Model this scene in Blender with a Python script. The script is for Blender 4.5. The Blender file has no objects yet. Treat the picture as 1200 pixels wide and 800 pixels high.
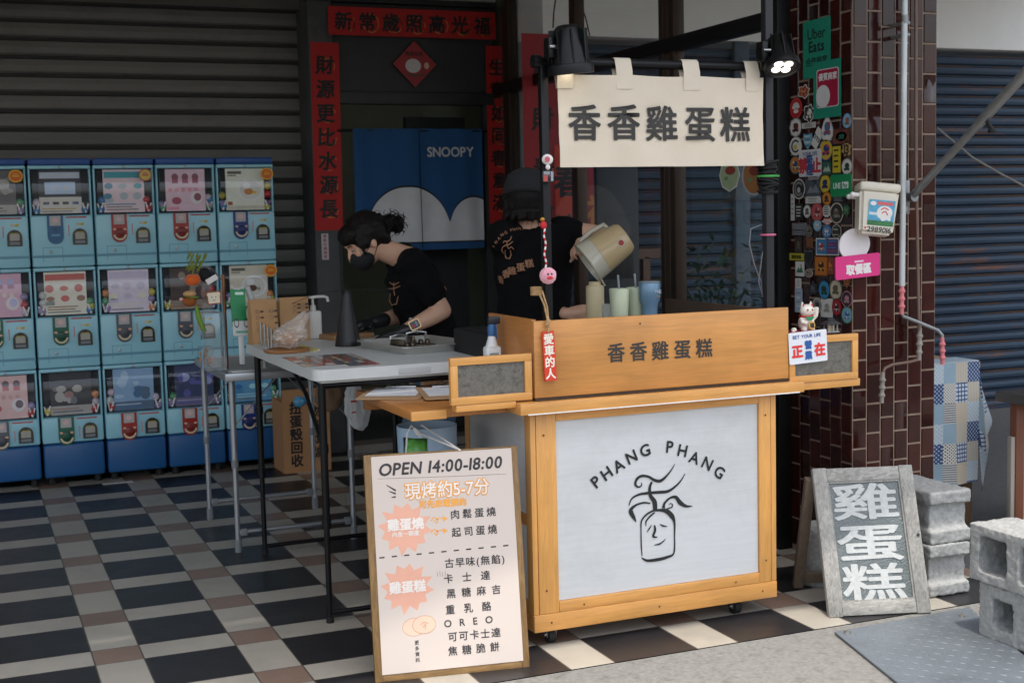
import bpy, bmesh, math, random
from mathutils import Vector, Matrix, noise as mnoise
V=Vector; R=math.radians; PI=math.pi
SC=bpy.context.scene; COL=SC.collection
random.seed(7)
# ------------------------------------------------------------------ camera
YAW,PIT,ROL,FOC=R(-22.402),R(-5.338),R(-1.321),1564.9
CAM=V((-.0351,-7.0731,1.4004))
_f=V((-math.sin(YAW)*math.cos(PIT),math.cos(YAW)*math.cos(PIT),math.sin(PIT)))
_r=V((math.cos(YAW),math.sin(YAW),0)); _u=_r.cross(_f)
_r,_u=math.cos(ROL)*_r+math.sin(ROL)*_u, -math.sin(ROL)*_r+math.cos(ROL)*_u
cam=bpy.data.cameras.new('camera'); cob=bpy.data.objects.new('camera',cam); COL.objects.link(cob); SC.camera=cob
M3=Matrix((_r,_u,-_f)).transposed(); cob.matrix_world=Matrix.Translation(CAM)@M3.to_4x4()
cam.sensor_width=36; cam.lens=FOC/1200*36; cam.clip_end=2000; cam.clip_start=.05
cam.dof.use_dof=True; cam.dof.focus_distance=4.35; cam.dof.aperture_fstop=6.3
# ------------------------------------------------------------------ sky, sun, exposure
SUN_EL,SUN_AZ=R(74),R(-12)      # azimuth measured from the street side
w=bpy.data.worlds.new('World'); SC.world=w; w.use_nodes=True
nt=w.node_tree; bg=nt.nodes['Background']; sky=nt.nodes.new('ShaderNodeTexSky')
sky.sky_type='NISHITA'; sky.sun_disc=False; sky.sun_elevation=SUN_EL; sky.sun_rotation=R(180)+SUN_AZ
sky.dust_density=3.5; sky.air_density=1.0; sky.ozone_density=1.0
hs=nt.nodes.new('ShaderNodeHueSaturation'); hs.inputs['Saturation'].default_value=.5; nt.links.new(sky.outputs[0],hs.inputs['Color']); nt.links.new(hs.outputs[0],bg.inputs[0]); bg.inputs[1].default_value=.15
sl=bpy.data.lights.new('sun','SUN'); sl.energy=2.0*.6; sl.angle=R(1.0); sl.color=(1,.93,.83)
so=bpy.data.objects.new('sun',sl); COL.objects.link(so)
sd=V((math.sin(SUN_AZ)*math.cos(SUN_EL),-math.cos(SUN_AZ)*math.cos(SUN_EL),math.sin(SUN_EL)))
so.rotation_euler=sd.to_track_quat('Z','Y').to_euler(); so.location=(0,-8,9)
SC.view_settings.view_transform='Standard'; SC.view_settings.look='None'; SC.view_settings.gamma=1
SC.view_settings.exposure=1.27; SC.view_settings.use_curve_mapping=False
# ------------------------------------------------------------------ pixel -> point on a real plane
def ray(x,y): return _f+_r*((x-600)/FOC)-_u*((y-400)/FOC)
def at(x,y,ax,val):
    d=ray(x,y); return CAM+d*((val-CAM[ax])/d[ax])
def Xp(x,y,v): return at(x,y,0,v)
def Yp(x,y,v): return at(x,y,1,v)
def Zp(x,y,v=0): return at(x,y,2,v)
# ------------------------------------------------------------------ materials
def lin(c):
    if isinstance(c,str): c=tuple(int(c[i:i+2],16) for i in (1,3,5))
    return tuple((x/255/12.92 if x/255<=.04045 else ((x/255+.055)/1.055)**2.4) for x in c)
_mats={}
def mat(name,col,rough=.5,metal=0,var=.08,scale=7,bump=0,bscale=90,coat=0,spec=.5,emit=0,stretch=None,alpha=1,trans=0,dirt_or_refl=0,sheen=0):
    if name in _mats: return _mats[name]
    m=bpy.data.materials.new(name); m.use_nodes=True; n=m.node_tree.nodes; L=m.node_tree.links.new
    b=n['Principled BSDF']; c=lin(col)
    b.inputs['Roughness'].default_value=rough; b.inputs['Metallic'].default_value=metal
    b.inputs['Coat Weight'].default_value=coat; b.inputs['Specular IOR Level'].default_value=spec
    b.inputs['Coat Roughness'].default_value=.08
    if sheen: b.inputs['Sheen Weight'].default_value=sheen
    if trans: b.inputs['Transmission Weight'].default_value=trans
    b.inputs['Alpha'].default_value=alpha
    tc=n.new('ShaderNodeTexCoord'); mp=n.new('ShaderNodeMapping'); L(tc.outputs['Object'],mp.inputs[0])
    if stretch: mp.inputs['Scale'].default_value=stretch
    nz=n.new('ShaderNodeTexNoise'); nz.inputs['Scale'].default_value=scale; nz.inputs['Detail'].default_value=6; nz.inputs['Roughness'].default_value=.62
    L(mp.outputs[0],nz.inputs['Vector'])
    rp=n.new('ShaderNodeValToRGB'); L(nz.outputs['Fac'],rp.inputs[0])
    rp.color_ramp.elements[0].position=.3; rp.color_ramp.elements[1].position=.7
    rp.color_ramp.elements[0].color=tuple(min(1,x*(1-var)) for x in c)+(1,)
    rp.color_ramp.elements[1].color=tuple(min(1,x*(1+var)) for x in c)+(1,)
    src=rp.outputs[0]
    if dirt_or_refl:
        n2=n.new('ShaderNodeTexNoise'); n2.inputs['Scale'].default_value=scale*.35; n2.inputs['Detail'].default_value=8; n2.inputs['Roughness'].default_value=.75
        L(tc.outputs['Object'],n2.inputs['Vector'])
        r2=n.new('ShaderNodeValToRGB'); L(n2.outputs['Fac'],r2.inputs[0]); r2.color_ramp.elements[0].position=.5; r2.color_ramp.elements[1].position=.72
        r2.color_ramp.elements[0].color=(1,1,1,1); r2.color_ramp.elements[1].color=(1-dirt_or_refl,1-dirt_or_refl*1.05,1-dirt_or_refl*1.15,1)
        mx=n.new('ShaderNodeMix'); mx.data_type='RGBA'; mx.blend_type='MULTIPLY'; mx.inputs[0].default_value=1
        L(src,mx.inputs[6]); L(r2.outputs[0],mx.inputs[7]); src=mx.outputs[2]
    L(src,b.inputs['Base Color'])
    rr=n.new('ShaderNodeMapRange'); L(nz.outputs['Fac'],rr.inputs[0]); rr.inputs[3].default_value=max(0,rough-.07); rr.inputs[4].default_value=min(1,rough+.07); L(rr.outputs[0],b.inputs['Roughness'])
    if bump:
        nb=n.new('ShaderNodeTexNoise'); nb.inputs['Scale'].default_value=bscale; nb.inputs['Detail'].default_value=4; L(mp.outputs[0],nb.inputs['Vector'])
        bp=n.new('ShaderNodeBump'); bp.inputs['Strength'].default_value=bump; bp.inputs['Distance'].default_value=.004; L(nb.outputs['Fac'],bp.inputs['Height']); L(bp.outputs[0],b.inputs['Normal'])
    if emit:
        b.inputs['Emission Color'].default_value=c+(1,); b.inputs['Emission Strength'].default_value=emit
    _mats[name]=m; return m
def wood(name,col,axis='x',rough=.45,dark=.72,scale=5.5,coat=.15,knots=.12):
    if name in _mats: return _mats[name]
    m=mat(name,col,rough,coat=coat); n=m.node_tree.nodes; L=m.node_tree.links.new; b=n['Principled BSDF']
    c=lin(col); tc=[q for q in n if q.type=='TEX_COORD'][0]; mp=[q for q in n if q.type=='MAPPING'][0]
    mp.inputs['Scale'].default_value={'x':(1.1,16,16),'y':(16,1.1,16),'z':(16,16,1.1)}[axis]
    nz=[q for q in n if q.type=='TEX_NOISE'][0]; nz.inputs['Scale'].default_value=scale; nz.inputs['Detail'].default_value=9; nz.inputs['Distortion'].default_value=.9
    rp=[q for q in n if q.type=='VALTORGB'][0]
    rp.color_ramp.elements[0].position=.28; rp.color_ramp.elements[1].position=.66
    rp.color_ramp.elements[0].color=tuple(x*(dark+.10 if coat else dark) for x in c)+(1,); rp.color_ramp.elements[1].color=tuple(min(1,x*1.06) for x in c)+(1,)
    n2=n.new('ShaderNodeTexNoise'); n2.inputs['Scale'].default_value=4.0; n2.inputs['Detail'].default_value=3; L(tc.outputs['Object'],n2.inputs['Vector'])
    r2=n.new('ShaderNodeMapRange'); L(n2.outputs['Fac'],r2.inputs[0]); r2.inputs[1].default_value=.35; r2.inputs[2].default_value=.7; r2.inputs[3].default_value=1.04; r2.inputs[4].default_value=1-knots
    mx=n.new('ShaderNodeMix'); mx.data_type='RGBA'; mx.blend_type='MULTIPLY'; mx.inputs[0].default_value=1
    L(rp.outputs[0],mx.inputs[6]); L(r2.outputs[0],mx.inputs[7]); L(mx.outputs[2],b.inputs['Base Color'])
    bp=n.new('ShaderNodeBump'); bp.inputs['Strength'].default_value=.15; bp.inputs['Distance'].default_value=.002; L(nz.outputs['Fac'],bp.inputs['Height']); L(bp.outputs[0],b.inputs['Normal'])
    return m
def glass(name,tint=(1,1,1),rough=.02,refl=1.0,bump=0,bscale=60,base=.0,basecol=(.5,.5,.5)):
    """thin sheet: lets light straight through, mirrors by Fresnel, may carry a thin film of dust"""
    if name in _mats: return _mats[name]
    m=bpy.data.materials.new(name); m.use_nodes=True; n=m.node_tree.nodes; L=m.node_tree.links.new; n.remove(n['Principled BSDF'])
    out=[q for q in n if q.type=='OUTPUT_MATERIAL'][0]
    t=n.new('ShaderNodeBsdfTransparent'); t.inputs[0].default_value=tuple(tint)+(1,)
    g=n.new('ShaderNodeBsdfGlossy'); g.inputs['Roughness'].default_value=rough; g.inputs[0].default_value=(.95,.97,1,1)
    ge=n.new('ShaderNodeNewGeometry'); dt=n.new('ShaderNodeVectorMath'); dt.operation='DOT_PRODUCT'; L(ge.outputs['Incoming'],dt.inputs[0]); L(ge.outputs['Normal'],dt.inputs[1])
    def mm(op,x,y=None):
        q=n.new('ShaderNodeMath'); q.operation=op
        for i,v in enumerate((x,y)):
            if v is None: continue
            if isinstance(v,(int,float)): q.inputs[i].default_value=v
            else: L(v,q.inputs[i])
        return q.outputs[0]
    fz=mm('ADD',mm('MULTIPLY',mm('POWER',mm('SUBTRACT',1,mm('ABSOLUTE',dt.outputs['Value'])),5),.96),.04)
    mu=n.new('ShaderNodeMath'); mu.operation='MULTIPLY'; mu.use_clamp=True; mu.inputs[1].default_value=refl; L(fz,mu.inputs[0])
    mx=n.new('ShaderNodeMixShader'); L(mu.outputs[0],mx.inputs[0]); L(t.outputs[0],mx.inputs[1]); L(g.outputs[0],mx.inputs[2]); res=mx.outputs[0]
    if base:
        d=n.new('ShaderNodeBsdfDiffuse'); d.inputs[0].default_value=tuple(basecol)+(1,)
        m2=n.new('ShaderNodeMixShader'); m2.inputs[0].default_value=base; L(res,m2.inputs[1]); L(d.outputs[0],m2.inputs[2]); res=m2.outputs[0]
    if bump:
        tc=n.new('ShaderNodeTexCoord'); nz=n.new('ShaderNodeTexNoise'); nz.inputs['Scale'].default_value=bscale; L(tc.outputs['Object'],nz.inputs['Vector'])
        bp=n.new('ShaderNodeBump'); bp.inputs['Strength'].default_value=bump; bp.inputs['Distance'].default_value=.004; L(nz.outputs['Fac'],bp.inputs['Height'])
        L(bp.outputs[0],g.inputs['Normal']); L(bp.outputs[0],dt.inputs[1])
    L(res,out.inputs[0]); _mats[name]=m; return m
def flat(col,rough=.6):
    k='paint_'+(col if isinstance(col,str) else '%02x%02x%02x'%tuple(col)).strip('#')
    return mat(k,col,rough,var=.05,scale=30)
# ------------------------------------------------------------------ mesh builder
def frame(o,x,y):
    x=V(x).normalized(); y=V(y); y=(y-x*x.dot(y)).normalized(); z=x.cross(y)
    m=Matrix((x,y,z)).transposed().to_4x4(); m.translation=V(o); return m
def front(x,y,z): return frame((x,y,z),(1,0,0),(0,0,1))      # a vertical plane that faces the street
_gl={}
def glyph(ch):
    if ch in _gl: return _gl[ch]
    c=bpy.data.curves.new('g','FONT'); c.body=ch; c.size=1; c.resolution_u=3
    o=bpy.data.objects.new('g',c); COL.objects.link(o)
    dg=bpy.context.evaluated_depsgraph_get(); m=bpy.data.meshes.new_from_object(o.evaluated_get(dg))
    vs=[(v.co.x,v.co.y) for v in m.vertices]; fs=[tuple(p.vertices) for p in m.polygons]
    bpy.data.objects.remove(o); bpy.data.curves.remove(c); bpy.data.meshes.remove(m)
    if vs: w0=min(v[0] for v in vs); w1=max(v[0] for v in vs)
    else: w0,w1=0,.3
    _gl[ch]=(vs,fs,w0,w1); return _gl[ch]
def adv(ch): 
    if ord(ch)>0x2000: return 1.0
    if ch==' ': return .34
    g=glyph(ch); return g[3]-g[2]+.09
class MB:
    def __init__(s): s.v=[];s.f=[];s.mi=[];s.mats=[]
    def m(s,mt):
        if mt not in s.mats: s.mats.append(mt)
        return s.mats.index(mt)
    def add(s,vs,fs,mt,T=None):
        b=len(s.v); k=s.m(mt)
        s.v+= [tuple(T@V(v)) for v in vs] if T is not None else [tuple(v) for v in vs]
        for f in fs: s.f.append(tuple(b+i for i in f)); s.mi.append(k)
        return s
    def bm(s,bm,mt,T=None):
        bm.verts.index_update(); s.add([v.co[:] for v in bm.verts],[[v.index for v in f.verts] for f in bm.faces],mt,T); bm.free(); return s
    def box(s,x0,x1,y0,y1,z0,z1,mt,bev=0,T=None,seg=2,jit=0):
        if not bev:
            vs=[(x,y,z) for x in (x0,x1) for y in (y0,y1) for z in (z0,z1)]
            return s.add(vs,[(0,1,3,2),(4,6,7,5),(0,4,5,1),(2,3,7,6),(0,2,6,4),(1,5,7,3)],mt,T)
        bm=bmesh.new(); bmesh.ops.create_cube(bm,size=1)
        for v in bm.verts: v.co=((x0+x1)/2+v.co.x*(x1-x0),(y0+y1)/2+v.co.y*(y1-y0),(z0+z1)/2+v.co.z*(z1-z0))
        bmesh.ops.bevel(bm,geom=bm.edges[:],offset=bev,segments=seg,affect='EDGES',profile=.5)
        return s.bm(bm,mt,T)
    def cyl(s,a,b,r,mt,r2=None,n=14,T=None,cap=True):
        a=V(a);b=V(b); d=(b-a).normalized(); q=d.to_track_quat('Z','Y').to_matrix(); r2=r if r2 is None else r2
        vs=[];fs=[]
        for c,rr in ((a,r),(b,r2)):
            for i in range(n): t=2*PI*i/n; vs.append(c+q@V((math.cos(t)*rr,math.sin(t)*rr,0)))
        for i in range(n): j=(i+1)%n; fs.append((i,j,n+j,n+i))
        if cap: fs+=[tuple(range(n-1,-1,-1)),tuple(range(n,2*n))]
        return s.add(vs,fs,mt,T)
    def tube(s,pts,r,mt,n=8,T=None,closed=False):
        pts=[V(p) for p in pts]; rs=r if isinstance(r,(list,tuple)) else [r]*len(pts); vs=[];fs=[]; pn=None
        for i,p in enumerate(pts):
            d=(pts[min(i+1,len(pts)-1)]-pts[max(i-1,0)]).normalized()
            if closed: d=(pts[(i+1)%len(pts)]-pts[i-1]).normalized()
            if pn is None: a=V((0,0,1)) if abs(d.z)<.9 else V((1,0,0)); pn=d.cross(a).normalized()
            pn=(pn-d*d.dot(pn)).normalized(); bn=d.cross(pn)
            for k in range(n): t=2*PI*k/n; vs.append(p+(pn*math.cos(t)+bn*math.sin(t))*rs[i])
        m=len(pts)
        for i in range(m if closed else m-1):
            i2=(i+1)%m
            for k in range(n): k2=(k+1)%n; fs.append((i*n+k,i*n+k2,i2*n+k2,i2*n+k))
        if not closed: fs+=[tuple(range(n-1,-1,-1)),tuple((m-1)*n+k for k in range(n))]
        return s.add(vs,fs,mt,T)
    def lathe(s,prof,mt,c=(0,0,0),n=24,T=None):
        vs=[];fs=[]; c=V(c); m=len(prof)
        for r,z in prof:
            for i in range(n): t=2*PI*i/n; vs.append(c+V((max(r,1e-4)*math.cos(t),max(r,1e-4)*math.sin(t),z)))
        for j in range(m-1):
            for i in range(n): k=(i+1)%n; fs.append((j*n+i,j*n+k,(j+1)*n+k,(j+1)*n+i))
        fs+=[tuple(range(n-1,-1,-1)),tuple((m-1)*n+i for i in range(n))]
        return s.add(vs,fs,mt,T)
    def prism(s,poly,mt,T=None,d=.001,z=0):
        n=len(poly); a=sum(poly[i][0]*poly[(i+1)%n][1]-poly[(i+1)%n][0]*poly[i][1] for i in range(n))
        if a<0: poly=poly[::-1]
        if not d: return s.add([(x,y,z) for x,y in poly],[tuple(range(n))],mt,T)
        vs=[(x,y,z) for x,y in poly]+[(x,y,z+d) for x,y in poly]
        fs=[tuple(range(n-1,-1,-1)),tuple(range(n,2*n))]+[(i,(i+1)%n,n+(i+1)%n,n+i) for i in range(n)]
        return s.add(vs,fs,mt,T)
    def disc(s,cx,cy,rx,ry,mt,T=None,z=0,n=24,d=0): 
        return s.prism([(cx+rx*math.cos(2*PI*i/n),cy+ry*math.sin(2*PI*i/n)) for i in range(n)],mt,T,d,z)
    def rect(s,x0,x1,y0,y1,mt,T=None,z=0,d=0,r=0,n=4):
        return s.prism(rrect(x0,x1,y0,y1,r,n),mt,T,d,z)
    def ring(s,cx,cy,r0,r1,mt,T=None,z=0,a0=0,a1=2*PI,n=28,sy=1):
        vs=[];
        for i in range(n+1):
            t=a0+(a1-a0)*i/n
            for r in (r0,r1): vs.append((cx+r*math.cos(t),cy+sy*r*math.sin(t),z))
        return s.add(vs,[(2*i,2*i+1,2*i+3,2*i+2) for i in range(n)],mt,T)
    def stroke(s,pts,wd,mt,T=None,z=0,sub=6):
        """a flat brush stroke through the points with a width at each point"""
        P=[V((p[0],p[1],0)) for p in pts]; n=len(P); W=wd if isinstance(wd,(list,tuple)) else [wd]*n; Q=[];QW=[]
        for i in range(n-1):
            p0,p1,p2,p3=P[max(i-1,0)],P[i],P[i+1],P[min(i+2,n-1)]
            for k in range(sub):
                t=k/sub; Q.append(.5*((2*p1)+(p2-p0)*t+(2*p0-5*p1+4*p2-p3)*t*t+(3*p1-p0-3*p2+p3)*t**3)); QW.append(W[i]*(1-t)+W[i+1]*t)
        Q.append(P[-1]);QW.append(W[-1]); vs=[]
        for i,q in enumerate(Q):
            d=Q[min(i+1,len(Q)-1)]-Q[max(i-1,0)]; d=d.normalized() if d.length>1e-9 else V((1,0,0)); nn=V((-d.y,d.x,0))*QW[i]/2
            vs+=[(q.x+nn.x,q.y+nn.y,z),(q.x-nn.x,q.y-nn.y,z)]
        return s.add(vs,[(2*i,2*i+1,2*i+3,2*i+2) for i in range(len(Q)-1)],mt,T)
    def text(s,tx,size,mt,T,x=0,y=0,z=.0012,bold=0,sx=1,sp=0,shear=0,align='c',rot=0,jit=0):
        """one line; x,y is the middle of it (or its left end)"""
        ws=[adv(c)+sp for c in tx]; tot=sum(ws)*size*sx; px=x-(tot/2 if align=='c' else 0)
        cjk=any(ord(c)>0x2000 for c in tx)
        for c,wd in zip(tx,ws):
            vs,fs,w0,w1=glyph(c); y0=-.38 if cjk else -.35
            cx=px+wd*size*sx/2; a=rot+(random.uniform(-jit,jit) if jit else 0); ca,sa=math.cos(a),math.sin(a)
            offs=[(0,0)]+([(bold*math.cos(q*PI/4),bold*math.sin(q*PI/4)) for q in range(8)] if bold else [])
            for k,(ox,oy) in enumerate(offs):
                out=[]
                for vx,vy in vs:
                    lx=(vx-(w0+w1)/2+ox)*size*sx; ly=(vy+y0+oy)*size; lx+=ly*shear
                    out.append((cx+lx*ca-ly*sa,y+lx*sa+ly*ca,z+k*.00004))
                s.add(out,fs,mt,T)
            px+=wd*size*sx
        return s
    def vtext(s,tx,size,mt,T,x=0,y=0,pitch=None,**k):
        for i,c in enumerate(tx): s.text(c,size,mt,T,x=x,y=y-i*(pitch or size*1.1),**k)
        return s
    def build(s,name,parent=None,smooth=38,inv=True):
        me=bpy.data.meshes.new(name); me.from_pydata(s.v,[],s.f)
        for q in s.mats: me.materials.append(q)
        me.polygons.foreach_set('material_index',s.mi)
        me.polygons.foreach_set('use_smooth',[True]*len(s.f)); me.update()
        try: me.set_sharp_from_angle(angle=R(smooth))
        except Exception: pass
        o=bpy.data.objects.new(name,me); COL.objects.link(o)
        if parent is not None: adopt(o,parent)
        return o
_world={}
def adopt(o,p):
    o.parent=p; o.matrix_parent_inverse=Matrix.Translation(-wloc(p))
def wloc(p): return V(_world.get(p.name,(0,0,0)))
def rrect(x0,x1,y0,y1,r=0,n=4):
    if r<=0: return [(x0,y0),(x1,y0),(x1,y1),(x0,y1)]
    o=[]
    for cx,cy,a in ((x1-r,y0+r,-90),(x1-r,y1-r,0),(x0+r,y1-r,90),(x0+r,y0+r,180)):
        for i in range(n+1): t=R(a+90*i/n); o.append((cx+r*math.cos(t),cy+r*math.sin(t)))
    return o
def thing(name,label,cat,loc=(0,0,0),group=None):
    o=bpy.data.objects.new(name,None); COL.objects.link(o); o.location=loc; o.empty_display_size=.1; _world[o.name]=tuple(loc)
    return tag(o,label,cat,group)
def tag(o,label,cat,group=None,kind=None):
    o['label']=label; o['category']=cat
    if group: o['group']=group
    if kind: o['kind']=kind
    return o
def struct(o): o['kind']='structure'; return o
def dup(root,loc,label,group=None):
    r=root.copy(); COL.objects.link(r); r.location=loc; r['label']=label
    if group: r['group']=group
    for ch in list(root.children):
        c=ch.copy(); COL.objects.link(c); c.parent=r; c.matrix_parent_inverse=ch.matrix_parent_inverse.copy()
        for g in list(ch.children):
            d=g.copy(); COL.objects.link(d); d.parent=c; d.matrix_parent_inverse=g.matrix_parent_inverse.copy()
    return r
def clay(parts,vox,name,mt,parent=None,smooth=6,mats=None):
    """union of overlapping closed shapes as ONE continuous skin"""
    o=parts.build(name,None); o.data.materials.clear(); o.data.materials.append(mt)
    md=o.modifiers.new('r','REMESH'); md.mode='VOXEL'; md.voxel_size=vox
    sm=o.modifiers.new('s','SMOOTH'); sm.factor=.5; sm.iterations=smooth
    dg=bpy.context.evaluated_depsgraph_get(); me=bpy.data.meshes.new_from_object(o.evaluated_get(dg)); me.name=name
    old=o.data; o.modifiers.clear(); o.data=me; bpy.data.meshes.remove(old)
    me.materials.clear(); me.materials.append(mt)
    me.polygons.foreach_set('use_smooth',[True]*len(me.polygons))
    if parent is not None: adopt(o,parent)
    return o
def loft(mb,rings,mt,n=18,T=None):
    """rings: (centre, half-width vector, half-depth vector)"""
    vs=[];fs=[];m=len(rings)
    for c,a,b in rings:
        c,a,b=V(c),V(a),V(b)
        for i in range(n): t=2*PI*i/n; vs.append(c+a*math.cos(t)+b*math.sin(t))
    for j in range(m-1):
        for i in range(n): k=(i+1)%n; fs.append((j*n+i,j*n+k,(j+1)*n+k,(j+1)*n+i))
    fs+=[tuple(range(n-1,-1,-1)),tuple((m-1)*n+i for i in range(n))]
    return mb.add(vs,fs,mt,T)
def ball(mb,c,r,mt,n=14,T=None):
    rx,ry,rz=r if isinstance(r,(tuple,list)) else (r,r,r); vs=[];fs=[]; h=n//2+1
    for j in range(h+1):
        p=PI*j/h; p=min(max(p,.02),PI-.02)
        for i in range(n): t=2*PI*i/n; vs.append((c[0]+rx*math.sin(p)*math.cos(t),c[1]+ry*math.sin(p)*math.sin(t),c[2]-rz*math.cos(p)))
    for j in range(h):
        for i in range(n): k=(i+1)%n; fs.append((j*n+i,j*n+k,(j+1)*n+k,(j+1)*n+i))
    fs+=[tuple(range(n-1,-1,-1)),tuple(h*n+i for i in range(n))]
    return mb.add(vs,fs,mt,T)
# ================================================================== THE SETTING
def floor_mat():
    m=bpy.data.materials.new('floor_tiles'); m.use_nodes=True; n=m.node_tree.nodes; L=m.node_tree.links.new; b=n['Principled BSDF']
    def mth(op,a,bb=None,c=None):
        q=n.new('ShaderNodeMath'); q.operation=op
        for i,x in enumerate((a,bb,c)):
            if x is None: continue
            if isinstance(x,(int,float)): q.inputs[i].default_value=x
            else: L(x,q.inputs[i])
        return q.outputs[0]
    tc=n.new('ShaderNodeTexCoord'); sp=n.new('ShaderNodeSeparateXYZ'); L(tc.outputs['Object'],sp.inputs[0])
    u=mth('DIVIDE',sp.outputs[0],.45); v=mth('DIVIDE',sp.outputs[1],-.45)
    fu=mth('FRACT',u); fv=mth('FRACT',v); A=.66; g=.0055
    du=mth('LESS_THAN',fu,A); dv=mth('LESS_THAN',fv,A)
    dark=mth('MULTIPLY',du,dv); brown=mth('MULTIPLY',mth('SUBTRACT',1,du),mth('SUBTRACT',1,dv))
    def near(f):
        e=mth('MINIMUM',mth('MINIMUM',f,mth('SUBTRACT',1,f)),mth('ABSOLUTE',mth('SUBTRACT',f,A)))
        return mth('LESS_THAN',e,g)
    gr=mth('MAXIMUM',near(fu),near(fv))
    wn=n.new('ShaderNodeTexWhiteNoise'); wn.noise_dimensions='3D'; cb=n.new('ShaderNodeCombineXYZ')
    L(mth('ADD',mth('MULTIPLY',mth('FLOOR',u),2),du),cb.inputs[0]); L(mth('ADD',mth('MULTIPLY',mth('FLOOR',v),2),dv),cb.inputs[1]); L(cb.outputs[0],wn.inputs['Vector'])
    def col(c): q=n.new('ShaderNodeRGB'); q.outputs[0].default_value=lin(c)+(1,); return q.outputs[0]
    def mix(f,a,bb,mode='MIX'):
        q=n.new('ShaderNodeMix'); q.data_type='RGBA'; q.blend_type=mode
        if isinstance(f,(int,float)): q.inputs[0].default_value=f
        else: L(f,q.inputs[0])
        L(a,q.inputs[6]); L(bb,q.inputs[7]); return q.outputs[2]
    c=mix(dark,mix(brown,col((168,162,150)),col((134,112,98))),col((38,37,39)))
    nz=n.new('ShaderNodeTexNoise'); nz.inputs['Scale'].default_value=11; nz.inputs['Detail'].default_value=9; nz.inputs['Roughness'].default_value=.7; L(tc.outputs['Object'],nz.inputs['Vector'])
    fine=n.new('ShaderNodeTexNoise'); fine.inputs['Scale'].default_value=420; fine.inputs['Detail'].default_value=2; L(tc.outputs['Object'],fine.inputs['Vector'])
    val=mth('ADD',mth('MULTIPLY',wn.outputs[0],.2),mth('ADD',mth('MULTIPLY',nz.outputs['Fac'],.3),mth('ADD',mth('MULTIPLY',fine.outputs['Fac'],.34),.6)))
    cb2=n.new('ShaderNodeCombineColor'); [L(val,cb2.inputs[i]) for i in range(3)]
    c=mix(1,c,cb2.outputs[0],'MULTIPLY'); c=mix(gr,c,col((84,77,70)))
    st=n.new('ShaderNodeTexNoise'); st.inputs['Scale'].default_value=1.7; st.inputs['Detail'].default_value=10; st.inputs['Roughness'].default_value=.72; L(tc.outputs['Object'],st.inputs['Vector'])
    sr=n.new('ShaderNodeMapRange'); L(st.outputs['Fac'],sr.inputs[0]); sr.inputs[1].default_value=.48; sr.inputs[2].default_value=.75; sr.inputs[3].default_value=1; sr.inputs[4].default_value=.72
    c=mix(1,c,sr.outputs[0],'MULTIPLY')
    L(c,b.inputs['Base Color']); L(mth('ADD',mth('MULTIPLY',nz.outputs['Fac'],.22),.27),b.inputs['Roughness'])
    bp=n.new('ShaderNodeBump'); bp.inputs['Strength'].default_value=.35; bp.inputs['Distance'].default_value=.002
    L(mth('SUBTRACT',mth('MULTIPLY',fine.outputs['Fac'],.25),gr),bp.inputs['Height']); L(bp.outputs[0],b.inputs['Normal'])
    return m
def concrete(name,col,dark=.55,speck=.25,scale=2.2,rough=.9,bump=.6):
    if name in _mats: return _mats[name]
    m=mat(name,col,rough,var=.20,scale=scale*30,bump=bump,bscale=160,dirt_or_refl=dark); return m
C_APR=concrete('apron_concrete',(124,123,119),.40); C_BLK=concrete('block_concrete',(152,153,151),.18,bump=.5); C_DRK=concrete('dark_concrete',(84,84,84),.4)
o=MB().box(-40,40,-40,-6.3,-.05,-.008,mat('asphalt',(62,62,63),.9,var=.3,scale=90,bump=.5)).build('road'); struct(o)
o=MB().box(-40,40,-6.3,-3.412,-.05,-.003,C_APR).build('pavement'); struct(o)
o=MB().add([(-6,-3.412,0),(3.52,-3.412,0),(3.52,1.1,0),(-6,1.1,0)],[(0,1,2,3)],floor_mat()).build('floor'); struct(o)
o=MB().box(3.52,14,-3.412,1.1,-.05,-.002,C_DRK).build('ground'); struct(o)  # shade over this ground is put into its darker concrete colour
WALL=mat('plaster',(150,148,142),.9,var=.07,scale=3,bump=.2,dirt_or_refl=.15)
DKP=mat('dark_paint',(46,46,47),.55,var=.12,scale=5)
GRY=mat('grey_jamb',(78,78,78),.7,var=.15,scale=9,dirt_or_refl=.3)
CEIL=mat('ceiling_white',(214,212,206),.85,var=.04,scale=2)
# building over the arcade, the awning sheet that shades the threshold
o=MB().box(-6,7,-3.3,1.06,3.05,5.2,CEIL).box(-6,1.9,1.061,3.2,3.05,5.2,WALL).box(3.5,7,1.061,3.2,3.05,5.2,WALL).box(1.901,3.499,1.061,2.35,3.05,5.2,WALL).box(1.901,3.499,2.9,3.2,3.05,5.2,WALL).build('ceiling'); struct(o)  # roof slot over the back room is added to let daylight in
o=MB().box(-6,1.9,1.09,1.2,-.05,3.05,WALL).build('wall'); tag(o,'plain back wall hidden behind the grey roller shutter','wall')
aw=MB(); aw.add([(-6,-3.3,3.0),(5,-3.3,3.0),(5,-3.98,2.80),(-6,-3.98,2.80),(-6,-3.3,3.02),(5,-3.3,3.02),(5,-3.98,2.82),(-6,-3.98,2.82)],[(0,1,2,3),(7,6,5,4),(0,3,7,4),(1,5,6,2),(2,6,7,3),(0,4,5,1)],mat('awning_cloth',(170,176,176),.9))
tag(aw.build('awning'),'pale canvas awning stretched out above the shop threshold','awning')
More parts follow.
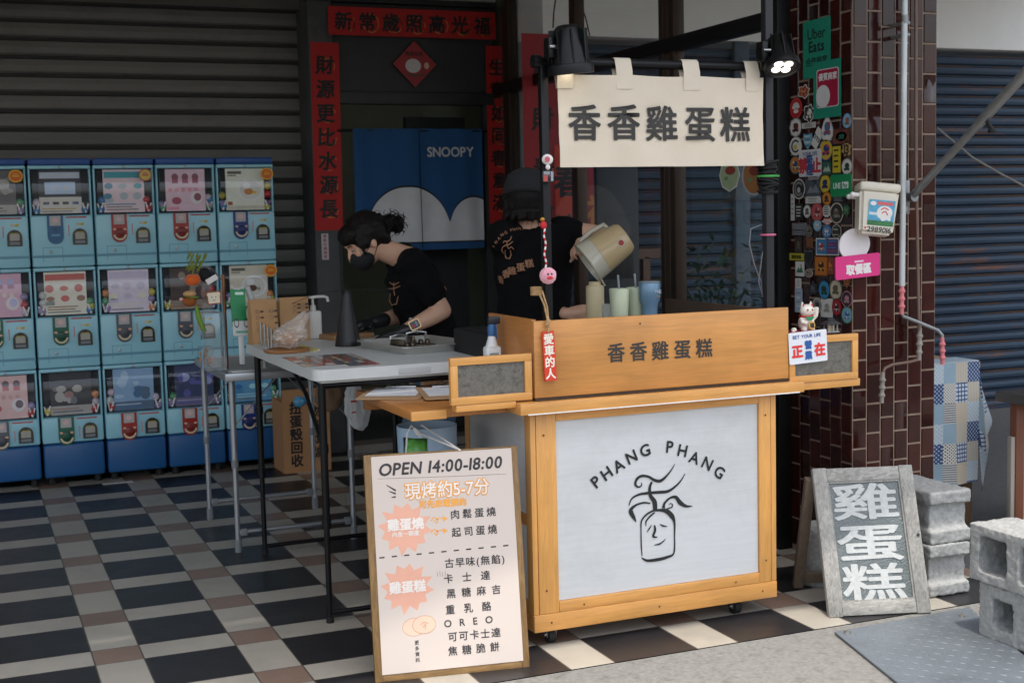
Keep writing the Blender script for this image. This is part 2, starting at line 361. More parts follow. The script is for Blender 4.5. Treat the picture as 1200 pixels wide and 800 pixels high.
# ---- grey roller shutter behind the capsule machines
def shutter(name,x0,x1,y,z0,z1,pitch,mt,mt2,label,deep=.012):
    n=int((z1-z0)/pitch); prof=[]
    for i in range(n):
        z=z0+i*pitch
        prof+=[(0,z),(-deep,z+.012),(-deep*1.15,z+pitch*.45),(-deep*.75,z+pitch*.78),(-deep*.2,z+pitch*.80),(-deep*.5,z+pitch*.86),(-deep*.5,z+pitch*.96)]
    vs=[(x,y+d,z) for d,z in prof for x in (x0,x1)]; t=thing(name,label,'shutter',((x0+x1)/2,y,z0))
    b=MB(); m=len(prof)
    for i in range(m-1):
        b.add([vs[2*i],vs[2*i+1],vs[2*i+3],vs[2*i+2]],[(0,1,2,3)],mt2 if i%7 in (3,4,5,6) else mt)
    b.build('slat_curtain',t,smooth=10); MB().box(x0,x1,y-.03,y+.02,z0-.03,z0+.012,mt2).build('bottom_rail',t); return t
sh=shutter('roller_shutter',-6,1.93,1.0,.04,2.90,.101,mat('shutter_grey',(114,112,107),.55,metal=.25,var=.12,scale=4,stretch=(.6,1,6),dirt_or_refl=.35),mat('shutter_grey_groove',(50,49,47),.6,metal=.2,dirt_or_refl=.3),'grey steel roller shutter closed behind the blue capsule machines')
MB().box(-6,1.93,.90,.975,2.655,3.05,mat('shutter_box',(86,82,76),.7,dirt_or_refl=.3)).build('shutter_box',sh)
# ---- facade round the doorway
f=thing('shop_doorway','dark shop doorway with grey jamb and wide dark lintel panel','doorway',(2.5,.72,0))
FY=.72
def PX(x,y,Y=FY): return Yp(x,y,Y).x
def PZ(x,y,Y=FY): return Yp(x,y,Y).z
MB().box(1.93,2.075,FY,1.06,0,2.9,GRY,.006).build('jamb',f)
b=MB(); b.box(2.075,3.1,FY+.03,FY+.08,2.10,2.68,DKP); b.box(2.075,3.1,FY+.012,FY+.029,2.165,2.17,DKP); b.box(2.075,3.1,FY+.005,FY+.08,2.09,2.163,DKP,.004); b.build('lintel',f)
MB().box(1.93,3.12,FY-.01,FY+.08,2.684,2.715,mat('black_trim',(24,24,25),.5)).build('trim',f)
MB().box(1.93,3.12,FY+.004,1.06,2.718,3.05,mat('header_plaster',(170,166,158),.85,dirt_or_refl=.2)).build('header',f)
MB().box(2.075,2.10,FY+.03,FY+.09,0,2.09,DKP).box(3.03,3.10,FY+.02,FY+.09,0,2.09,DKP).build('door_frame',f)
MB().box(2.10,3.03,FY-.06,FY+.12,0,.045,mat('threshold_stone',(130,124,115),.6)).build('threshold',f)
RM=mat('room_wall',(160,166,148),.9,var=.05); 
b=MB(); b.box(1.9,3.4,3.0,3.1,0,3.0,RM); b.box(1.9,2.0,1.06,3.0,0,3.0,RM); b.box(3.4,3.5,.8,3.0,0,3.0,RM); b.box(1.9,3.5,1.06,3.1,-.05,-.001,C_DRK); b.build('room_wall',f)
MB().box(2.62,3.02,1.05,1.09,.05,2.04,mat('black_door',(30,30,32),.5)).build('inner_door',f)
# ---- glass side wall towards the neighbour
GX=3.12
gl=thing('glass_partition','tall glass side wall with dark brown metal mullions beside the stall','glass wall',(GX,-.8,0))
BRN=mat('brown_metal',(62,47,36),.45,metal=.4,var=.1); BLK=mat('black_metal',(15,15,17),.45,metal=.3,var=.15)
def GY(x,y=100): return Xp(x,y,GX).y
for k,(px,wd) in enumerate(((598,.10),(677,.075),(781,.04),(793,.05))):
    y=GY(px); MB().box(GX-.03,GX+.03,y-wd/2,y+wd/2,0,3.05,BRN,.004).build('mullion',gl)
MB().box(3.04,GX+.03,-2.47,-2.37,0,3.05,BLK,.004).box(3.075,3.10,-2.37,-2.33,0,3.05,BLK).build('end_post',gl)
MB().box(GX-.035,GX+.035,-2.37,.70,2.15,2.215,BLK,.004).build('transom',gl)
MB().box(GX-.035,GX+.035,-2.37,.70,.02,.12,BRN,.004).build('bottom_rail',gl)
MB().box(GX-.003,GX+.003,-2.37,.68,.12,3.04,glass('window_glass',(.98,.99,.99),.01,.55,base=.03,basecol=(.35,.36,.36))).build('pane',gl)
# ---- the neighbour's front: white beam, blue rusty shutter, couplet papers
NY=.12
nb=thing('neighbour_front','whitewashed beam and wall above the blue rusty shutter next door','shop front',(5,NY,2.4))
zb=Yp(1140,58,NY).z
MB().box(3.16,14,NY-.02,NY+.5,zb,3.05,mat('whitewash',(244,242,238),.85,var=.04,scale=2,dirt_or_refl=.1)).build('beam',nb)
MB().box(3.16,Yp(640,150,NY).x,NY+.0,1.06,-.02,zb,mat('whitewash_side',(178,176,172),.85,dirt_or_refl=.12)).build('pier',nb)
BLU=mat('blue_rust',(31,54,75),.6,metal=.15,var=.25,scale=3,stretch=(.5,1,9)); 
n_=BLU.node_tree.nodes; L_=BLU.node_tree.links.new
def rustify(m,amt,sc,st,rc=(96,58,38)):
    n=m.node_tree.nodes; L=m.node_tree.links.new; b=n['Principled BSDF']; src=b.inputs['Base Color'].links[0].from_socket
    tc=n.new('ShaderNodeTexCoord'); mp=n.new('ShaderNodeMapping'); mp.inputs['Scale'].default_value=st; L(tc.outputs['Object'],mp.inputs[0])
    nz=n.new('ShaderNodeTexNoise'); nz.inputs['Scale'].default_value=sc; nz.inputs['Detail'].default_value=8; nz.inputs['Roughness'].default_value=.7; L(mp.outputs[0],nz.inputs['Vector'])
    rp=n.new('ShaderNodeValToRGB'); L(nz.outputs['Fac'],rp.inputs[0]); rp.color_ramp.elements[0].position=1-amt; rp.color_ramp.elements[1].position=min(1,1-amt+.08)
    mx=n.new('ShaderNodeMix'); mx.data_type='RGBA'; L(rp.outputs[0],mx.inputs[0]); L(src,mx.inputs[6]); mx.inputs[7].default_value=lin(rc)+(1,); L(mx.outputs[2],b.inputs['Base Color'])
rustify(BLU,.42,2.2,(.6,1,5))
BLU2=mat('blue_rust_groove',(30,44,62),.7,var=.2,scale=4); rustify(BLU2,.52,3,(.5,1,4),(78,56,42))
shutter('roller_shutter',Yp(640,150,NY).x,12,NY+.04,-.0,zb+.02,.0668,BLU,BLU2,'blue roller shutter with rust streaks on the shop next door',deep=.016)
x0=Yp(869,250,NY).x; tag(MB().box(x0-.055,x0+.055,NY-.02,NY+.02,0,zb,mat('shutter_post',(70,84,98),.6,metal=.2,dirt_or_refl=.35),.01).build('shutter_post'),'slim blue-grey post dividing the blue shutter behind the glass','post')
# ---- brown glazed brick pillar
PXa,PXb,PYa,PYb=3.102,3.492,-2.875,-2.462
GLZ=mat('brown_glaze',(66,30,24),.13,var=.3,scale=9,bump=.1,bscale=18,coat=.4,dirt_or_refl=.15)
pl=thing('tiled_pillar','square pillar clad in dark brown glazed bricks set upright','pillar',((PXa+PXb)/2,(PYa+PYb)/2,0))
MB().box(PXa,PXb,PYa,PYb,0,3.05,mat('grout',(146,126,110),.9,var=.15,scale=20)).build('core',pl)
GLZS=[mat('brown_glaze_%d'%i,c,.09,var=.3,scale=9,bump=.12,bscale=14+i*4,coat=0,spec=.38) for i,c in enumerate(((54,22,18),(47,20,17),(62,25,20),(52,24,21)))]
def brick_face(T,w,ncol):
    b=MB(); cw=w/ncol; hp=.1145; g=.0034
    for c in range(ncol):
        z=-(hp/2 if c%2 else 0)+.02
        while z<3.03:
            z0,z1=max(z+g,.004),min(z+hp-g,3.045)
            if z1-z0>.02:
                tl=[random.uniform(-.0005,.0005) for _ in range(4)]
                x0,x1=c*cw+g*.8,(c+1)*cw-g*.8; q=.0022; h=.0042
                vs=[(x0,z0,0),(x1,z0,0),(x1,z1,0),(x0,z1,0),(x0+q,z0+q,h+tl[0]),(x1-q,z0+q,h+tl[1]),(x1-q,z1-q,h+tl[2]),(x0+q,z1-q,h+tl[3])]
                b.add(vs,[(4,5,6,7),(0,1,5,4),(1,2,6,5),(2,3,7,6),(3,0,4,7)],random.choice(GLZS),T)
            z+=hp
    return b
brick_face(frame((PXa,PYa,0),(1,0,0),(0,0,1)),PXb-PXa,6).build('brick_cladding',pl,smooth=60)
brick_face(frame((PXa,PYb,0),(0,-1,0),(0,0,1)),PYb-PYa,6).build('brick_cladding',pl,smooth=60)
brick_face(frame((PXb,PYa,0),(0,1,0),(0,0,1)),PYb-PYa,6).build('brick_cladding',pl,smooth=60)
# ---- steel chequer plate ramp
STL=mat('plate_steel',(114,122,130),.42,metal=.35,var=.10,scale=6,dirt_or_refl=.35,bump=.1)
p0,p1,p2,p3=Zp(978,742),Zp(1136,713),Zp(1136,713)+(Zp(1202,771)-Zp(1137,713))*1.9,Zp(978,742)+(Zp(1052,800)-Zp(980,742))*2.0
zz=.006
pt=thing('steel_plate','grey chequer steel plate bridging pavement and tiled floor in front of the sandwich board','steel plate',((p0+p2)/2)[:])
b=MB(); b.prism([(p.x,p.y) for p in (p3,p2,p1,p0)],STL,None,.006,.001)
b.build('sheet',pt)
b=MB(); ex=(p1-p0); ey=(p3-p0); nx=int(ex.length/.036); ny=int(ey.length/.036); exn=ex.normalized(); eyn=ey.normalized()
for i in range(nx):
    for j in range(ny):
        c=p0+exn*(.02+i*.036)+eyn*(.02+j*.036); d=(exn+eyn).normalized() if (i+j)%2 else (exn-eyn).normalized(); q=V((-d.y,d.x,0))
        if (c-p0).dot(exn)>ex.length-.015: continue
        a=.012;h=.0022; bw=.0030
        b.add([c+d*a+V((0,0,.0071)),c+q*bw+V((0,0,.0071)),c-d*a+V((0,0,.0071)),c-q*bw+V((0,0,.0071)),c+d*a*.5+V((0,0,.0071+h*.6)),c-d*a*.5+V((0,0,.0071+h*.6))],[(0,1,4),(1,2,5,4),(2,3,5),(3,0,4,5)],STL)
b.build('tread_bars',pt)
for px,py in ((993,743),(1128,724)): 
    q=Zp(px,py); MB().lathe([(.012,.007),(.011,.012),(.004,.015)],BLK and mat('bolt_steel',(150,146,140),.4,metal=.8),q,12).build('bolt',pt)
# ================================================================== THE STALL
def on(T,px,py):
    """local x,y on plane T of the point that the photo shows at this pixel"""
    o=T.translation; n=T.col[2].xyz; d=ray(px,py); p=CAM+d*((o-CAM).dot(n)/d.dot(n)); q=T.inverted()@p; return q.x,q.y
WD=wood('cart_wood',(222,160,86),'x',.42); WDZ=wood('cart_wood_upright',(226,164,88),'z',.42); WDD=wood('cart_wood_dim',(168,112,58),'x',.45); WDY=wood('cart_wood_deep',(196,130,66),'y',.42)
WHT=mat('white_panel',(204,206,206),.5,var=.045,scale=6,stretch=(1,1,14),bump=.12,bscale=40,dirt_or_refl=.13)
INK=mat('black_ink',(30,30,31),.5,var=.15); CHR=mat('charcoal_ink',(58,55,52),.6)
RUB=mat('rubber',(20,20,21),.7); STE=mat('bright_steel',(176,176,174),.28,metal=.95,var=.06); ALU=mat('aluminium',(170,174,178),.36,metal=.75,var=.06,scale=20)
FYc=-3.19; Tc=front(0,FYc,0)
ct=thing('food_cart','yellow wooden food cart with white logo panel and lettered counter board','food cart',(2.08,-2.9,0))
L0,R0=1.622,2.548; ZB,ZT=.055,.772
b=MB()
b.box(L0,R0,FYc,FYc+.022,ZB,.112,WD,.002)                                   # base board
b.box(L0+.02,1.712,FYc+.002,FYc+.022,.113,ZT-.002,WDZ,.0015); b.box(2.480,R0-.022,FYc+.002,FYc+.022,.113,ZT-.002,WDZ,.0015)
b.box(1.713,2.479,FYc+.002,FYc+.022,.113,.148,WD,.0015); b.box(1.713,2.479,FYc+.002,FYc+.022,.742,ZT-.002,WD,.0015)
b.box(L0,L0+.018,FYc+.004,-2.60,.113,ZT,WDZ,.0015) if 0 else b.box(L0,L0+.0185,FYc+.003,FYc+.05,.113,ZT-.001,WDZ,.0015); b.box(R0-.02,R0,FYc+.003,FYc+.05,.113,ZT-.001,WDZ,.0015)
b.box(L0,L0+.03,-2.62,-2.585,.113,ZT-.001,WDZ,.0015); b.box(R0-.03,R0,-2.62,-2.585,.113,ZT-.001,WDZ,.0015)
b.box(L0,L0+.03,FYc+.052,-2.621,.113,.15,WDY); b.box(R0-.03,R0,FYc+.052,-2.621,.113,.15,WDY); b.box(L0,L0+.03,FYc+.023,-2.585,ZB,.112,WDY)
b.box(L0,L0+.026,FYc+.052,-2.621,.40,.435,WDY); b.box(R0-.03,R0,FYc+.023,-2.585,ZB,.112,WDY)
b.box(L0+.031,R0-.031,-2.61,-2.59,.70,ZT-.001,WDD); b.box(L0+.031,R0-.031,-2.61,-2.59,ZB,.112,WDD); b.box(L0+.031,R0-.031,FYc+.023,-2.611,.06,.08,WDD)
for x,z in ((L0+.045,.70),(L0+.045,.19),(R0-.045,.70),(R0-.045,.19),(L0+.06,.083),(R0-.06,.083),(2.08,.083),(1.80,.128),(2.38,.128)): b.disc(x,z,.0035,.0035,mat('screw_hole',(96,62,30),.7),front(0,FYc-.0012,0),.0004,10)
b.build('frame',ct)
# logo panel with its lettering
b=MB(); b.box(1.7135,2.4785,FYc+.012,FYc+.018,.149,.741,WHT)
Tl=front(0,FYc+.0105,0)
Z2=lambda zx,zy:on(Tl,720+zx/5.714,530+zy/5.714)
K=1/5.714/372
def lg(pts,wd): b.stroke([Z2(*p) for p in pts],[q*K for q in wd],INK,Tl,.0004+.00015*len(b.mats)+random.random()*.0004)
lg([(181,200),(180,222),(158,230),(140,212),(150,178),(180,157),(225,160),(270,185),(310,188),(350,155),(385,110),(405,75)],[5,9,13,18,20,20,17,21,24,14,9,3])
lg([(97,355),(115,310),(160,282),(230,270),(300,265),(360,258),(415,220),(450,180),(473,140)],[6,12,16,20,22,22,14,10,4])
lg([(250,195),(236,235),(240,285),(268,330),(272,380)],[14,22,26,36,34])
lg([(240,340),(200,335),(150,348),(112,378),(112,402),(130,435),(145,464)],[8,14,14,26,36,26,4])
lg([(328,372),(335,340),(370,305),(410,298),(440,335),(480,358),(522,357)],[26,18,14,24,34,20,3]); lg([(350,375),(383,366),(388,347),(374,340),(362,350)],[8,9,8,6,4])
lg([(268,385),(220,410),(182,455),(178,520),(180,620),(185,690)],[14,14,12,9,10,6]); lg([(270,400),(235,430),(212,460),(212,492)],[10,14,12,4])
lg([(262,387),(310,385),(350,392),(385,425),(402,470),(402,560),(398,670),(350,700),(290,715),(220,722),(182,703)],[14,20,34,36,16,10,12,22,24,20,6])
lg([(268,485),(272,520),(260,560),(287,565)],[10,20,18,6]); lg([(248,485),(232,510),(216,534)],[6,11,3]); lg([(305,478),(325,490),(354,494)],[4,14,3]); lg([(266,618),(300,612),(325,595),(343,577)],[4,12,10,3])
for ch,zx,zy,rt in (('P',212,305,37),('H',257,270,33),('A',308,237,28),('N',363,200,22),('G',421,172,13),('P',527,157,-7),('H',581,173,-14),('A',632,203,-22),('N',687,228,-30),('G',738,265,-36)):
    x,y=on(Tl,640+zx/3.635,480+zy/3.635); b.text(ch,.056,INK,Tl,x,y,.0008,bold=.022,rot=R(rt))
b.build('logo_panel',ct)
b=MB(); b.box(L0+.006,L0+.014,FYc+.051,-2.622,.436,ZT-.002,WHT); b.box(L0+.006,L0+.014,FYc+.051,-2.622,.151,.399,WHT); b.build('side_panel',ct)
b=MB(); b.box(R0-.014,R0-.006,FYc+.051,-2.622,.151,ZT-.002,WHT); b.build('side_panel',ct)
b=MB(); b.box(1.575,2.640,-3.225,-2.27,.774,.8115,WD,.002); b.build('countertop',ct)
for x in (1.70,2.41): 
    for y in (-3.135,-2.66):
        b=MB(); b.cyl((x-.012,y,.026),(x+.012,y,.026),.026,RUB,n=18); b.box(x-.017,x-.0135,y-.013,y+.013,.02,.054,STE); b.box(x+.0135,x+.017,y-.013,y+.013,.02,.054,STE); b.cyl((x-.021,y,.026),(x+.021,y,.026),.006,STE,n=8); b.build('caster',ct)
b=MB(); b.box(1.60,2.62,-3.228,-3.2255,.7735,.7775,mat('edge_strip_white',(236,232,224),.3)); b.build('edge_strip',ct)
# lettered counter board, tray walls
b=MB(); b.box(1.638,2.594,-3.198,-3.178,.822,1.068,wood('board_face_wood',(210,146,76),'x',.42,knots=.2),.002); Tb=front(0,-3.1985,0)  # shadow on the board is put into a wood darker than the frame
for ch,px,py in zip('香香雞蛋糕',(722,748,773.5,799.5,825),(413,411.5,410.5,409,407.5)):
    x,y=on(Tb,px,py); b.text(ch,.066,CHR,Tb,x,y,bold=.018)
b.disc(*on(Tb,750,379),.003,.003,INK,Tb,.001,10); b.build('counter_board',ct)
b=MB(); b.box(1.640,1.656,-3.177,-2.80,.822,1.072,WDY,.002); b.build('tray_wall',ct)
b=MB(); b.box(2.576,2.592,-3.177,-2.36,.822,1.058,wood('tray_shaded',(92,72,58),'y'),.002); b.build('tray_wall',ct)  # right wall lies in shadow; that shade is put into its darker wood
b=MB(); b.box(1.69,2.55,-3.15,-2.30,.8125,.985,mat('griddle_black',(28,28,29),.5,metal=.3),.01); b.build('griddle',ct)
b=MB(); b.box(1.638,2.594,-3.20,-3.176,.8125,.8215,mat('dark_gap',(60,44,30),.7)); b.build('gap_strip',ct)  # dark strip stands in for the shaded gap under the counter board
# framed glass wings either side of the board
PEB=mat('pebbled_glass',(108,104,96),.16,var=.22,scale=95,bump=.5,bscale=150,coat=.6,dirt_or_refl=.75)  # blotches paint blurred reflections into the colour of an opaque pane
def wing(x0,x1,z0,z1,y):
    b=MB(); w=.024
    b.box(x0,x1,y-.01,y+.01,z1-w,z1,WD,.0015); b.box(x0,x1,y-.01,y+.01,z0,z0+w,WD,.0015); b.box(x0,x0+w,y-.0095,y+.0095,z0+w,z1-w,WDZ,.001); b.box(x1-w,x1,y-.0095,y+.0095,z0+w,z1-w,WDZ,.001)
    o=b.build('glass_wing',ct); MB().box(x0+w,x1-w,y-.002,y+.002,z0+w,z1-w,PEB).build('pebbled_pane',o)
wing(1.355,1.630,.819,.967,-3.185); wing(2.600,2.888,.802,.962,-3.185)
MB().box(1.372,1.574,-3.192,-3.15,.797,.818,WD,.0015).build('leaf_batten',ct); MB().box(2.641,2.90,-3.19,-3.05,.775,.801,WD,.002).build('wing_shelf',ct)
b=MB(); b.box(1.243,1.574,-3.115,-2.50,.772,.800,WDY,.002); b.box(1.243,1.36,-3.135,-3.1165,.771,.8005,WD,.002); b.build('folding_leaf',ct)
MB().box(1.26,1.62,-2.58,-2.53,.735,.770,WDD,.002).build('leaf_support',ct)
# poles, bar
b=MB(); b.box(1.690,1.716,-3.176,-3.150,.8125,1.872,BLK,.002); b.box(1.697,1.709,-3.172,-3.154,1.0,1.85,BLK) ; b.build('pole',ct)
b=MB(); b.box(2.522,2.552,-3.176,-3.146,.8125,2.62,mat('grey_pole',(52,52,55),.45,metal=.3),.002); b.build('pole',ct)
b=MB(); b.cyl((1.672,-3.165,1.884),(2.60,-3.165,1.884),.0155,BLK,n=16); b.cyl((1.667,-3.165,1.884),(1.69,-3.165,1.884),.021,BLK,n=16); b.build('banner_rail',ct)
# ---- canvas banner
CAN=mat('canvas',(230,216,194),.9,var=.03,scale=5,bump=.35,bscale=420,sheen=.2)
def wav(x,z): return .0045*math.sin(x*17+z*5)+.003*math.sin(x*31-z*19)+.02*max(0,(1.70-z))*math.sin(x*23)+.006*mnoise.noise(V((x*9,0,z*14)))
bx0,bx1,bz0,bz1=1.744,2.505,1.552,1.846; BYn=-3.19
b=MB(); nx,nz=48,18
for side,dy in ((0,0),(1,.0016)):
    vs=[];fs=[]
    for i in range(nx+1):
        for j in range(nz+1):
            x=bx0+(bx1-bx0)*i/nx; z=bz0+(bz1-bz0)*j/nz; z-=.004*math.sin(PI*((i/nx*3)%1))*(j/nz)**3
            vs.append((x,BYn+wav(x,z)+dy,z))
    for i in range(nx):
        for j in range(nz): a=i*(nz+1)+j; q=(a,a+nz+1,a+nz+2,a+1); fs.append(q if not side else q[::-1])
    b.add(vs,fs,CAN)
k=len(b.v)
Tn=front(0,BYn-.0042,0)
for ch,px,py in zip('香香雞蛋糕',(685.5,731,775.5,820.5,861),(143.5,143.5,144.5,145,146)):
    x,y=on(Tn,px,py); b.text(ch,.120,CHR,Tn,x,y,0,bold=.020)
b.v[k:]=[(x,y+wav(x,z),z) for x,y,z in b.v[k:]]
bn=b.build('canvas_banner'); tag(bn,'cream canvas shop banner with five dark characters hung from the black rail','banner')
for px0,px1 in ((653,672),(722,741),(801,820),(874,890)):
    x0=Yp(px0,85,-3.19).x; x1=Yp(px1,85,-3.19).x; b=MB(); P=[(-3.1925,1.80),(-3.1915,1.86)]+[(-3.165-.0185*math.cos(t*PI/8),1.884+.0185*math.sin(t*PI/8)) for t in range(0,9)]+[(-3.160,1.86),(-3.184,1.80)]
    vs=[(x,y+(wav(x,z) if z<1.85 else 0),z) for y,z in P for x in (x0,x1)]
    b.add(vs,[(2*i,2*i+1,2*i+3,2*i+2) for i in range(len(P)-1)],CAN); b.build('hanging_tab',bn)
# ---- the two lamps
def lamp(name,label,c,dirv,lit,power,sc=1):
    d=V(dirv).normalized(); q=d.to_track_quat('Z','Y').to_matrix().to_4x4(); T=Matrix.Translation(V(c))@q@Matrix.Scale(sc,4)
    t=thing(name,label,'spotlight',c); LB=mat('lamp_black',(14,14,16),.38,metal=.3,var=.2)
    b=MB(); b.lathe([(.012,-.062),(.026,-.06),(.034,-.052),(.038,-.02),(.044,.0),(.046,.02),(.05,.036)],LB,(0,0,0),24,T)
    for i in range(8):
        a=2*PI*i/8; Ti=T@Matrix.Rotation(a,4,'Z'); b.box(.036,.05,-.0022,.0022,-.05,.036,LB,0,Ti)
    b.build('lamp_body',t)
    MB().lathe([(.0505,.036),(.058,.037),(.060,.045),(.060,.062),(.054,.063),(.052,.052)],LB,(0,0,0),28,T).build('rim',t)
    b=MB(); b.disc(0,0,.051,.051,mat('lamp_lens',(70,70,72),.15),T,.0535,28); b.build('lens',t)
    for k in range(4):
        a=PI/4+PI/2*k; MB().lathe([(.0155,.054),(.015,.057),(.010,.0605),(.004,.0615)],mat('lit_led',(255,246,230),.3,emit=lit),(.0235*math.cos(a),.0235*math.sin(a),0),16,T).build('led',t)
    b=MB(); b.tube([(c[0]-.062,c[1]+.0,c[2]+.0),(c[0]-.066,c[1]+.01,c[2]-.03),(c[0]-.05,c[1]+.03,c[2]-.045)],.006,LB,8); b.box(c[0]-.075,c[0]-.052,c[1]-.012,c[1]+.03,c[2]-.03,c[2]+.035,LB,.004); b.cyl((c[0]-.075,c[1]-.014,c[2]+.005),(c[0]-.048,c[1]-.014,c[2]+.005),.007,STE,n=10); b.build('clamp',t)
    l=bpy.data.lights.new(name+'_light','SPOT'); l.energy=power; l.spot_size=R(75); l.spot_blend=.5; l.shadow_soft_size=.04; l.color=(1,.95,.86)
    lo=bpy.data.objects.new(name+'_light',l); COL.objects.link(lo); lo.matrix_world=Matrix.Translation(V(c)+d*.07)@(-d).to_track_quat('Z','Y').to_matrix().to_4x4(); adopt(lo,t)
c=Yp(667,58,-3.24); lamp('spotlight','black stage lamp on the left end of the banner rail pointing straight down',c,(.10,.06,-1),1,.10,1.22)
c=Yp(914,62,-3.25); lamp('spotlight','black stage lamp with four lit bulbs beside the green stickered pillar',c,(-.12,-.42,-.9),.7,.5)
# ---- sign hanging off the board, pole charms
ROPE=mat('jute_rope',(176,142,98),.9,var=.25,scale=80,bump=.6,bscale=200)
t=thing('wooden_tag','red wooden tag with white characters hanging on a rope from the board','hanging tag',Yp(643,420,-3.215))
T=frame(Yp(640.5,418,-3.212),(1,0,.035),(0.0,0,1)); b=MB()
a=R(2.5); Tt=Matrix.Translation(Yp(643.5,417,-3.213))@Matrix.Rotation(R(90),4,'X')@Matrix.Rotation(a,4,'Z')
RED=mat('tag_red',(214,62,38),.55,var=.06); CRM=flat('#f3ead8'); b.rect(-.0205,.0205,-.079,.079,RED,Tt,-.004,.008,.001)
b.vtext('愛車的人',.036,CRM,Tt,0,.055,.037,bold=.03,z=.0045); b.build('board',t)
b=MB(); p=Yp(642,387,-3.215); b.tube([p+V((0,0,-.008)),p+V((.0,0,.03)),p+V((-.008,.005,.08)),p+V((-.016,.03,.12))],.0032,ROPE); b.tube([p+V((0,-.003,-.008)),p+V((.003,0,.03)),p+V((.002,.008,.075)),p+V((-.004,.03,.125))],.0032,ROPE)
for k in range(3): ball(b,p+V((.002*k-.002,0,.018+.006*k)),.008,ROPE,8)
for k in range(5): b.tube([p+V((-.012+.017*math.cos(q*PI/5),.058+.017*math.sin(q*PI/5),.112+.0055*k)) for q in range(10)],.0032,ROPE,6,closed=True)
b.build('rope',t)
PNK=mat('pompom_pink',(238,170,184),.95,var=.1,scale=60,sheen=.6); WHT2=mat('soft_white',(236,230,226),.8,var=.04)
c=Yp(642,323,-3.20); t=thing('pompom_charm','fluffy pink pompom with red lips hanging on a striped cord from the pole','charm',c)
bm=bmesh.new(); bmesh.ops.create_icosphere(bm,subdivisions=5,radius=.026)
for v in bm.verts: v.co*=1+.10*mnoise.noise(v.co*260)+.05*mnoise.noise(v.co*120)
b=MB(); b.bm(bm,PNK,Matrix.Translation(c)); b.build('pompom',t)
b=MB(); ball(b,c+V((-.004,-.026,-.006)),(.011,.006,.005),mat('lip_red',(214,40,52),.5),12); b.build('lips',t)
b=MB(); ball(b,c+V((-.010,-.025,.006)),(.0035,.003,.0035),INK,8); ball(b,c+V((.002,-.026,.006)),(.0035,.003,.0035),INK,8); b.build('eyes',t)
RDC=mat('cord_red',(200,36,44),.7); b=MB(); 
for k in range(14):
    z=.025+k*.0095; b.cyl(c+V((-.006+.003*math.sin(k),.004,z)),c+V((-.006+.003*math.sin(k+1),.004,z+.0096)),.0032,RDC if k%2 else WHT2,n=8)
ball(b,c+V((-.009,.006,.16)),(.012,.01,.013),RDC,8); ball(b,c+V((-.012,.006,.178)),(.009,.008,.008),mat('brass',(186,142,70),.3,metal=.9),8); b.build('cord',t)
c=Yp(641.5,187,-3.195); t=thing('plush_charm','tiny white plush charm clipped high on the black cart pole','charm',c)
b=MB(); ball(b,c,(.019,.013,.017),WHT2,16); ball(b,c+V((0,-.002,-.024)),(.008,.007,.009),WHT2,10); b.build('body',t); b=MB(); b.disc(0,0,.009,.009,flat('#c8606a'),front(c.x-.006,c.y-.0132,c.z)); b.build('face_patch',t)
c=Yp(642,207,-3.195); t=thing('acrylic_charm','clear acrylic photo charm below the white plush on the pole','charm',c)
b=MB(); b.box(c.x-.020,c.x+.020,c.y-.006,c.y+.004,c.z-.018,c.z+.018,mat('charm_dark',(44,42,46),.12,coat=.6),.003); b.build('block',t)
b=MB(); T=front(c.x,c.y-.0062,c.z); b.rect(-.018,-.003,-.015,.004,flat('#b8504e'),T); b.rect(-.016,.004,.006,.016,flat('#8e9298'),T); b.rect(.008,.016,-.014,.015,flat('#9aa2aa'),T); b.build('picture',t)
# cable bundle on the right pole
b=MB(); c=Yp(905,208,-3.18)
for k in range(26):
    zz=c.z+random.uniform(-.055,.055); r=random.uniform(.02,.034); ph=random.random()*6; tl=random.uniform(-.012,.012)
    b.tube([(2.537+r*math.cos(q*PI/5+ph)*1.05,-3.161+r*math.sin(q*PI/5+ph),zz+tl*math.cos(q*PI/5)) for q in range(10)],.0042,RUB,6,closed=True)
for k in range(2): b.tube([(2.537+.038*math.cos(q*PI/5),-3.161+.038*math.sin(q*PI/5),c.z+.006-.002*k) for q in range(10)],.003,mat('green_tie',(70,160,74),.5),6,closed=True)
q0=c+V((.01,0,-.05)); b.tube([c+V((-.02,.02,.0)),(2.52,-3.15,c.z+.2),(2.53,-3.15,c.z+.5),(2.55,-3.16,2.0)],.0028,RUB,6)
p=[Yp(*q,-3.15) for q in ((905,240),(896,262),(880,268),(878,285),(884,310),(892,330),(894,348),(889,330),(893,300),(898,275),(903,272))]; b.tube(p,.0022,mat('grey_wire',(120,120,122),.5),6)
b.tube([(2.537+.024*math.cos(q*PI/5),-3.161+.024*math.sin(q*PI/5),Yp(907,275,-3.18).z) for q in range(10)],.004,flat('#d26a8c'),6,closed=True)
tag(b.build('cable_bundle'),'tangled black cables tied round the right hand cart pole','cable')
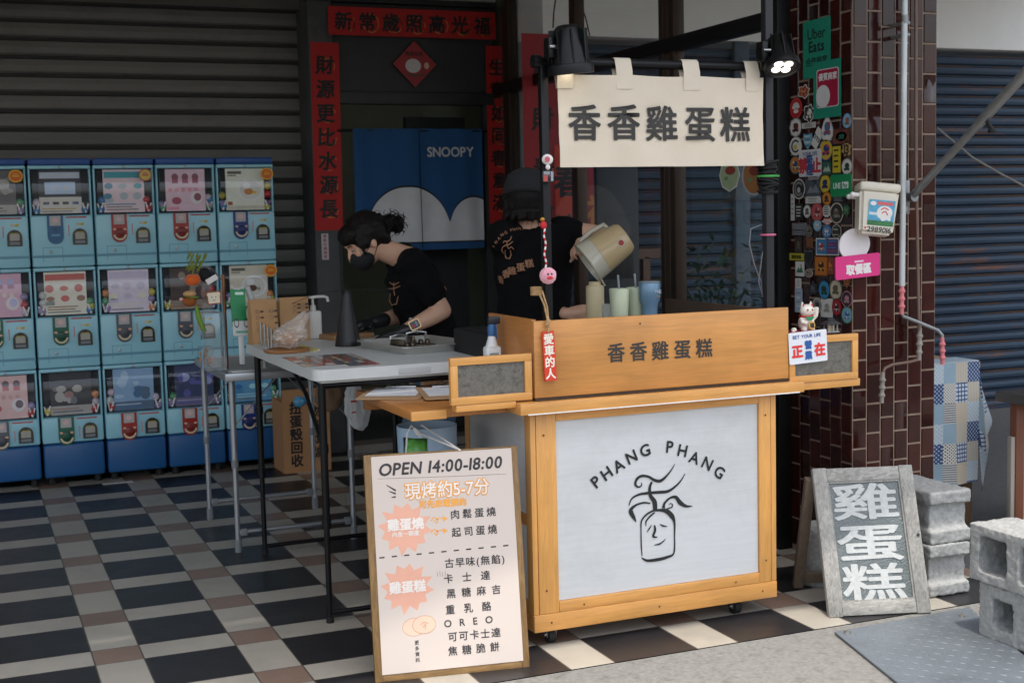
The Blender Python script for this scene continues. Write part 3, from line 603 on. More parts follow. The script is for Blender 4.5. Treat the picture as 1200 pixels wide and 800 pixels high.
# ---- menu board
BLp,BRp=V((1.0626,-3.259,0)),V((1.5419,-3.3327,0)); e=(BRp-BLp).normalized(); nn=V((-e.y,e.x,0)); th=R(8.5)
Tm=frame(BLp,e,V((0,0,1))*math.cos(th)+nn*math.sin(th)); W,H=.485,.69
OLD=wood('old_frame',(150,116,70),'z',.6,dark=.5,coat=0,knots=.3); OLDX=wood('old_frame_flat',(150,116,70),'x',.6,dark=.5,coat=0,knots=.3); PAP=mat('menu_paper',(206,193,183),.7,var=.012,scale=3)
t=thing('menu_board','tall framed paper menu in handwritten characters leaning in front of the cart','menu board',((BLp+BRp)/2)[:])
b=MB(); f=.024
b.box(0,f,0,H,-.022,0,OLD,.002,Tm); b.box(W-f,W,0,H,-.022,0,OLD,.002,Tm); b.box(f,W-f,0,f,-.021,-.001,OLDX,.002,Tm); b.box(f,W-f,H-f*.6,H,-.021,-.001,OLDX,.002,Tm); b.box(f,W-f,f,H-.015,-.02,-.012,OLDX,0,Tm); b.build('frame',t)
b=MB(); b.rect(.022,W-.020,.022,H-.006,PAP,Tm,.0004,.0006)
MK=mat('marker_black',(52,49,50),.6); ORG=mat('menu_orange',(232,164,78),.7); PEA=mat('menu_peach',(226,170,146),.7); PAW=mat('menu_white',(232,224,216),.7)
mz=lambda zx,zy:on(Tm,410+zx/2.757,510+zy/2.757)
def mt_(s_,zx,zy,size,mt=MK,bold=.02,**k):
    x,y=mz(zx,zy); b.text(s_,size,mt,Tm,x,y,k.pop('z',.0016),bold=bold,jit=.03,**k)
mt_('OPEN 14:00-18:00',295,98,.052,bold=.025,sx=.98,shear=.16,sp=.03)
b.stroke([mz(90,140),mz(300,133),mz(505,124)],.0008,MK,Tm,.0016)
mt_('現烤約5-7分',315,172,.054,ORG,bold=.075,sx=.93,z=.0016); mt_('現烤約5-7分',315,172,.054,PAW,bold=.012,sx=.93,z=.0030)
mt_('可先來電預約',300,218,.025,ORG,bold=.05); 
def burst(zx,zy,rx,ry):
    x,y=mz(zx,zy); pts=[]
    for i in range(24): a=2*PI*i/24+.1; k=(1 if i%2 else .72)*(1+.06*math.sin(i*2.3)); pts.append((x+rx*k*math.cos(a),y+ry*k*math.sin(a)))
    b.prism(pts,PEA,Tm,.0003,.001)
burst(178,299,.084,.082); burst(185,492,.082,.078)
mt_('雞蛋燒',180,286,.038,PAW,bold=.035); mt_('內含一顆蛋',180,317,.017,PAW,bold=.02); mt_('雞蛋糕',186,488,.038,PAW,bold=.035)
for s_,zx,zy,sp in (('肉鬆蛋燒',398,250,.14),('起司蛋燒',402,307,.14),('古早味(無餡)',403,405,.0),('卡士達',378,456,.75),('黑糖麻吉',400,503,.42),('重乳酪',383,556,.72),('OREO',383,600,.62),('可可卡士達',402,642,.02),('焦糖脆餅',400,688,.32)): mt_(s_,zx,zy,.0305,bold=.015,sp=sp*1.1+.10)
for k in range(11): a=mz(95+k*40,395-k*3.9); c=mz(112+k*40,393.3-k*3.9); b.stroke([a,c],.0042,MK,Tm,.0014)
for k in range(3): b.stroke([mz(118+k*8,160+k*20),mz(148,178+k*10)],[.002,.006],MK,Tm,.0014)
for y0 in (270,309):
    b.stroke([mz(262,y0+6),mz(272,y0-6),mz(284,y0+2),mz(280,y0+12),mz(274,y0+4),mz(292,y0-3),mz(308,y0-2)],.003,ORG,Tm,.0014); b.prism([mz(300,y0-12),mz(316,y0-2),mz(302,y0+8)],ORG,Tm,.0002,.0013)
for k in range(4): b.stroke([mz(284+k*8,455),mz(281+k*9,440-3*(k%2))],.0016,flat('#8e8a88'),Tm,.0014)
for q,(zx,zy) in enumerate(((208,618),(240,610))):
    x,y=mz(zx,zy); b.disc(x,y,.037,.028,flat('#c48a6e'),Tm,.0011+q*.0006,26); b.disc(x,y,.0355,.0265,flat('#dfbfa8'),Tm,.0013+q*.0006,26)
x,y=mz(240,610); b.stroke([(x-.012,y),(x,y+.008),(x+.012,y+.002)],.0014,flat('#c48a6e'),Tm,.0026); b.stroke([(x-.006,y-.008),(x+.004,y),(x+.002,y-.012)],.0014,flat('#c48a6e'),Tm,.0026)
x,y=mz(216,668); b.vtext('更多資訊',.0145,MK,Tm,x,y,.0175,z=.0014,bold=.01)
b.build('menu_sheet',t)
# ---- A-board with pebbled glass
BLp,BRp=V((2.6649,-3.3328,.002)),V((3.0120,-3.4419,.002)); e=(BRp-BLp).normalized(); nn=V((-e.y,e.x,0)); th=R(21)
Ta=frame(BLp,e,V((0,0,1))*math.cos(th)+nn*math.sin(th)); W,H=.364,.52
GWD=wood('weathered_wood',(172,170,164),'z',.85,dark=.45,scale=7,coat=0,knots=.3); GWX=wood('weathered_wood_flat',(174,172,166),'x',.85,dark=.45,scale=7,coat=0,knots=.3); GWB=wood('weathered_brown',(112,97,82),'z',.85,dark=.6,coat=0)
t=thing('sandwich_board','weathered grey wooden sandwich board with white lettering on pebbled glass','sign board',((BLp+BRp)/2)[:])
b=MB(); f=.05
b.box(0,f,0,H,-.024,0,GWD,.003,Ta); b.box(W-f,W,0,H,-.024,0,GWD,.003,Ta); b.box(f,W-f,.003,f,-.023,-.002,GWX,.003,Ta); b.box(f,W-f,H-f,H-.002,-.023,-.002,GWX,.003,Ta)
for r_ in ((f,f+.006,f,H-f),(W-f-.006,W-f,f,H-f),(f+.006,W-f-.006,f,f+.006),(f+.006,W-f-.006,H-f-.006,H-f)): b.box(*r_,-.02,-.006,GWD,0,Ta)
b.build('front_frame',t)
b=MB(); SLT=mat('pebbled_slate',(92,100,100),.3,var=.10,scale=40,bump=1.0,bscale=150,coat=.3); b.box(f+.006,W-f-.006,f+.006,H-f-.006,-.016,-.011,SLT,0,Ta)
LET=mat('letter_white',(180,183,181),.75,var=.12,scale=60)
for ch,px,py,sx in (('雞',1014.7,586.5,1.50),('蛋',1020.7,634.5,1.50),('糕',1025,681,1.42)):
    x,y=on(Ta,px,py); b.text(ch,.134,LET,Ta,x,y,-.009,bold=.020,sx=sx*1.22)
b.build('lettered_pane',t)
p=Ta@V((0,H-.03,-.03)); p2=Ta@V((W,H-.03,-.03)); q=V((2.755,-2.985,.012)); q2=q+(p2-p)
def leg(a,c,w,mt):
    d=(c-a).normalized(); T=frame(a,e,d); return MB().box(-.002,w,0,(c-a).length,-.012,.012,mt,.002,T)
bb=leg(q,p,.035,GWB); bb2=leg(q2-e*.035,p2-e*.035,.035,GWB); bb.v+=[]; k=len(bb.v)
bb.v+=bb2.v; bb.f+=[tuple(i+k for i in f_) for f_ in bb2.f]; bb.mi+=bb2.mi
Tr=frame(q,e,(p-q)); bb.box(.036,W-.037,.02,.06,-.01,.01,GWB,.002,Tr); bb.box(.036,W-.037,(p-q).length-.06,(p-q).length-.02,-.01,.01,GWB,.002,Tr); bb.build('rear_frame',t)
MB().cyl(Ta@V((W-.012,.27,-.001)),Ta@V((W-.012,.27,.005)),.005,INK,n=12).build('screw',t)
# ---- breeze blocks
def rough(mb,name,parent=None,vox=.007,amp=.0035,sc=55,mt=None):
    o=clay(mb,vox,name,mt or C_BLK,parent,2)
    for v in o.data.vertices: 
        n=V(v.normal); c=v.co; v.co=c+n*(amp*mnoise.noise(c*sc)+amp*.8*mnoise.noise(c*sc*2.7)+amp*1.6*min(0,mnoise.noise(c*14)))
    return o
xa,xb=Yp(1089,690,-3.30).x,Yp(1136,690,-3.30).x
for k,(lb,dx,dy) in enumerate((('lower breeze block of the two stacked against the brown pillar',.0,.0),('upper breeze block of the two stacked against the brown pillar',.006,.006))):
    b=MB(); z=k*.192+.001
    b.box(xa+dx,xb+dx,-3.305+dy,-2.92,z,z+.047,C_BLK); b.box(xa+.008+dx,xb-.008+dx,-3.284+dy,-2.93,z+.03,z+.165,C_BLK); b.box(xa+dx,xb+dx,-3.305+dy,-2.92,z+.143,z+.19,C_BLK)
    tag(rough(b,'breeze_block'),lb,'concrete block','breeze blocks by the steel plate')
for k,(lb,dx,dy,hy,hz) in enumerate((('lower hollow breeze block at the edge of the steel plate, with small holes',.012,-.035,.045,.047),('upper hollow breeze block at the edge of the steel plate, with large holes',0,0,.060,.058))):
    b=MB(); X0=2.968+dx; Y1=-3.672+dy; z=k*.186+.001
    b.box(X0,X0+.19,Y1-.39,Y1,z,z+.0925-hz,C_BLK); b.box(X0,X0+.19,Y1-.39,Y1,z+.0925+hz,z+.185,C_BLK)
    c1,c2=Y1-.105,Y1-.285
    for a,c in ((c1+hy,Y1),(c2+hy,c1-hy),(Y1-.39,c2-hy)): b.box(X0,X0+.19,a,c,z+.01,z+.175,C_BLK)
    b.box(X0+.15,X0+.188,Y1-.38,Y1-.01,z+.01,z+.175,C_BLK)
    tag(rough(b,'breeze_block'),lb,'concrete block','breeze blocks by the steel plate')
c=Zp(960,682); b=MB(); b.lathe([(.078,0),(.08,.01),(.074,.20),(.066,.225),(.02,.228)],C_BLK,c,26); tag(rough(b,'concrete_weight',amp=.002),'round concrete weight standing behind the sandwich board','concrete weight')
# ---- bucket on its stool behind the menu
c=V((1.475,-2.80,0)); t=thing('wooden_stool','low wooden stool under the pale blue bucket behind the menu board','stool',c); MB().lathe([(.13,.37),(.135,.375),(.135,.395),(.13,.40)],WDD,c,24).build('seat',t)
for k in range(4): a=PI/4+k*PI/2; MB().cyl(c+V((.13*math.cos(a),.13*math.sin(a),0)),c+V((.09*math.cos(a),.09*math.sin(a),.37)),.014,WDD).build('leg',t)
p=Yp(500,498,-2.80); c=V((p.x,-2.80,.401)); zr=p.z-.401+.002; r=.103
PBL=mat('pale_blue_plastic',(166,192,214),.35,var=.04,scale=3,coat=.1)
t=thing('bucket','pale blue plastic bucket with a cut opening tied behind the menu board','bucket',c)
b=MB(); n=40
def bk(r_,rev):
    vs=[];fs=[]; zs=[0,zr*.62,zr*.9,zr]
    for z in zs:
        for i in range(n): a=2*PI*i/n; k=r_*(.9+.1*z/zr); vs.append((c.x+k*math.cos(a),c.y+k*math.sin(a),c.z+z))
    for j in range(3):
        for i in range(n):
            a=2*PI*(i+.5)/n
            if j==1 and 3.45<a<4.35: continue
            q=(j*n+i,j*n+(i+1)%n,(j+1)*n+(i+1)%n,(j+1)*n+i); fs.append(q[::-1] if rev else q)
    b.add(vs,fs,PBL)
bk(r,0); bk(r-.004,1); b.ring(0,0,r-.004,r,PBL,Matrix.Translation(c+V((0,0,zr))),0,n=n); b.lathe([(r*.88,.0),(r*.88,.004)],PBL,c,n)
b.build('pail',t)
b=MB(); ball(b,c+V((-.035,-.018,zr*.66)),(.062,.072,.08),mat('green_pack',(92,160,70),.3,var=.5,scale=26,coat=.4),14); ball(b,c+V((.02,.01,zr*.6)),(.06,.06,.07),mat('dark_pack',(44,60,66),.35,var=.5,scale=30,coat=.4),12); tag(b.build('snack_packet'),'green glossy packet inside the pale blue bucket','packet')
WRP=mat('white_cord',(226,224,218),.8,var=.08); b=MB()
pA=Yp(482,500,-2.905); pB=Yp(496,500,-2.907); pM=Tm@V((.30,.688,.004))
b.tube([pA+V((-.02,.004,-.09)),pA+V((-.015,.0,-.02)),pA+V((0,0,.004)),pA+V((.02,-.01,-.02)),pM],.0032,WRP); b.tube([pB+V((0,.02,.002)),pB+V((.0,0,.003)),pM],.0028,WRP); b.tube([pA+V((.008,-.006,-.005)),pA+V((.018,-.012,-.02)),pA+V((.028,-.02,-.034))],[.006,.008,.004],WRP)
tag(b.build('tied_rope'),'white cord tying the menu board to the bucket rim','cord')
# ---- things that stand in the tray
def cup(label,px,pyt,y,rt,rb,h,mt,lid=None,straw=None,band=None,cat='cup',z0=.986):
    p=Yp(px,pyt,y); c=V((p.x,y,z0)); h=p.z-z0
    t=thing(cat.replace(' ','_'),label,cat,c); b=MB(); b.lathe([(rb,0),(rb+.002,.004),(rt,h-.003),(rt-.002,h),(rt-.004,h-.002),(rb-.003,.006)],mt,c,26); b.build('vessel',t)
    if band: 
        k=len(b.v); b2=MB(); b2.lathe([(rb+.0006,.002),(rb+(rt-rb)*.35+.0012,h*.35)],band,c,26); b2.build('green_band',t)
    if lid: b2=MB(); b2.lathe([(rt+.002,h),(rt+.002,h+.005),(rt-.006,h+.007),(.002,h+.007)],lid,c,26); b2.build('lid',t)
    if straw: b2=MB(); b2.cyl(c+V((.005,0,h*.5)),c+V((-.004,.0,h+.05)),.004,straw,n=8); b2.build('straw',t)
    return t
LIM=mat('lime_cup',(200,208,176),.35,var=.05); GRB=mat('lime_band',(176,204,44),.4)
cup('first lime drink cup with a straw, nearest the squeeze bottle',725.5,338,-2.72,.037,.027,.12,LIM,straw=flat('#9aa0a4'),band=GRB)
cup('second lime drink cup with a straw, beside the blue tumbler',745,336.5,-2.68,.037,.027,.12,LIM,straw=flat('#9aa0a4'),band=GRB)
TMB=mat('blue_tumbler',(120,152,178),.35,metal=.2,var=.04)
p=Yp(761,331,-2.74); c=V((p.x,-2.74,.986)); h=p.z-.986; t=thing('tumbler','dusty blue insulated tumbler standing in the cart tray','tumbler',c)
b=MB(); b.lathe([(.027,0),(.028,.05),(.030,h*.5),(.038,h*.62),(.040,h-.004),(.038,h)],TMB,c,28); T=front(c.x,c.y-.0405,c.z+h*.8); b.text('THE',.016,flat('#d8dee2'),T,.012,0,bold=.02); b.text('cup',.012,flat('#c8a060'),T,.014,-.016); b.build('vessel',t)
b=MB(); b.lathe([(.040,h),(.041,h+.004),(.03,h+.006),(.002,h+.006)],mat('clear_lid',(150,160,168),.2),c,28); b.build('lid',t)
BTL=mat('batter_bottle',(216,200,158),.4,var=.05); p=Yp(697,330,-2.34); c=V((p.x,-2.34,.986)); h=p.z-.986
t=thing('squeeze_bottle','tall cream squeeze bottle being filled from the tilted jug','bottle',c); b=MB(); b.lathe([(.034,0),(.036,.006),(.036,h-.022),(.034,h-.016),(.024,h-.012),(.024,h),(.021,h),(.021,h-.02)],BTL,c,26); b.build('vessel',t); POURB=V((c.x,c.y,c.z+h))
c=V((Yp(709,371,-2.36).x,-2.36,.986)); t=thing('bottle_cap','flat pale screw cap lying beside the squeeze bottle','cap',c); b=MB(); b.lathe([(.024,0),(.026,.05),(.026,.062),(.02,.064)],mat('cap_pale',(170,172,160),.4),c,20); b.build('cap',t)
# spray bottle on the folding leaf
p=Yp(575.5,368,-2.95); c=V((p.x,-2.95,.801)); h=p.z-.801
t=thing('spray_bottle','white spray bottle with blue trigger head behind the left glass wing','spray bottle',c)
b=MB(); SPW=mat('bottle_white',(220,222,220),.35); b.box(c.x-.028,c.x+.028,c.y-.02,c.y+.02,c.z,c.z+h*.62,SPW,.010); b.lathe([(.022,h*.61),(.014,h*.70),(.012,h*.74)],SPW,c,18); b.build('bottle',t)
b=MB(); b.rect(-.016,.016,c.z+h*.22,c.z+h*.54,flat('#8f9692'),front(c.x,c.y-.0203,0),0,.0003); b.build('label',t)
b=MB(); BH=mat('trigger_blue',(44,92,140),.4); b.lathe([(.013,h*.74),(.014,h*.84),(.010,h*.88)],BH,c,16); b.box(c.x-.012,c.x+.03,c.y-.008,c.y+.008,c.z+h*.88,c.z+h*.97,mat('spray_dark',(40,44,50),.4),.003); b.box(c.x+.012,c.x+.018,c.y-.006,c.y+.006,c.z+h*.70,c.z+h*.88,BH,.002); b.build('trigger_head',t)
b=MB(); b.box(c.x-.004,c.x+.048,c.y-.05,c.y-.024,.801,.801+.072,mat('black_box',(26,27,30),.4),.004); tag(b.build('black_gadget'),'small black plastic gadget in front of the white spray bottle','gadget')
# clipboards
KRB=mat('kraft_board',(176,142,104),.75,var=.06); PPR=mat('white_paper',(226,228,232),.75,var=.02)
for k,(lb,c,a,z) in enumerate((('brown clipboard with papers overhanging the left end of the leaf',V((1.335,-2.68,0)),62,.8013),('brown clipboard with papers next to the glass wing on the leaf',V((1.50,-2.80,0)),78,.8055))):
    T=Matrix.Translation((c.x,c.y,z))@Matrix.Rotation(R(a),4,'Z'); t=thing('clipboard',lb,'clipboard',(c.x,c.y,z),'clipboards on the folding leaf')
    b=MB(); b.rect(-.155,.155,-.11,.11,KRB,T,0,.003,.012); b.build('board',t); b=MB(); b.rect(-.085,.12,-.085,.09,PPR,T,.0035,.0012); b.build('papers',t)
    b=MB(); b.box(.11,.145,-.055,.055,.004,.012,STE,.003,T); b.tube([(.12,-.03,.012),(.118,-.01,.026),(.118,.01,.026),(.12,.03,.012)],.003,INK,6,T); b.build('clip',t)
# ================================================================== CAPSULE MACHINES
GB=mat('machine_blue',(150,206,220),.32,var=.03,scale=2,coat=.25); GBD=mat('machine_base_blue',(26,86,140),.4,var=.06,scale=3,coat=.1); GCAP=mat('machine_cap_blue',(30,78,146),.4); GIN=mat('machine_inside',(24,30,40),.6); GWIN=glass('machine_window',(.97,.98,.99),.03,.9,base=.0,basecol=(.5,.52,.55))
PC={'blue':(24,92,136),'red':(166,44,36),'navy':(28,52,128),'green':(16,96,70),'grey':(92,96,104)}
_me={}
def part(key,name,parent,fn):
    """same shape again: share the mesh"""
    if key in _me: o=bpy.data.objects.new(name,_me[key]); COL.objects.link(o); adopt(o,parent); return o
    b=MB(); fn(b); o=b.build(name,parent); _me[key]=o.data; return o
def lighten(h): return '#%02x%02x%02x'%tuple(min(240,int(int(h[i:i+2],16)*1.28+6)) for i in (1,3,5))
def poster(b,spec,seed):
    rd=random.Random(seed); T=front(0,.018,0); bg,c1,c2,c3,style=spec; bg,c1,c2,c3=[lighten(q) for q in (bg,c1,c2,c3)]; x0,x1,z0,z1=-.108,.108,.288,.519
    b.box(x0,x1,.0185,.021,z0,z1,flat(bg,.45)); f=lambda a,b_,c,d,col,z=.0004: b.rect(a,b_,c,d,flat(col,.45),T,z)
    if style in 'hs': f(x0+.006,x1-.006,z1-.045,z1-.012,c1)
    if style=='h':
        f(x0+.03,x1-.03,.39,.455,c2,.0006)
        for k in (-.03,.03): b.disc(k,.42,.014,.012,flat(c1,.4),T,.0008)
        f(x0,x1,z0,.375,c3,.0005)
        for k in range(4): f(x0+.018+k*.05,x0+.05+k*.05,.335,.35,rd.choice(['#7a3540','#3b5f8c','#3a3b42','#5b6480']),.0008)
        f(x0+.01,x1-.03,.31,.315,'#c8a040',.0008); f(x0+.01,x1-.05,.297,.302,'#8a8478',.0008)
    elif style=='s':
        for k in range(6):
            a=x0+.03+.075*(k%3); c=.43-.055*(k//3)
            b.disc(a+rd.uniform(-.008,.008),c,.022,.013+rd.random()*.008,flat(rd.choice([c1,c2,c3]),.4),T,.0006+.0001*k)
        for k in range(3): f(x0+.012,x1-.02-rd.random()*.06,.30+.014*k,.306+.014*k,rd.choice(['#8a8680',c2]),.0007)
        f(x0+.005,x0+.05,.34,.362,c3,.0009)
    elif style=='c':
        for k in (-.055,.0,.055): b.disc(k,.475,.018,.02,flat(c2,.4),T,.0006); f(k-.016,k+.016,.44,.462,c1,.0007)
        for k in range(5): b.disc(x0+.025+k*.035,.405,.012,.012,flat(c3,.4),T,.0006)
        b.disc(.06,.36,.034,.036,flat('#f0e4e4',.4),T,.0007); b.disc(.065,.365,.02,.022,flat(c2,.4),T,.0009); b.disc(-.05,.345,.026,.02,flat(c1,.4),T,.0007); f(x0+.006,x0+.07,.296,.312,c3,.0008)
    elif style=='d':
        b.disc(.03,.40,.072,.062,flat('#f4f2ec',.4),T,.0006); b.disc(.03,.40,.060,.052,flat('#e6e2d8',.4),T,.0007); b.disc(.02,.39,.026,.018,flat(c2,.4),T,.0009); b.disc(.055,.385,.012,.010,flat(c3,.4),T,.001); b.disc(.01,.425,.022,.02,flat('#fbfaf5',.4),T,.0009)
        f(x0+.012,x0+.09,z1-.03,z1-.014,'#6a6255'); f(x0+.012,x0+.06,z1-.042,z1-.035,'#8a8274'); f(x0+.004,x1-.004,z0+.004,z0+.024,'#d8d0bc',.0008); f(x0+.01,x0+.035,.315,.335,'#b05a3a',.0008)
    else:
        for k in range(9): b.disc(rd.uniform(x0+.03,x1-.03),rd.uniform(.36,.48),rd.uniform(.012,.034),rd.uniform(.01,.03),flat(rd.choice([c1,c2,c3]),.4),T,.0005+.00008*k)
        f(x0,x1,z0,z0+.05,c3,.0014); f(x0+.01,x1-.05,z0+.014,z0+.022,c1,.0016); f(x0+.01,x1-.07,z0+.030,z0+.036,c2,.0016)
def machine(col,tier,label,plate,spec,sticker=None,caps=None):
    zb=.095+tier*.545; xc=.1595+.331*col; w=.1595
    t=thing('capsule_machine',label,'capsule machine',(xc,.5,zb),'capsule toy machines stacked in five columns'); L=V((xc,.5,zb))
    def P(key,name,par,fn):
        if key in _me: o=bpy.data.objects.new(name,_me[key]); COL.objects.link(o)
        else: b=MB(); fn(b); o=b.build(name); _me[key]=o.data
        o.parent=par; return o
    def body(b):
        z0=.135 if tier==0 else .0
        b.box(-w,w,.0,.40,z0+.002,.278,GB,.010,seg=3); b.box(-w,-w+.010,.012,.40,.272,.530,GB,.003); b.box(w-.010,w,.012,.40,.272,.530,GB,.003); b.box(-w,w,.0,.40,.524,.5435,GB,.006); b.box(-w+.010,w-.010,.36,.40,.279,.523,GIN)
        b.box(-w+.010,w-.010,.05,.055,.279,.523,GIN)
        for sx in (-1,1): b.box(-.004,.004,.01,.016,0,.055,WHT2,0,Matrix.Translation((sx*.128,0,.29))@Matrix.Rotation(R(-18*sx),4,'Y')); b.box(-.004,.004,.01,.016,0,.05,WHT2,0,Matrix.Translation((sx*.128,0.007,.29))@Matrix.Rotation(R(16*sx),4,'Y'))
        if tier: b.box(-w-.0005,w+.0005,-.0012,.01,.052,.066,mat('machine_band',(96,150,172),.4))
        T=front(0,-.0006,0)
        if tier:
            for a in ((-.105,-.103,.03,.105),(-.005,-.003,.03,.105),(-.105,-.003,.105,.107)): b.rect(*a,mat('machine_seam',(70,120,140),.5),T)
        b.lathe([(.009,0),(.009,.004),(.005,.006)],ALU,(0,0,0),14,frame((-.065,-.001,.082 if tier else .16),(1,0,0),(0,0,1))); b.lathe([(.008,0),(.008,.005),(.004,.007)],ALU,(0,0,0),14,frame((0,-.001,.534),(1,0,0),(0,0,1)))
        b.rect(.02,.128,.262,.270,flat('#b85a58'),T,.0006); b.rect(.068,.112,.222,.235,flat('#c9c6b0'),T,.0006); b.rect(.094,.112,.222,.235,flat('#c8b440'),T,.0008); b.rect(.030,.036,.165,.225,flat('#cf8a8a'),T,.0006)
    P('body%d'%(tier>0),'body',t,body)
    def win(b):
        prof=[(.010,.278),(-.008,.288),(-.020,.32),(-.024,.38),(-.024,.44),(-.016,.49),(-.002,.515),(.010,.523)]; x=w-.016
        vs=[(sx*x,y,z) for y,z in prof for sx in (-1,1)]; m=len(prof)
        b.add(vs,[(2*i,2*i+1,2*i+3,2*i+2) for i in range(m-1)]+[tuple(2*i for i in range(m-1,-1,-1)),tuple(2*i+1 for i in range(m))],GWIN)
    P('win','window',t,win)
    b=MB(); poster(b,spec,col*7+tier); o=b.build('poster'); o.parent=t
    PM=mat('plate_'+plate,PC[plate],.35,var=.04,coat=.2); PMD=mat('dial_'+plate,tuple(int(x*.8) for x in PC[plate]),.4)
    def pl_(b):
        T=front(-.036,-.001,0); q=[(-.041,.277),(-.041,.165)]+[(.041*math.cos(PI+PI*i/10),.165+.041*math.sin(PI+PI*i/10)) for i in range(1,10)]+[(.041,.165),(.041,.277)]
        b.prism(q,PM,T,.010); b.rect(-.028,.028,.222,.274,flat('#b9b6b4'),T,.0104); b.disc(0,.25,.016,.014,flat('#d9bcb8'),T,.0108)
    p_=P('plate'+plate,'crank_plate',t,pl_)
    if plate!='blue':
        def di(b):
            T=front(-.036,-.012,0); b.lathe([(.030,0),(.029,.012),(.018,.016)],PMD,(0,.172,0),20,T); b.ring(0,.172,.026,.036,flat('#d8c8a8'),T,.013,R(190),R(350)); b.box(-.02,.02,.166,.178,.012,.026,PMD,.003,T)
            for sx in (-1,1): b.disc(sx*.027,.196,.009,.006,flat('#e0b090' if plate!='navy' else '#c8a8a8'),T,.0142)
        P('dial'+plate,'dial',p_,di)
    else: P('dialb','dial',p_,lambda b: b.rect(-.022,.022,.166,.178,flat('#6fa0c0'),front(-.036,-.012,0),.0004) and b.lathe([(.008,0),(.008,.006)],PMD,(0,.20,0),14,front(-.036,-.012,0)))
    def door(b):
        T=front(.088,-.001,0); q=lambda r,h:[(-r,.118),(r,.118),(r,.118+h-r)]+[(r*math.cos(PI*i/10),.118+h-r+r*math.sin(PI*i/10)) for i in range(1,10)]+[(-r,.118+h-r)]
        D=0 if tier else .035
        T=front(.088,-.001,D); b.prism(q(.038,.088),mat('door_rim',(60,58,48),.3,coat=.3),T,.006); b.prism([(x*.84,(y-.118)*.88+.123) for x,y in q(.038,.088)],mat('door_dark',(40,38,32),.15,coat=.5),T,.002,.0062); b.rect(-.025,.025,.148,.182,flat('#a8a59a',.4),T,.0085); b.rect(-.026,.026,.126,.142,flat('#777c80',.25),T,.0086); b.rect(-.02,.02,.183,.188,flat('#b5ae50'),T,.0087)
    P('door%d'%(tier>0),'dispenser_door',t,door)
    if tier==0: P('base','base',t,lambda b:(b.box(-w+.002,w-.002,-.010,.40,-.050,.133,GBD,.014,seg=3),[b.cyl((sx*.12,y,-.092),(sx*.12,y,-.051),.02,RUB,n=14) for sx in (-1,1) for y in (.05,.34)]))
    if tier==2: P('cap','cap',t,lambda b:b.box(-w,w,-.004,.40,.5445,.580,GCAP,.008))
    if sticker:
        c1,c2,sx,sz=sticker; b=MB(); T=front(sx,-.027,sz); b.disc(0,0,.036,.034,flat(c1),T,0,28,.0008); b.disc(0,0,.029,.027,flat(c2),T,.001,28); b.rect(-.017,.017,-.004,.004,flat(c1),T,.0014); b.rect(-.012,.012,.008,.013,flat(c1),T,.0014); b.build('promo_sticker').parent=t
    rd=random.Random(col*31+tier*7); caps=list(caps or [])+[(sx*rd.uniform(.116,.130),.308+.043*k+rd.uniform(-.004,.004),rd.choice(['#c8b8c4','#9a8ab0','#c8b850','#b83a40','#4a80b0','#d0d0cc','#5a9a70','#d88a50'])) for sx in (-1,1) for k in range(rd.randrange(1,4))]
    if caps:
        b=MB()
        for x,z,c in caps: ball(b,(x,.03,z),.022,mat('capsule_'+c.strip('#'),c,.15,coat=.5),12)
        o=b.build('capsules'); o.parent=t; o['kind']='stuff'
OY=('#eab02c','#d8682c',.118,.487)
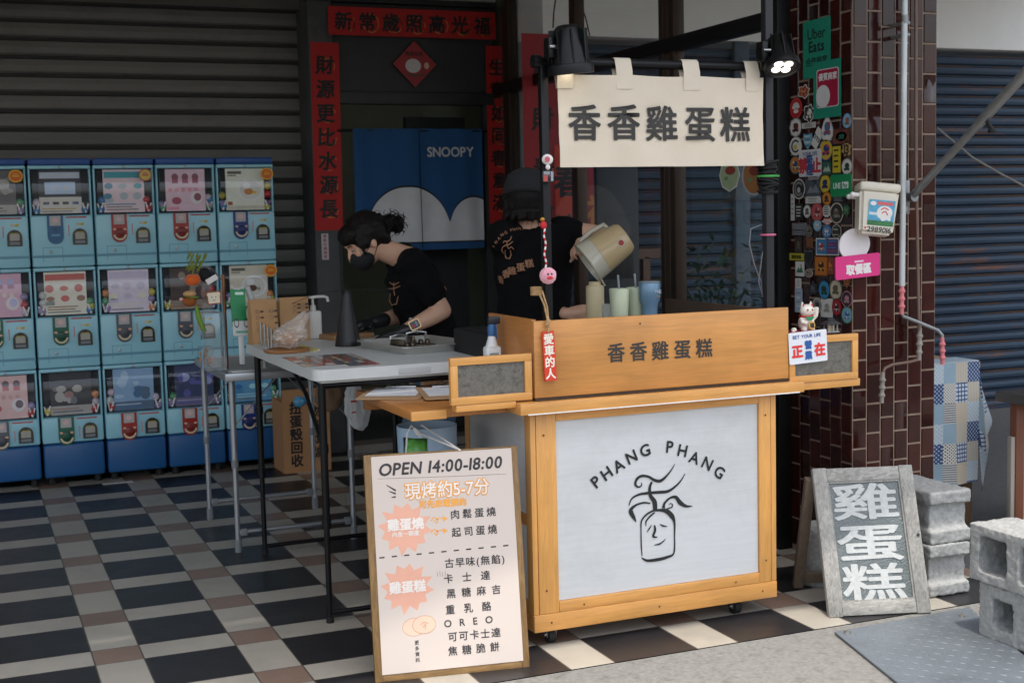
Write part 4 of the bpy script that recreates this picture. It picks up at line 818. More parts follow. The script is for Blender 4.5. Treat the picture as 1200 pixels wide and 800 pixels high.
M_=[ (0,2,'top capsule machine at the left edge with a grey photo poster and orange round sticker','grey',('#4c4a48','#6e6a66','#2e2e30','#8a8680','b'),('#eab02c','#d8682c',.11,.487),None),
 (1,2,'top capsule machine with a black and white poster and plain blue crank plate','blue',('#22262c','#9aa0a8','#8fa0b4','#a8a49c','h'),None,None),
 (2,2,'top capsule machine with a teal edged poster and a red and yellow round sticker','red',('#b9a3a6','#2f7d86','#356a80','#8a9298','s'),('#c05a58','#d8c060',.112,.487),None),
 (3,2,'top capsule machine with a pink character poster and red crank','red',('#c49aa4','#8a3a4c','#6f3a44','#c87884','c'),None,[(-.128,.325,'#9a8ab0'),(.128,.315,'#b8a8b4'),(.125,.36,'#c8b8c0')]),
 (4,2,'top capsule machine with a cream poster of a plate of food and navy crank','navy',('#c2bca8','#8a8274','#a86a30','#c8a040','d'),OY,[(-.128,.325,'#8a7ab0'),(-.13,.37,'#b8a440'),(.128,.325,'#6a4a80'),(.128,.375,'#b82830'),(.13,.42,'#c8b850')]),
 (0,1,'middle capsule machine at the left edge with a pink and mauve poster','green',('#b08a98','#8a5a70','#9a94b0','#c0a8a0','c'),None,None),
 (1,1,'middle capsule machine with a cream poster of red flowers and green crank','green',('#b9b1a2','#a05048','#7a5a48','#6a7068','s'),None,[(.128,.33,'#b8b050'),(-.128,.315,'#a8a0b0')]),
 (2,1,'middle capsule machine with a pale lavender poster and grey crank','grey',('#b4aab4','#a89cac','#c0b0a0','#a098a8','s'),None,None),
 (3,1,'middle capsule machine with a dark brown poster behind the hanging plush toys','grey',('#3c2e2a','#7a5048','#5a6a58','#7a6a5a','b'),None,None),
 (4,1,'middle capsule machine with a beige cake poster and orange round sticker, behind the green card','grey',('#b0a898','#7a5a3c','#4a2e22','#8a8070','d'),('#eab02c','#d8682c',.118,.487),[(-.128,.35,'#5a4a80'),(.128,.33,'#a8a040')]),
 (0,0,'bottom capsule machine at the left edge with a pink poster and grey crank','grey',('#b49490','#9a4a50','#5a4a50','#a8807a','c'),None,None),
 (1,0,'bottom capsule machine with a black poster of photo strips and green crank','green',('#26262a','#5a5a60','#7a5a58','#8a8680','b'),None,None),
 (2,0,'bottom capsule machine with a sky blue poster and red crank','red',('#6f8aa4','#3a5a78','#8aa0b0','#44566a','b'),None,None),
 (3,0,'bottom capsule machine with a dark navy poster and red crank, behind the silver table legs','red',('#2c3450','#4a4a80','#7a80a0','#5a5468','b'),None,None),
 (4,0,'bottom capsule machine with a turquoise poster and navy crank, nearest the cardboard box','navy',('#4a7a98','#2a5a88','#8ab0c0','#3a6a90','s'),None,None)]
for a in M_: machine(*a)
tag(MB().box(.62,.78,.40,.43,.001,.006,flat('#a8a6a2')).build('paper_slip'),'thin white strip lying on the floor under the capsule machines','paper strip')
# ================================================================== DOORWAY PAPERS AND CURTAIN
PRED=mat('paper_red',(176,22,18),.65,var=.10,scale=14); GLD=mat('gold_ink',(196,120,44),.5); BINK=mat('brush_ink',(24,18,16),.6)
def paper(name,label,T,w,h,mt,fn,cat='couplet',group=None):
    b=MB(); b.rect(-w/2,w/2,-h/2,h/2,mt,T,-.001,.002); fn(b,T); o=b.build(name); return tag(o,label,cat,group)
def gold(b,T,x,y,r,sd):
    rd=random.Random(sd)
    for k in range(5): a=rd.random()*6; b.stroke([(x+r*math.cos(a+q*.5),y+r*math.sin(a+q*.5)*rd.uniform(.9,1.1)) for q in range(4)],r*.12,GLD,T,.0012)
def vpaper(chars,name,label,x0,x1,z0,z1,y,mt=PRED,ink=BINK,size=.115,gd=True,tilt=0):
    T=front((x0+x1)/2,y,(z0+z1)/2)@Matrix.Rotation(tilt,4,'Z'); h=z1-z0
    def fn(b,T):
        n=len(chars); p=(h-.12)/n
        for i,c in enumerate(chars):
            yy=h/2-.06-p*(i+.5)
            if gd: gold(b,T,.012,yy-.01,.045,i+n)
            b.text(c,size,ink,T,random.uniform(-.004,.004),yy,.002,bold=.03,rot=random.uniform(-.03,.03),shear=.05)
    return paper(name,label,T,x1-x0,h,mt,fn)
y=FY-.004
vpaper('財源更比水源長','couplet','red paper couplet in black characters on the jamb left of the doorway',Yp(366.5,160,y).x,Yp(399.5,160,y).x,Yp(386,270,y).z,Yp(382,50,y).z,y,tilt=R(-.6))
y=FY+.010; xr=Yp(571.5,160,y).x
vpaper('生意如同春意滿','couplet','narrow red couplet half hidden behind the brown mullion right of the doorway',xr,xr+.145,Yp(577,262,y).z,Yp(571,54,y).z,y,size=.105)
y=FY-.014; x0,x1=Yp(384.5,25,y).x,Yp(580.5,28,y).x; zc=(Yp(482,9,y).z+Yp(482,46,y).z)/2
T=front((x0+x1)/2,y,zc)
def fn(b,T):
    for i,c in enumerate('新常歲照高光福'):
        xx=-.437+.146*i; gold(b,T,xx+.02,-.01,.05,i); b.text(c,.112,BINK,T,xx,0,.002,bold=.03,shear=.05)
paper('horizontal_scroll','wide red paper with seven black characters across the top of the doorway',T,x1-x0,.165,PRED,fn,'couplet')
y=FY+.003; c=Yp(486,75.5,y); T=front(c.x,y,c.z)@Matrix.Rotation(R(45),4,'Z')
DIA=mat('diamond_red',(160,50,52),.6)
def fn(b,T):
    T2=front(c.x,y,c.z); b.disc(-.01,-.01,.05,.042,flat('#cfc8c4'),T2,.0014); b.text('旺旺旺旺',.028,BINK,T2,0,.062,.0016,bold=.02); b.stroke([(-.05,-.06),(0,-.068),(.06,-.058)],.01,flat('#3c4a44'),T2,.0016); b.disc(.075,-.008,.016,.02,flat('#d8b8a0'),T2,.0016)
paper('diamond_poster','red diamond shaped new year paper on the dark lintel panel',T,.195,.195,DIA,fn,'poster')
c=Yp(381,289,FY-.004); T=front(c.x,FY-.004,c.z)
paper('notice_strip','narrow white notice with red vertical characters below the left couplet',T,.042,.155,flat('#c9c0bf'),lambda b,T:b.vtext('錄影中請微笑',.022,flat('#a83440'),T,0,.062,.0245,bold=.02),'notice')
# curtain
CB=mat('curtain_blue',(32,78,124),.9,var=.05,scale=4,bump=.2,bscale=300); cy=.70
t=thing('door_curtain','blue split curtain with white rounded shapes and lettering hung in the dark doorway','curtain',Yp(490,150,cy)); cx0,cx1=Yp(413,152,cy).x,Yp(565,152,cy).x; cz1=Yp(490,151,cy).z; cz0=Yp(490,293,cy).z; cm=Yp(492.5,200,cy).x
def cw(x,z): return .006*math.sin(x*19+1)+.004*math.sin(x*37+z*3)*(1+(cz1-z))
WCL=mat('curtain_white',(206,206,208),.9); OUT=mat('curtain_outline',(34,32,36),.9)
def curve_top(pts,x):
    best=-9
    for pc,hw,ht in ((480,50,64),(447,22,26),(556,30,50)):
        a=Yp(pc,283,cy).x; h_=abs(Yp(pc+hw,283,cy).x-a); t_=(Yp(pc,283-ht,cy).z-Yp(pc,283,cy).z); q=(x-a)/h_
        if abs(q)<1: best=max(best,Yp(500,283,cy).z+t_*(1-abs(q)**2.3)**.5)
    return best
def curve_old(pts,x):
    for (a,b_),(c_,d) in zip(pts,pts[1:]):
        if a<=x<=c_: s=(x-a)/(c_-a); s=s*s*(3-2*s); return b_+(d-b_)*s
    return pts[0][1] if x<pts[0][0] else pts[-1][1]
hp=[(Yp(px,py,cy).x,Yp(px,py,cy).z) for px,py in ((428,282),(437,262),(462,236),(488,219),(508,224),(522,250),(526,272),(534,258),(548,240),(567,235))]
zbase=Yp(500,283,cy).z
for xa_,xb_ in ((cx0,cm-.003),(cm+.003,cx1)):
    b=MB(); n=36; b2=MB()
    for side in (0,1):
        vs=[(xa_+(xb_-xa_)*i/n,cy+cw(xa_+(xb_-xa_)*i/n,z)+side*.002,z) for i in range(n+1) for z in (cz0,(cz0+cz1)/2,cz1)]
        b.add(vs,[(3*i+j,3*i+3+j,3*i+4+j,3*i+1+j) for i in range(n) for j in (0,1)],CB)
    for dz,off,mt_c in ((.012,.0012,OUT),(0,.002,WCL)):
        vs=[];fs=[]
        for i in range(n+1):
            x=xa_+(xb_-xa_)*i/n; top=max(curve_top(hp,x),zbase)+dz; bot=zbase-(dz*.8)
            for z in (bot,(bot+top)/2,top): vs.append((x,cy+cw(x,z)-off,z))
        b.add(vs,[(3*i+j,3*i+3+j,3*i+4+j,3*i+1+j) for i in range(n) for j in (0,1) if vs[3*i+2][2]-vs[3*i][2]>.021+.0*i],mt_c)
    if xa_>cm:
        T=front(0,cy-.011,0); x,z=on(T,528,178); k=len(b.v); b.text('SNOOPY',.082,flat('#c4c6ca'),T,x,z,bold=.02,sx=.92)
    b.build('panel',t)
b=MB(); b.cyl((2.085,cy+.012,cz1-.012),(3.04,cy+.012,cz1-.012),.008,BLK); b.build('rod',t)
# neighbour's papers behind the glass
y=NY-.026; OLDR=mat('paper_faded_red',(150,38,44),.7,var=.12)
vpaper('發財春長旺','couplet','faded red couplet with gold rings behind the glass partition',Yp(613,140,y).x,Yp(659,140,y).x,Yp(636,252,y).z-.5,Yp(636,40,y).z,y,OLDR,BINK,.14)
vpaper('春滿','couplet','orange red paper with bold black brush strokes behind the worker in the cap',Yp(650,215,y).x,Yp(681,215,y).x,Yp(664,262,y).z-.25,Yp(664,170,y).z,y-.004,mat('paper_orange',(206,58,30),.65),BINK,.2,False)
vpaper('福','couplet','dark red paper with gold brush marks beside the black panel',Yp(683,225,y).x,Yp(722,225,y).x,Yp(700,275,y).z-.2,Yp(700,180,y).z,y,OLDR,GLD,.2)
p,q=Yp(697,200,-.35),Yp(746,203,-.35); b=MB(); b.box(0,q.x-p.x,-.02,.02,0,p.z+.02,mat('panel_black',(30,31,34),.5),.006); 
for k in range(3): b.box(.04,q.x-p.x-.04,-.024,-.0202,.2+.42*k,.55+.42*k,mat('panel_black2',(24,25,28),.5),.002)
b.v=[(x+p.x,y_-.35,z) for x,y_,z in b.v]; tag(b.build('folding_screen'),'black panelled board standing upright behind the glass near the jug','panel')
z=Yp(760,297,NY-.05).z; tag(MB().box(Yp(742,297,NY-.05).x,Yp(771,297,NY-.05).x,NY-.08,NY-.02,z-.03,z+.03,wood('dark_timber',(96,60,36),'x')).box(Yp(752,297,NY-.05).x,Yp(760,297,NY-.05).x,NY-.07,NY-.03,0,z-.031,wood('dark_timber')if 0 else wood('dark_timber',(96,60,36),'x')).build('wooden_stand'),'small brown wooden stand behind the glass left of the double mullion','stand')
# thin wires near the beam
b=MB(); b.tube([Yp(651,0,-.2),Yp(649,15,-.2),Yp(648,33,-.2)],.004,RUB,6); b.tube([Yp(678,0,-.2),Yp(686,20,-.2),Yp(691,42,-.2)],.004,RUB,6); tag(b.build('hanging_wires'),'pair of thin dark wires hanging in front of the white beam behind the glass','wire')
# plant behind glass
b=MB(); PLM=[mat('leaf_%d'%i,c,.5,var=.3,scale=12) for i,c in enumerate(((30,62,26),(40,72,32),(22,46,22)))]
c0=Xp(838,352,3.62)
for k in range(200):
    d=V((random.gauss(0,.13),random.gauss(0,.16),random.gauss(0,.11))); c_=V((3.62,c0.y,.98))+d; q=V((random.uniform(-1,1),random.uniform(-1,1),random.uniform(-.3,1))).normalized(); s_=q.cross(V((.3,.5,.8))).normalized()*.012
    b.add([c_,c_+q*.025+s_,c_+q*.055,c_+q*.025-s_],[(0,1,2,3)],random.choice(PLM))
t=thing('potted_plant','bushy green plant dimly seen behind the glass above the cart','plant',(3.62,c0.y,0)); b.build('foliage',t); b=MB()
for k in range(7): b.tube([(3.62+.02*math.cos(k),c0.y+.02*math.sin(k),.66),(3.62+.06*math.cos(k*1.3),c0.y+.06*math.sin(k),.84),(3.62+.12*math.cos(k*1.3),c0.y+.12*math.sin(k),1.0)],.006,PLM[2],6)
b.build('stems',t); MB().lathe([(.10,0),(.15,.66),(.155,.70),(.14,.70)],mat('pot_grey',(90,90,88),.8),(3.62,c0.y,0),22).build('pot',t)
# hand fans taped to the glass
def fan(label,px,py,c1,c2,rx,ry,hexa=False):
    p=Xp(px,py,GX-.006); T=frame((GX-.006,p.y,p.z),(0,-1,0),(0,0,1)); t=thing('paper_fan',label,'fan',(GX-.006,p.y,p.z),'paper fans on the glass partition')
    b=MB(); b.disc(0,0,rx,ry,flat('#d8dccc' if hexa else '#b8bcc0'),T,0,8 if hexa else 30,.0015); b.disc(0,0,rx*.88,ry*.88,flat(c1),T,.0018,8 if hexa else 30); b.disc(rx*.1,ry*.25,rx*.5,ry*.25,flat(c2),T,.002); b.disc(-rx*.3,-ry*.2,rx*.2,ry*.12,flat('#7a9a70'),T,.0021); b.build('face',t)
fan('pale green angular paper fan with a red picture stuck on the glass below the banner',855,205,'#aebf96','#a04838',.085,.075,True); fan('orange and grey round paper fan stuck on the glass beside the cable bundle',884,206,'#b07a48','#8a3c30',.095,.085)
# ================================================================== TABLES
HD=mat('table_plastic',(206,208,205),.5,var=.03,scale=5,bump=.15,bscale=120,dirt_or_refl=.06); TZ=.895
TX0,TX1,TY0,TY1=1.06,1.735,-2.645,-1.45
t=thing('folding_table','white plastic folding table on black tubular legs beside the cart','table',((TX0+TX1)/2,(TY0+TY1)/2,0))
b=MB(); bm=bmesh.new(); b.prism(rrect(TX0,TX1,TY0,TY1,.045,6),HD,None,.038,TZ-.038)
b.build('table_top',t); b=MB(); b.box(TX0+.03,TX1-.03,TY0+.03,TY1-.03,TZ-.05,TZ-.0385,HD); b.box(TX0+.30,TX0+.42,TY0-.003,TY0+.012,TZ-.034,TZ-.012,mat('handle_grey',(186,188,186),.5),.003); b.build('handle_recess',t)
TB=mat('tube_black',(16,17,19),.38,metal=.4,var=.1)
for x in (1.097,1.69):
    for yy in (-2.595,-1.525):
        b=MB(); b.cyl((x,yy,.0),(x,yy,.36),.0105,TB); b.cyl((x,yy,.34),(x,yy,.845),.0135,TB); b.cyl((x,yy,.335),(x,yy,.375),.0165,TB); b.cyl((x,yy,.60),(x,yy,.63),.0165,TB); b.cyl((x,yy,0),(x,yy,.02),.0135,RUB); b.build('leg',t)
for yy in (-2.595,-1.525):
    MB().cyl((1.097,yy,.035),(1.69,yy,.035),.009,TB).build('cross_bar',t); MB().cyl((1.097,yy,.835),(1.69,yy,.835),.0105,TB).build('cross_bar',t)
for q in ([(1.10,-2.18,.84),(1.10,-2.35,.78),(1.10,-2.58,.615)],[(1.69,-2.18,.84),(1.69,-2.35,.78),(1.69,-2.58,.615)],[(1.40,-1.94,.84),(1.40,-1.72,.76),(1.40,-1.54,.835)]): MB().tube(q,.008,TB).build('brace',t)
t=thing('camping_table','low aluminium folding table standing in front of the capsule machines','table',(1.25,-1.1,0)); SX0,SX1,SY0,SY1=.965,1.545,-1.50,-.725; sz=.775
b=MB(); b.rect(SX0+.02,SX1-.02,SY0+.02,SY1-.02,mat('grey_board',(176,178,178),.5),None,sz-.012,.008); b.build('table_top',t)
b=MB(); b.box(SX0,SX1,SY0,SY0+.02,sz-.034,sz,ALU,.004); b.box(SX0,SX1,SY1-.02,SY1,sz-.034,sz,ALU,.004); b.box(SX0,SX0+.0195,SY0+.0205,SY1-.0205,sz-.034,sz,ALU,.003); b.box(SX1-.0195,SX1,SY0+.0205,SY1-.0205,sz-.034,sz,ALU,.003); b.build('edge_frame',t)
GPL=mat('grey_plastic',(120,124,126),.5)
for x in (1.002,1.512):
    for yy in (-1.435,-.74):
        b=MB(); b.cyl((x,yy,.37),(x,yy,.74),.0135,ALU); b.cyl((x,yy,.03),(x,yy,.39),.0115,ALU); b.cyl((x,yy,0),(x,yy,.055),.0155,GPL); b.cyl((x,yy,.365),(x,yy,.40),.0155,GPL); b.build('leg',t)
        s_=1 if yy<-1 else -1
        MB().box(-.008,.008,0,.30,-.002,.002,ALU,0,frame((x+.014*(1 if x<1.2 else -1),yy+.005*s_,.55),(0,1,0),(.62*(1 if x<1.2 else -1),.0,.66))).build('brace',t)
for yy in (-1.435,-.74):
    MB().cyl((1.002,yy,.085),(1.512,yy,.085),.0105,ALU).build('cross_bar',t); MB().box(1.012,1.042,yy-.014,yy+.014,.07,.10,GPL,.003).build('joint',t); MB().box(1.472,1.502,yy-.014,yy+.014,.07,.10,GPL,.003).build('joint',t)
# ---- things on the folding table (z = TZ)
def tz(px,py,z=TZ): return Zp(px,py,z+.0004)
p=tz(408,405); t=thing('fly_fan','matte black cone shaped fly fan standing on the white table','fly fan',p); b=MB(); b.lathe([(.052,0),(.053,.004),(.050,.02),(.020,.20),(.016,.222),(.010,.228)],mat('matte_black',(18,18,20),.42,var=.05),p,32); b.build('cone',t); b=MB(); b.tube([p+V((-.02,0,.226)),p+V((-.12,.01,.215)),p+V((-.22,.02,.18))],.0012,RUB,5); b.tube([p+V((.0,0,.228)),p+V((.12,-.01,.222)),p+V((.2,-.01,.214))],.0012,RUB,5); b.build('blade',t)
p=tz(368,397); t=thing('pump_bottle','white pump bottle of hand sanitiser on the white table','pump bottle',p); PBW=mat('pump_white',(206,204,196),.4)
b=MB(); b.box(p.x-.034,p.x+.034,p.y-.02,p.y+.02,p.z,p.z+.122,PBW,.010); b.lathe([(.016,.12),(.013,.132),(.013,.145)],PBW,p,16); b.build('bottle',t); b=MB(); b.cyl(p+V((0,0,.144)),p+V((0,0,.176)),.006,PBW); b.box(p.x-.018,p.x+.014,p.y-.012,p.y+.012,p.z+.174,p.z+.186,PBW,.004); b.tube([p+V((.01,0,.181)),p+V((.05,0,.181)),p+V((.064,0,.176)),p+V((.068,0,.158))],.0065,PBW); b.build('pump',t)
KR=mat('kraft_paper',(178,138,96),.85,var=.07,scale=12,bump=.3,bscale=60); KRI=flat('#4c3c2e')
def bag(label,px,py,w,h,d,rot,rings):
    p=tz(px,py); T=Matrix.Translation(p)@Matrix.Rotation(rot,4,'Z'); t=thing('paper_bag',label,'paper bag',p,'kraft paper bags on the white table'); b=MB()
    n=14; vs=[]; 
    for j,(z,k) in enumerate(((0,1),(h*.3,.95),(h*.6,.8),(h*.9,.55),(h,.45))):
        for i in range(8):
            c_=[(-1,-1),(0,-1.05),(1,-1),(1-.12*j/4,0),(1,1),(0,1.05),(-1,1),(-1+.12*j/4,0)][i]; vs.append((c_[0]*w/2+random.uniform(-.002,.002),c_[1]*d/2*k+random.uniform(-.003,.003),z))
    b.add(vs,[(j*8+i,j*8+(i+1)%8,(j+1)*8+(i+1)%8,(j+1)*8+i) for j in range(4) for i in range(8)]+[tuple(range(7,-1,-1))],KR,T); b.build('bag',t,smooth=25)
    b=MB(); 
    for x,z in rings:
        yy=-d/2*(1-.45*z/h)*1.06-.003; Tq=T@frame((x,yy,z),(1,0,0),(0,.12,1)); b.ring(0,0,.0065,.0078,KRI,Tq); b.rect(.012,.026,-.004,.004,KRI,Tq); 
    b.build('printed_checklist',t)
bag('tall kraft paper bag with printed tick circles at the table corner',309,402,.115,.185,.06,R(8),[(x,z) for x in (-.03,.03) for z in (.06,.085,.11,.135)])
bag('folded kraft paper bag between two taller paper bags',325,398,.085,.165,.04,R(20),[])
bag('wide kraft paper bag with printed rows beside the pump bottle',345,399,.13,.185,.05,R(6),[(x,z) for x in (0.0,.035) for z in (.12,.14,.155)])
p=tz(312,410); t=thing('tube_rack','row of upright polished steel tubes in front of the paper bags','steel tubes',p)
for k in range(5): q=tz((303.5,306.5,311,315,319)[k],(402,405,406,409,410)[k]); b=MB(); b.cyl(q,q+V((0,0,.10-.004*k)),.0052,STE,n=12); b.build('tube',t)
q=tz(351,405); b=MB(); b.cyl(q,q+V((0,0,.05)),.0052,STE,n=12); b.build('tube',t)
p=tz(336,412); t=thing('coaster','round amber wooden coaster under the bagged bread','coaster',p); b=MB(); b.lathe([(.085,0),(.09,.004),(.09,.011),(.075,.012),(.07,.008)],wood('amber_wood',(158,104,50),'x',.3),p,32); b.build('disc',t)
bm=bmesh.new(); bmesh.ops.create_icosphere(bm,subdivisions=4,radius=1)
for v in bm.verts:
    n_=mnoise.noise(v.co*2.1)+.9*abs(mnoise.noise(v.co*4))+.5*abs(mnoise.noise(v.co*9)); k=1+.26*(n_-.3); z=v.co.z; v.co=V((v.co.x*.062*k,v.co.y*.05*k,.052+z*.048*k))
    if z>.35 and v.co.x>0: v.co+=V((.055,.0,.045))*((z-.35)/.65)
b=MB(); b.bm(bm,glass('crinkle_film',(.95,.93,.9),.16,2.2,bump=.9,bscale=40,base=.28,basecol=(.8,.74,.68)),Matrix.Translation(p+V((.02,.01,.012)))); t=thing('bread_bag','crinkled clear plastic bag of bread on the amber coaster','bread bag',p); b.build('film',t,smooth=6); b=MB(); ball(b,p+V((.015,.01,.05)),(.045,.035,.032),mat('bread',(196,150,110),.8,var=.15,scale=20),12); b.build('bread',t)
for k,(lb,cs) in enumerate((('glossy sheet of food photos on the white table nearest the tray',((405,413),(447,426),(410,429),(378,416))),('glossy sheet of food photos on the white table beside the coaster',((368,414),(405,427),(356,430),(330,419))))):
    q=[tz(*c_) for c_ in cs]; o_=q[3]; ex=q[0]-q[3]; ey=q[2]-q[3]; w_,h_=ex.length,ey.length; T=frame(o_,ex,ey); 
    if T.col[2].z<0: T=frame(o_,ey,ex); w_,h_=h_,w_
    b=MB(); b.rect(0,w_,0,h_,mat('laminate',(150,134,120),.12,coat=.6),T,.0004,.0008); rd=random.Random(k)
    for i in range(5):
        for j in range(4): 
            a,c_=w_*(i+.08)/5,h_*(j+.1)/4; b.rect(a,a+w_*.165,c_,c_+h_*.2,mat('photo_%d'%rd.randrange(8),[(196,84,48),(214,160,104),(126,92,70),(224,198,160),(160,108,80),(206,70,40),(110,124,136),(232,224,210)][rd.randrange(8)],.22,coat=.2,var=.3,scale=60),T,.0014)
    tag(b.build('photo_sheet'),lb,'menu sheet','photo sheets on the white table')
p=tz(405,396); T=Matrix.Translation(p)@Matrix.Rotation(R(14),4,'Z'); b=MB(); b.box(-.10,.10,-.075,.075,0,.022,wood('board_wood',(150,112,74),'x',.5),.004,T); tag(b.build('cutting_board'),'square wooden cutting board behind the black cone','cutting board')
# tray
q=[tz(453,421),tz(546,410),tz(497,399),tz(430,408)]; ctr=sum(q,V((0,0,0)))/4; ctr=V((1.60,-2.13,TZ+.0006)); T=Matrix.Translation(ctr)@Matrix.Rotation(R(10),4,'Z')
t=thing('baking_tray','shallow steel baking tray holding metal moulds on the white table','tray',ctr); TS=mat('tray_steel',(190,188,182),.36,metal=.6,var=.12,scale=9); b=MB(); w_,h_=.155,.20
outer=rrect(-w_,w_,-h_,h_,.025,5); inner=rrect(-w_+.018,w_-.018,-h_+.018,h_-.018,.02,5); rim=rrect(-w_-.012,w_+.012,-h_-.012,h_+.012,.03,5); n=len(outer)
vs=[(x,y_,.001) for x,y_ in inner]+[(x,y_,.030) for x,y_ in outer]+[(x,y_,.031) for x,y_ in rim]+[(x,y_,.027) for x,y_ in rim]+[(x*1.01,y_*1.01,.026) for x,y_ in outer]+[(x*1.01,y_*1.01,-.0004) for x,y_ in inner]
b.add(vs,[(r*n+i,r*n+(i+1)%n,(r+1)*n+(i+1)%n,(r+1)*n+i) for r in range(5) for i in range(n)]+[tuple(range(n-1,-1,-1))[::-1]],TS,T); b.build('pan',t)
for k,(dx,dy,a,lb) in enumerate(((-.06,-.03,12,'brown hinged metal mould lying in the left part of the steel tray'),(.045,.05,-8,'brown hinged metal mould lying in the right part of the steel tray'))):
    Tq=T@Matrix.Translation((dx,dy,.003))@Matrix.Rotation(R(a),4,'Z'); b=MB(); b.box(-.045,.045,-.05,.05,0,.012,mat('mould_metal',(88,78,66),.35,metal=.8,var=.2),.004,Tq)
    for i in range(3): b.lathe([(.011,.012),(.010,.022),(.005,.028)],_mats['mould_metal'],(-.028+.028*i,0,0),12,Tq); 
    b.tube([(-.04,.05,.008),(-.04,.05,.05),(.0,.05,.055),(.04,.05,.05),(.04,.05,.008)],.005,STE,8,Tq); b.box(-.05,-.036,-.04,.04,.0,.042,_mats['mould_metal'],.003,Tq); tag(b.build('metal_mould'),lb,'mould','moulds in the baking tray')
b=MB(); b.cyl(tz(349,406,TZ+.006),tz(372,411,TZ),.004,mat('pale_straw',(206,194,140),.5)); b.cyl(tz(352,404,TZ+.008),tz(374,410,TZ),.004,_mats['pale_straw']); b.cyl(tz(347,408,TZ+.004),tz(369,412,TZ),.004,_mats['pale_straw']); tag(b.build('straw_bundle'),'few pale yellow straws lying beside the coaster','straws')
# ---- on and round the aluminium table
sz_=.7755
def sp(px,py,y): return Yp(px,py,y)
c=V((Yp(258,430,-1.30).x,-1.30,sz_)); ACR=glass('clear_acrylic',(.93,.95,.95),.03,1.4,base=.07,basecol=(.7,.7,.68))
t=thing('acrylic_stand','clear acrylic display stand with a copper rod holding small plush toys','display stand',c)
b=MB(); x0,x1=Yp(238,400,-1.30).x,Yp(262,400,-1.30).x; zt=Yp(250,366,-1.30).z; b.box(x0,x1,-1.36,-1.24,sz_,zt,ACR,.004); b.build('box',t)
b=MB(); z2=Yp(262,330,-1.31).z; xr_=Yp(263,360,-1.31).x; b.cyl((xr_,-1.31,sz_),(xr_,-1.31,z2+.03),.008,mat('copper_rod',(150,104,72),.3,metal=.7)); b.box(x0+.005,x0+.045,-1.302,-1.298,zt,z2+.08,ACR); b.tube([(xr_,-1.31,z2),(xr_-.05,-1.32,z2+.06),(xr_-.10,-1.32,z2+.05)],.003,STE,6); b.build('rod',t)
def plush(name,label,px,py,y,fn): c_=Yp(px,py,y); t_=thing(name,label,'plush charm',c_,'plush charms on the acrylic stand'); fn(t_,c_); return t_
ORA=mat('plush_orange',(214,96,26),.9,bump=.4,bscale=200,sheen=.3)
def pump(t_,c):
    b=MB(); 
    for k in range(8): a=k*PI/4; ball(b,c+V((.012*math.cos(a),.012*math.sin(a),0)),(.021,.021,.024),ORA,12)
    b.build('fruit',t_); b=MB(); b.tube([c+V((0,0,.02)),c+V((.004,0,.05)),c+V((.02,0,.085))],.003,mat('stem_green',(130,140,50),.8),6)
    for k in range(26): d=V((random.uniform(-.035,.05),random.uniform(-.02,.02),random.uniform(.03,.095))); b.add([c+d,c+d+V((.012,.004,.012)),c+d+V((.018,0,.034)),c+d+V((.003,-.004,.018))],[(0,1,2,3)],mat('leaf_yellowgreen',(140,150,56),.8))
    b.build('leaves',t_)
plush('pumpkin_charm','orange pumpkin plush with yellow green leaves hanging from the acrylic stand',226,328,-1.34,pump)
BUN=mat('bun_tan',(196,156,104),.9,sheen=.2); PAT=mat('patty_brown',(150,84,36),.9,bump=.4,bscale=120)
def burger(t_,c):
    b=MB(); ball(b,c+V((0,0,-.006)),(.030,.026,.024),PAT,16); b.build('patty',t_); b=MB(); ball(b,c+V((.002,0,.024)),(.028,.024,.014),BUN,16); b.build('bun',t_); b=MB()
    for k in range(9): b.disc(0,0,.014,.008,mat('lettuce',(120,150,60),.8),Matrix.Translation(c+V((.028*math.cos(k*.7),.022*math.sin(k*.7)-.004,.010)))@Matrix.Rotation(.5*math.sin(k),4,'X'))
    b.build('lettuce',t_); b=MB(); ball(b,c+V((-.034,-.004,.004)),(.009,.008,.007),PNK,10); b.build('arm',t_)
plush('burger_charm','brown hamburger plush with a tan bun hanging below the pumpkin plush',222,351,-1.35,burger)
def pick(t_,c): b=MB(); b.tube([c+V((-.004,0,.05)),c+V((0,0,.02)),c+V((.006,0,-.01)),c+V((.018,0,-.045)),c+V((.03,0,-.06))],[.006,.011,.012,.010,.004],mat('pickle_green',(112,146,54),.8),10); b.build('body',t_)
plush('pickle_charm','long green plush hanging beside the hamburger plush',232,372,-1.36,pick)
def toast(t_,c):
    T=frame(c,(1,-.1,.06),(0,0,1)); b=MB(); P_=[(-.028,-.026),(.028,-.026),(.029,.010),(.034,.018),(.028,.028),(-.028,.028),(-.034,.018),(-.029,.010)]
    b.prism(P_,mat('crust',(150,84,40),.9,sheen=.2),T,.022,-.011); b.build('crust',t_); b=MB(); b.prism([(x*.84,y_*.84) for x,y_ in P_],mat('crumb',(228,216,192),.9),T,.001,.0115)
    for sx in (-1,1): b.disc(sx*.008,.004,.0022,.0028,INK,T,.0129,10)
    b.stroke([(-.006,-.006),(0,-.010),(.006,-.006)],.002,INK,T,.0129); b.build('smiling_face',t_)
plush('toast_charm','slice of toast plush with a smiling face on the copper rod',250.5,349,-1.38,toast)
def blk(t_,c):
    b=MB(); ball(b,c+V((-.01,0,.005)),(.026,.022,.03),mat('plush_black',(28,28,30),.9),12); b.build('body',t_); b=MB(); b.box(-.026,.026,-.003,.003,-.012,.012,WHT2,.002,Matrix.Translation(c+V((.014,-.024,-.016)))@Matrix.Rotation(R(-28),4,'Y')); b.build('white_tag',t_)
plush('black_charm','black plush with a white paper tag next to the pumpkin plush',243,323,-1.32,blk)
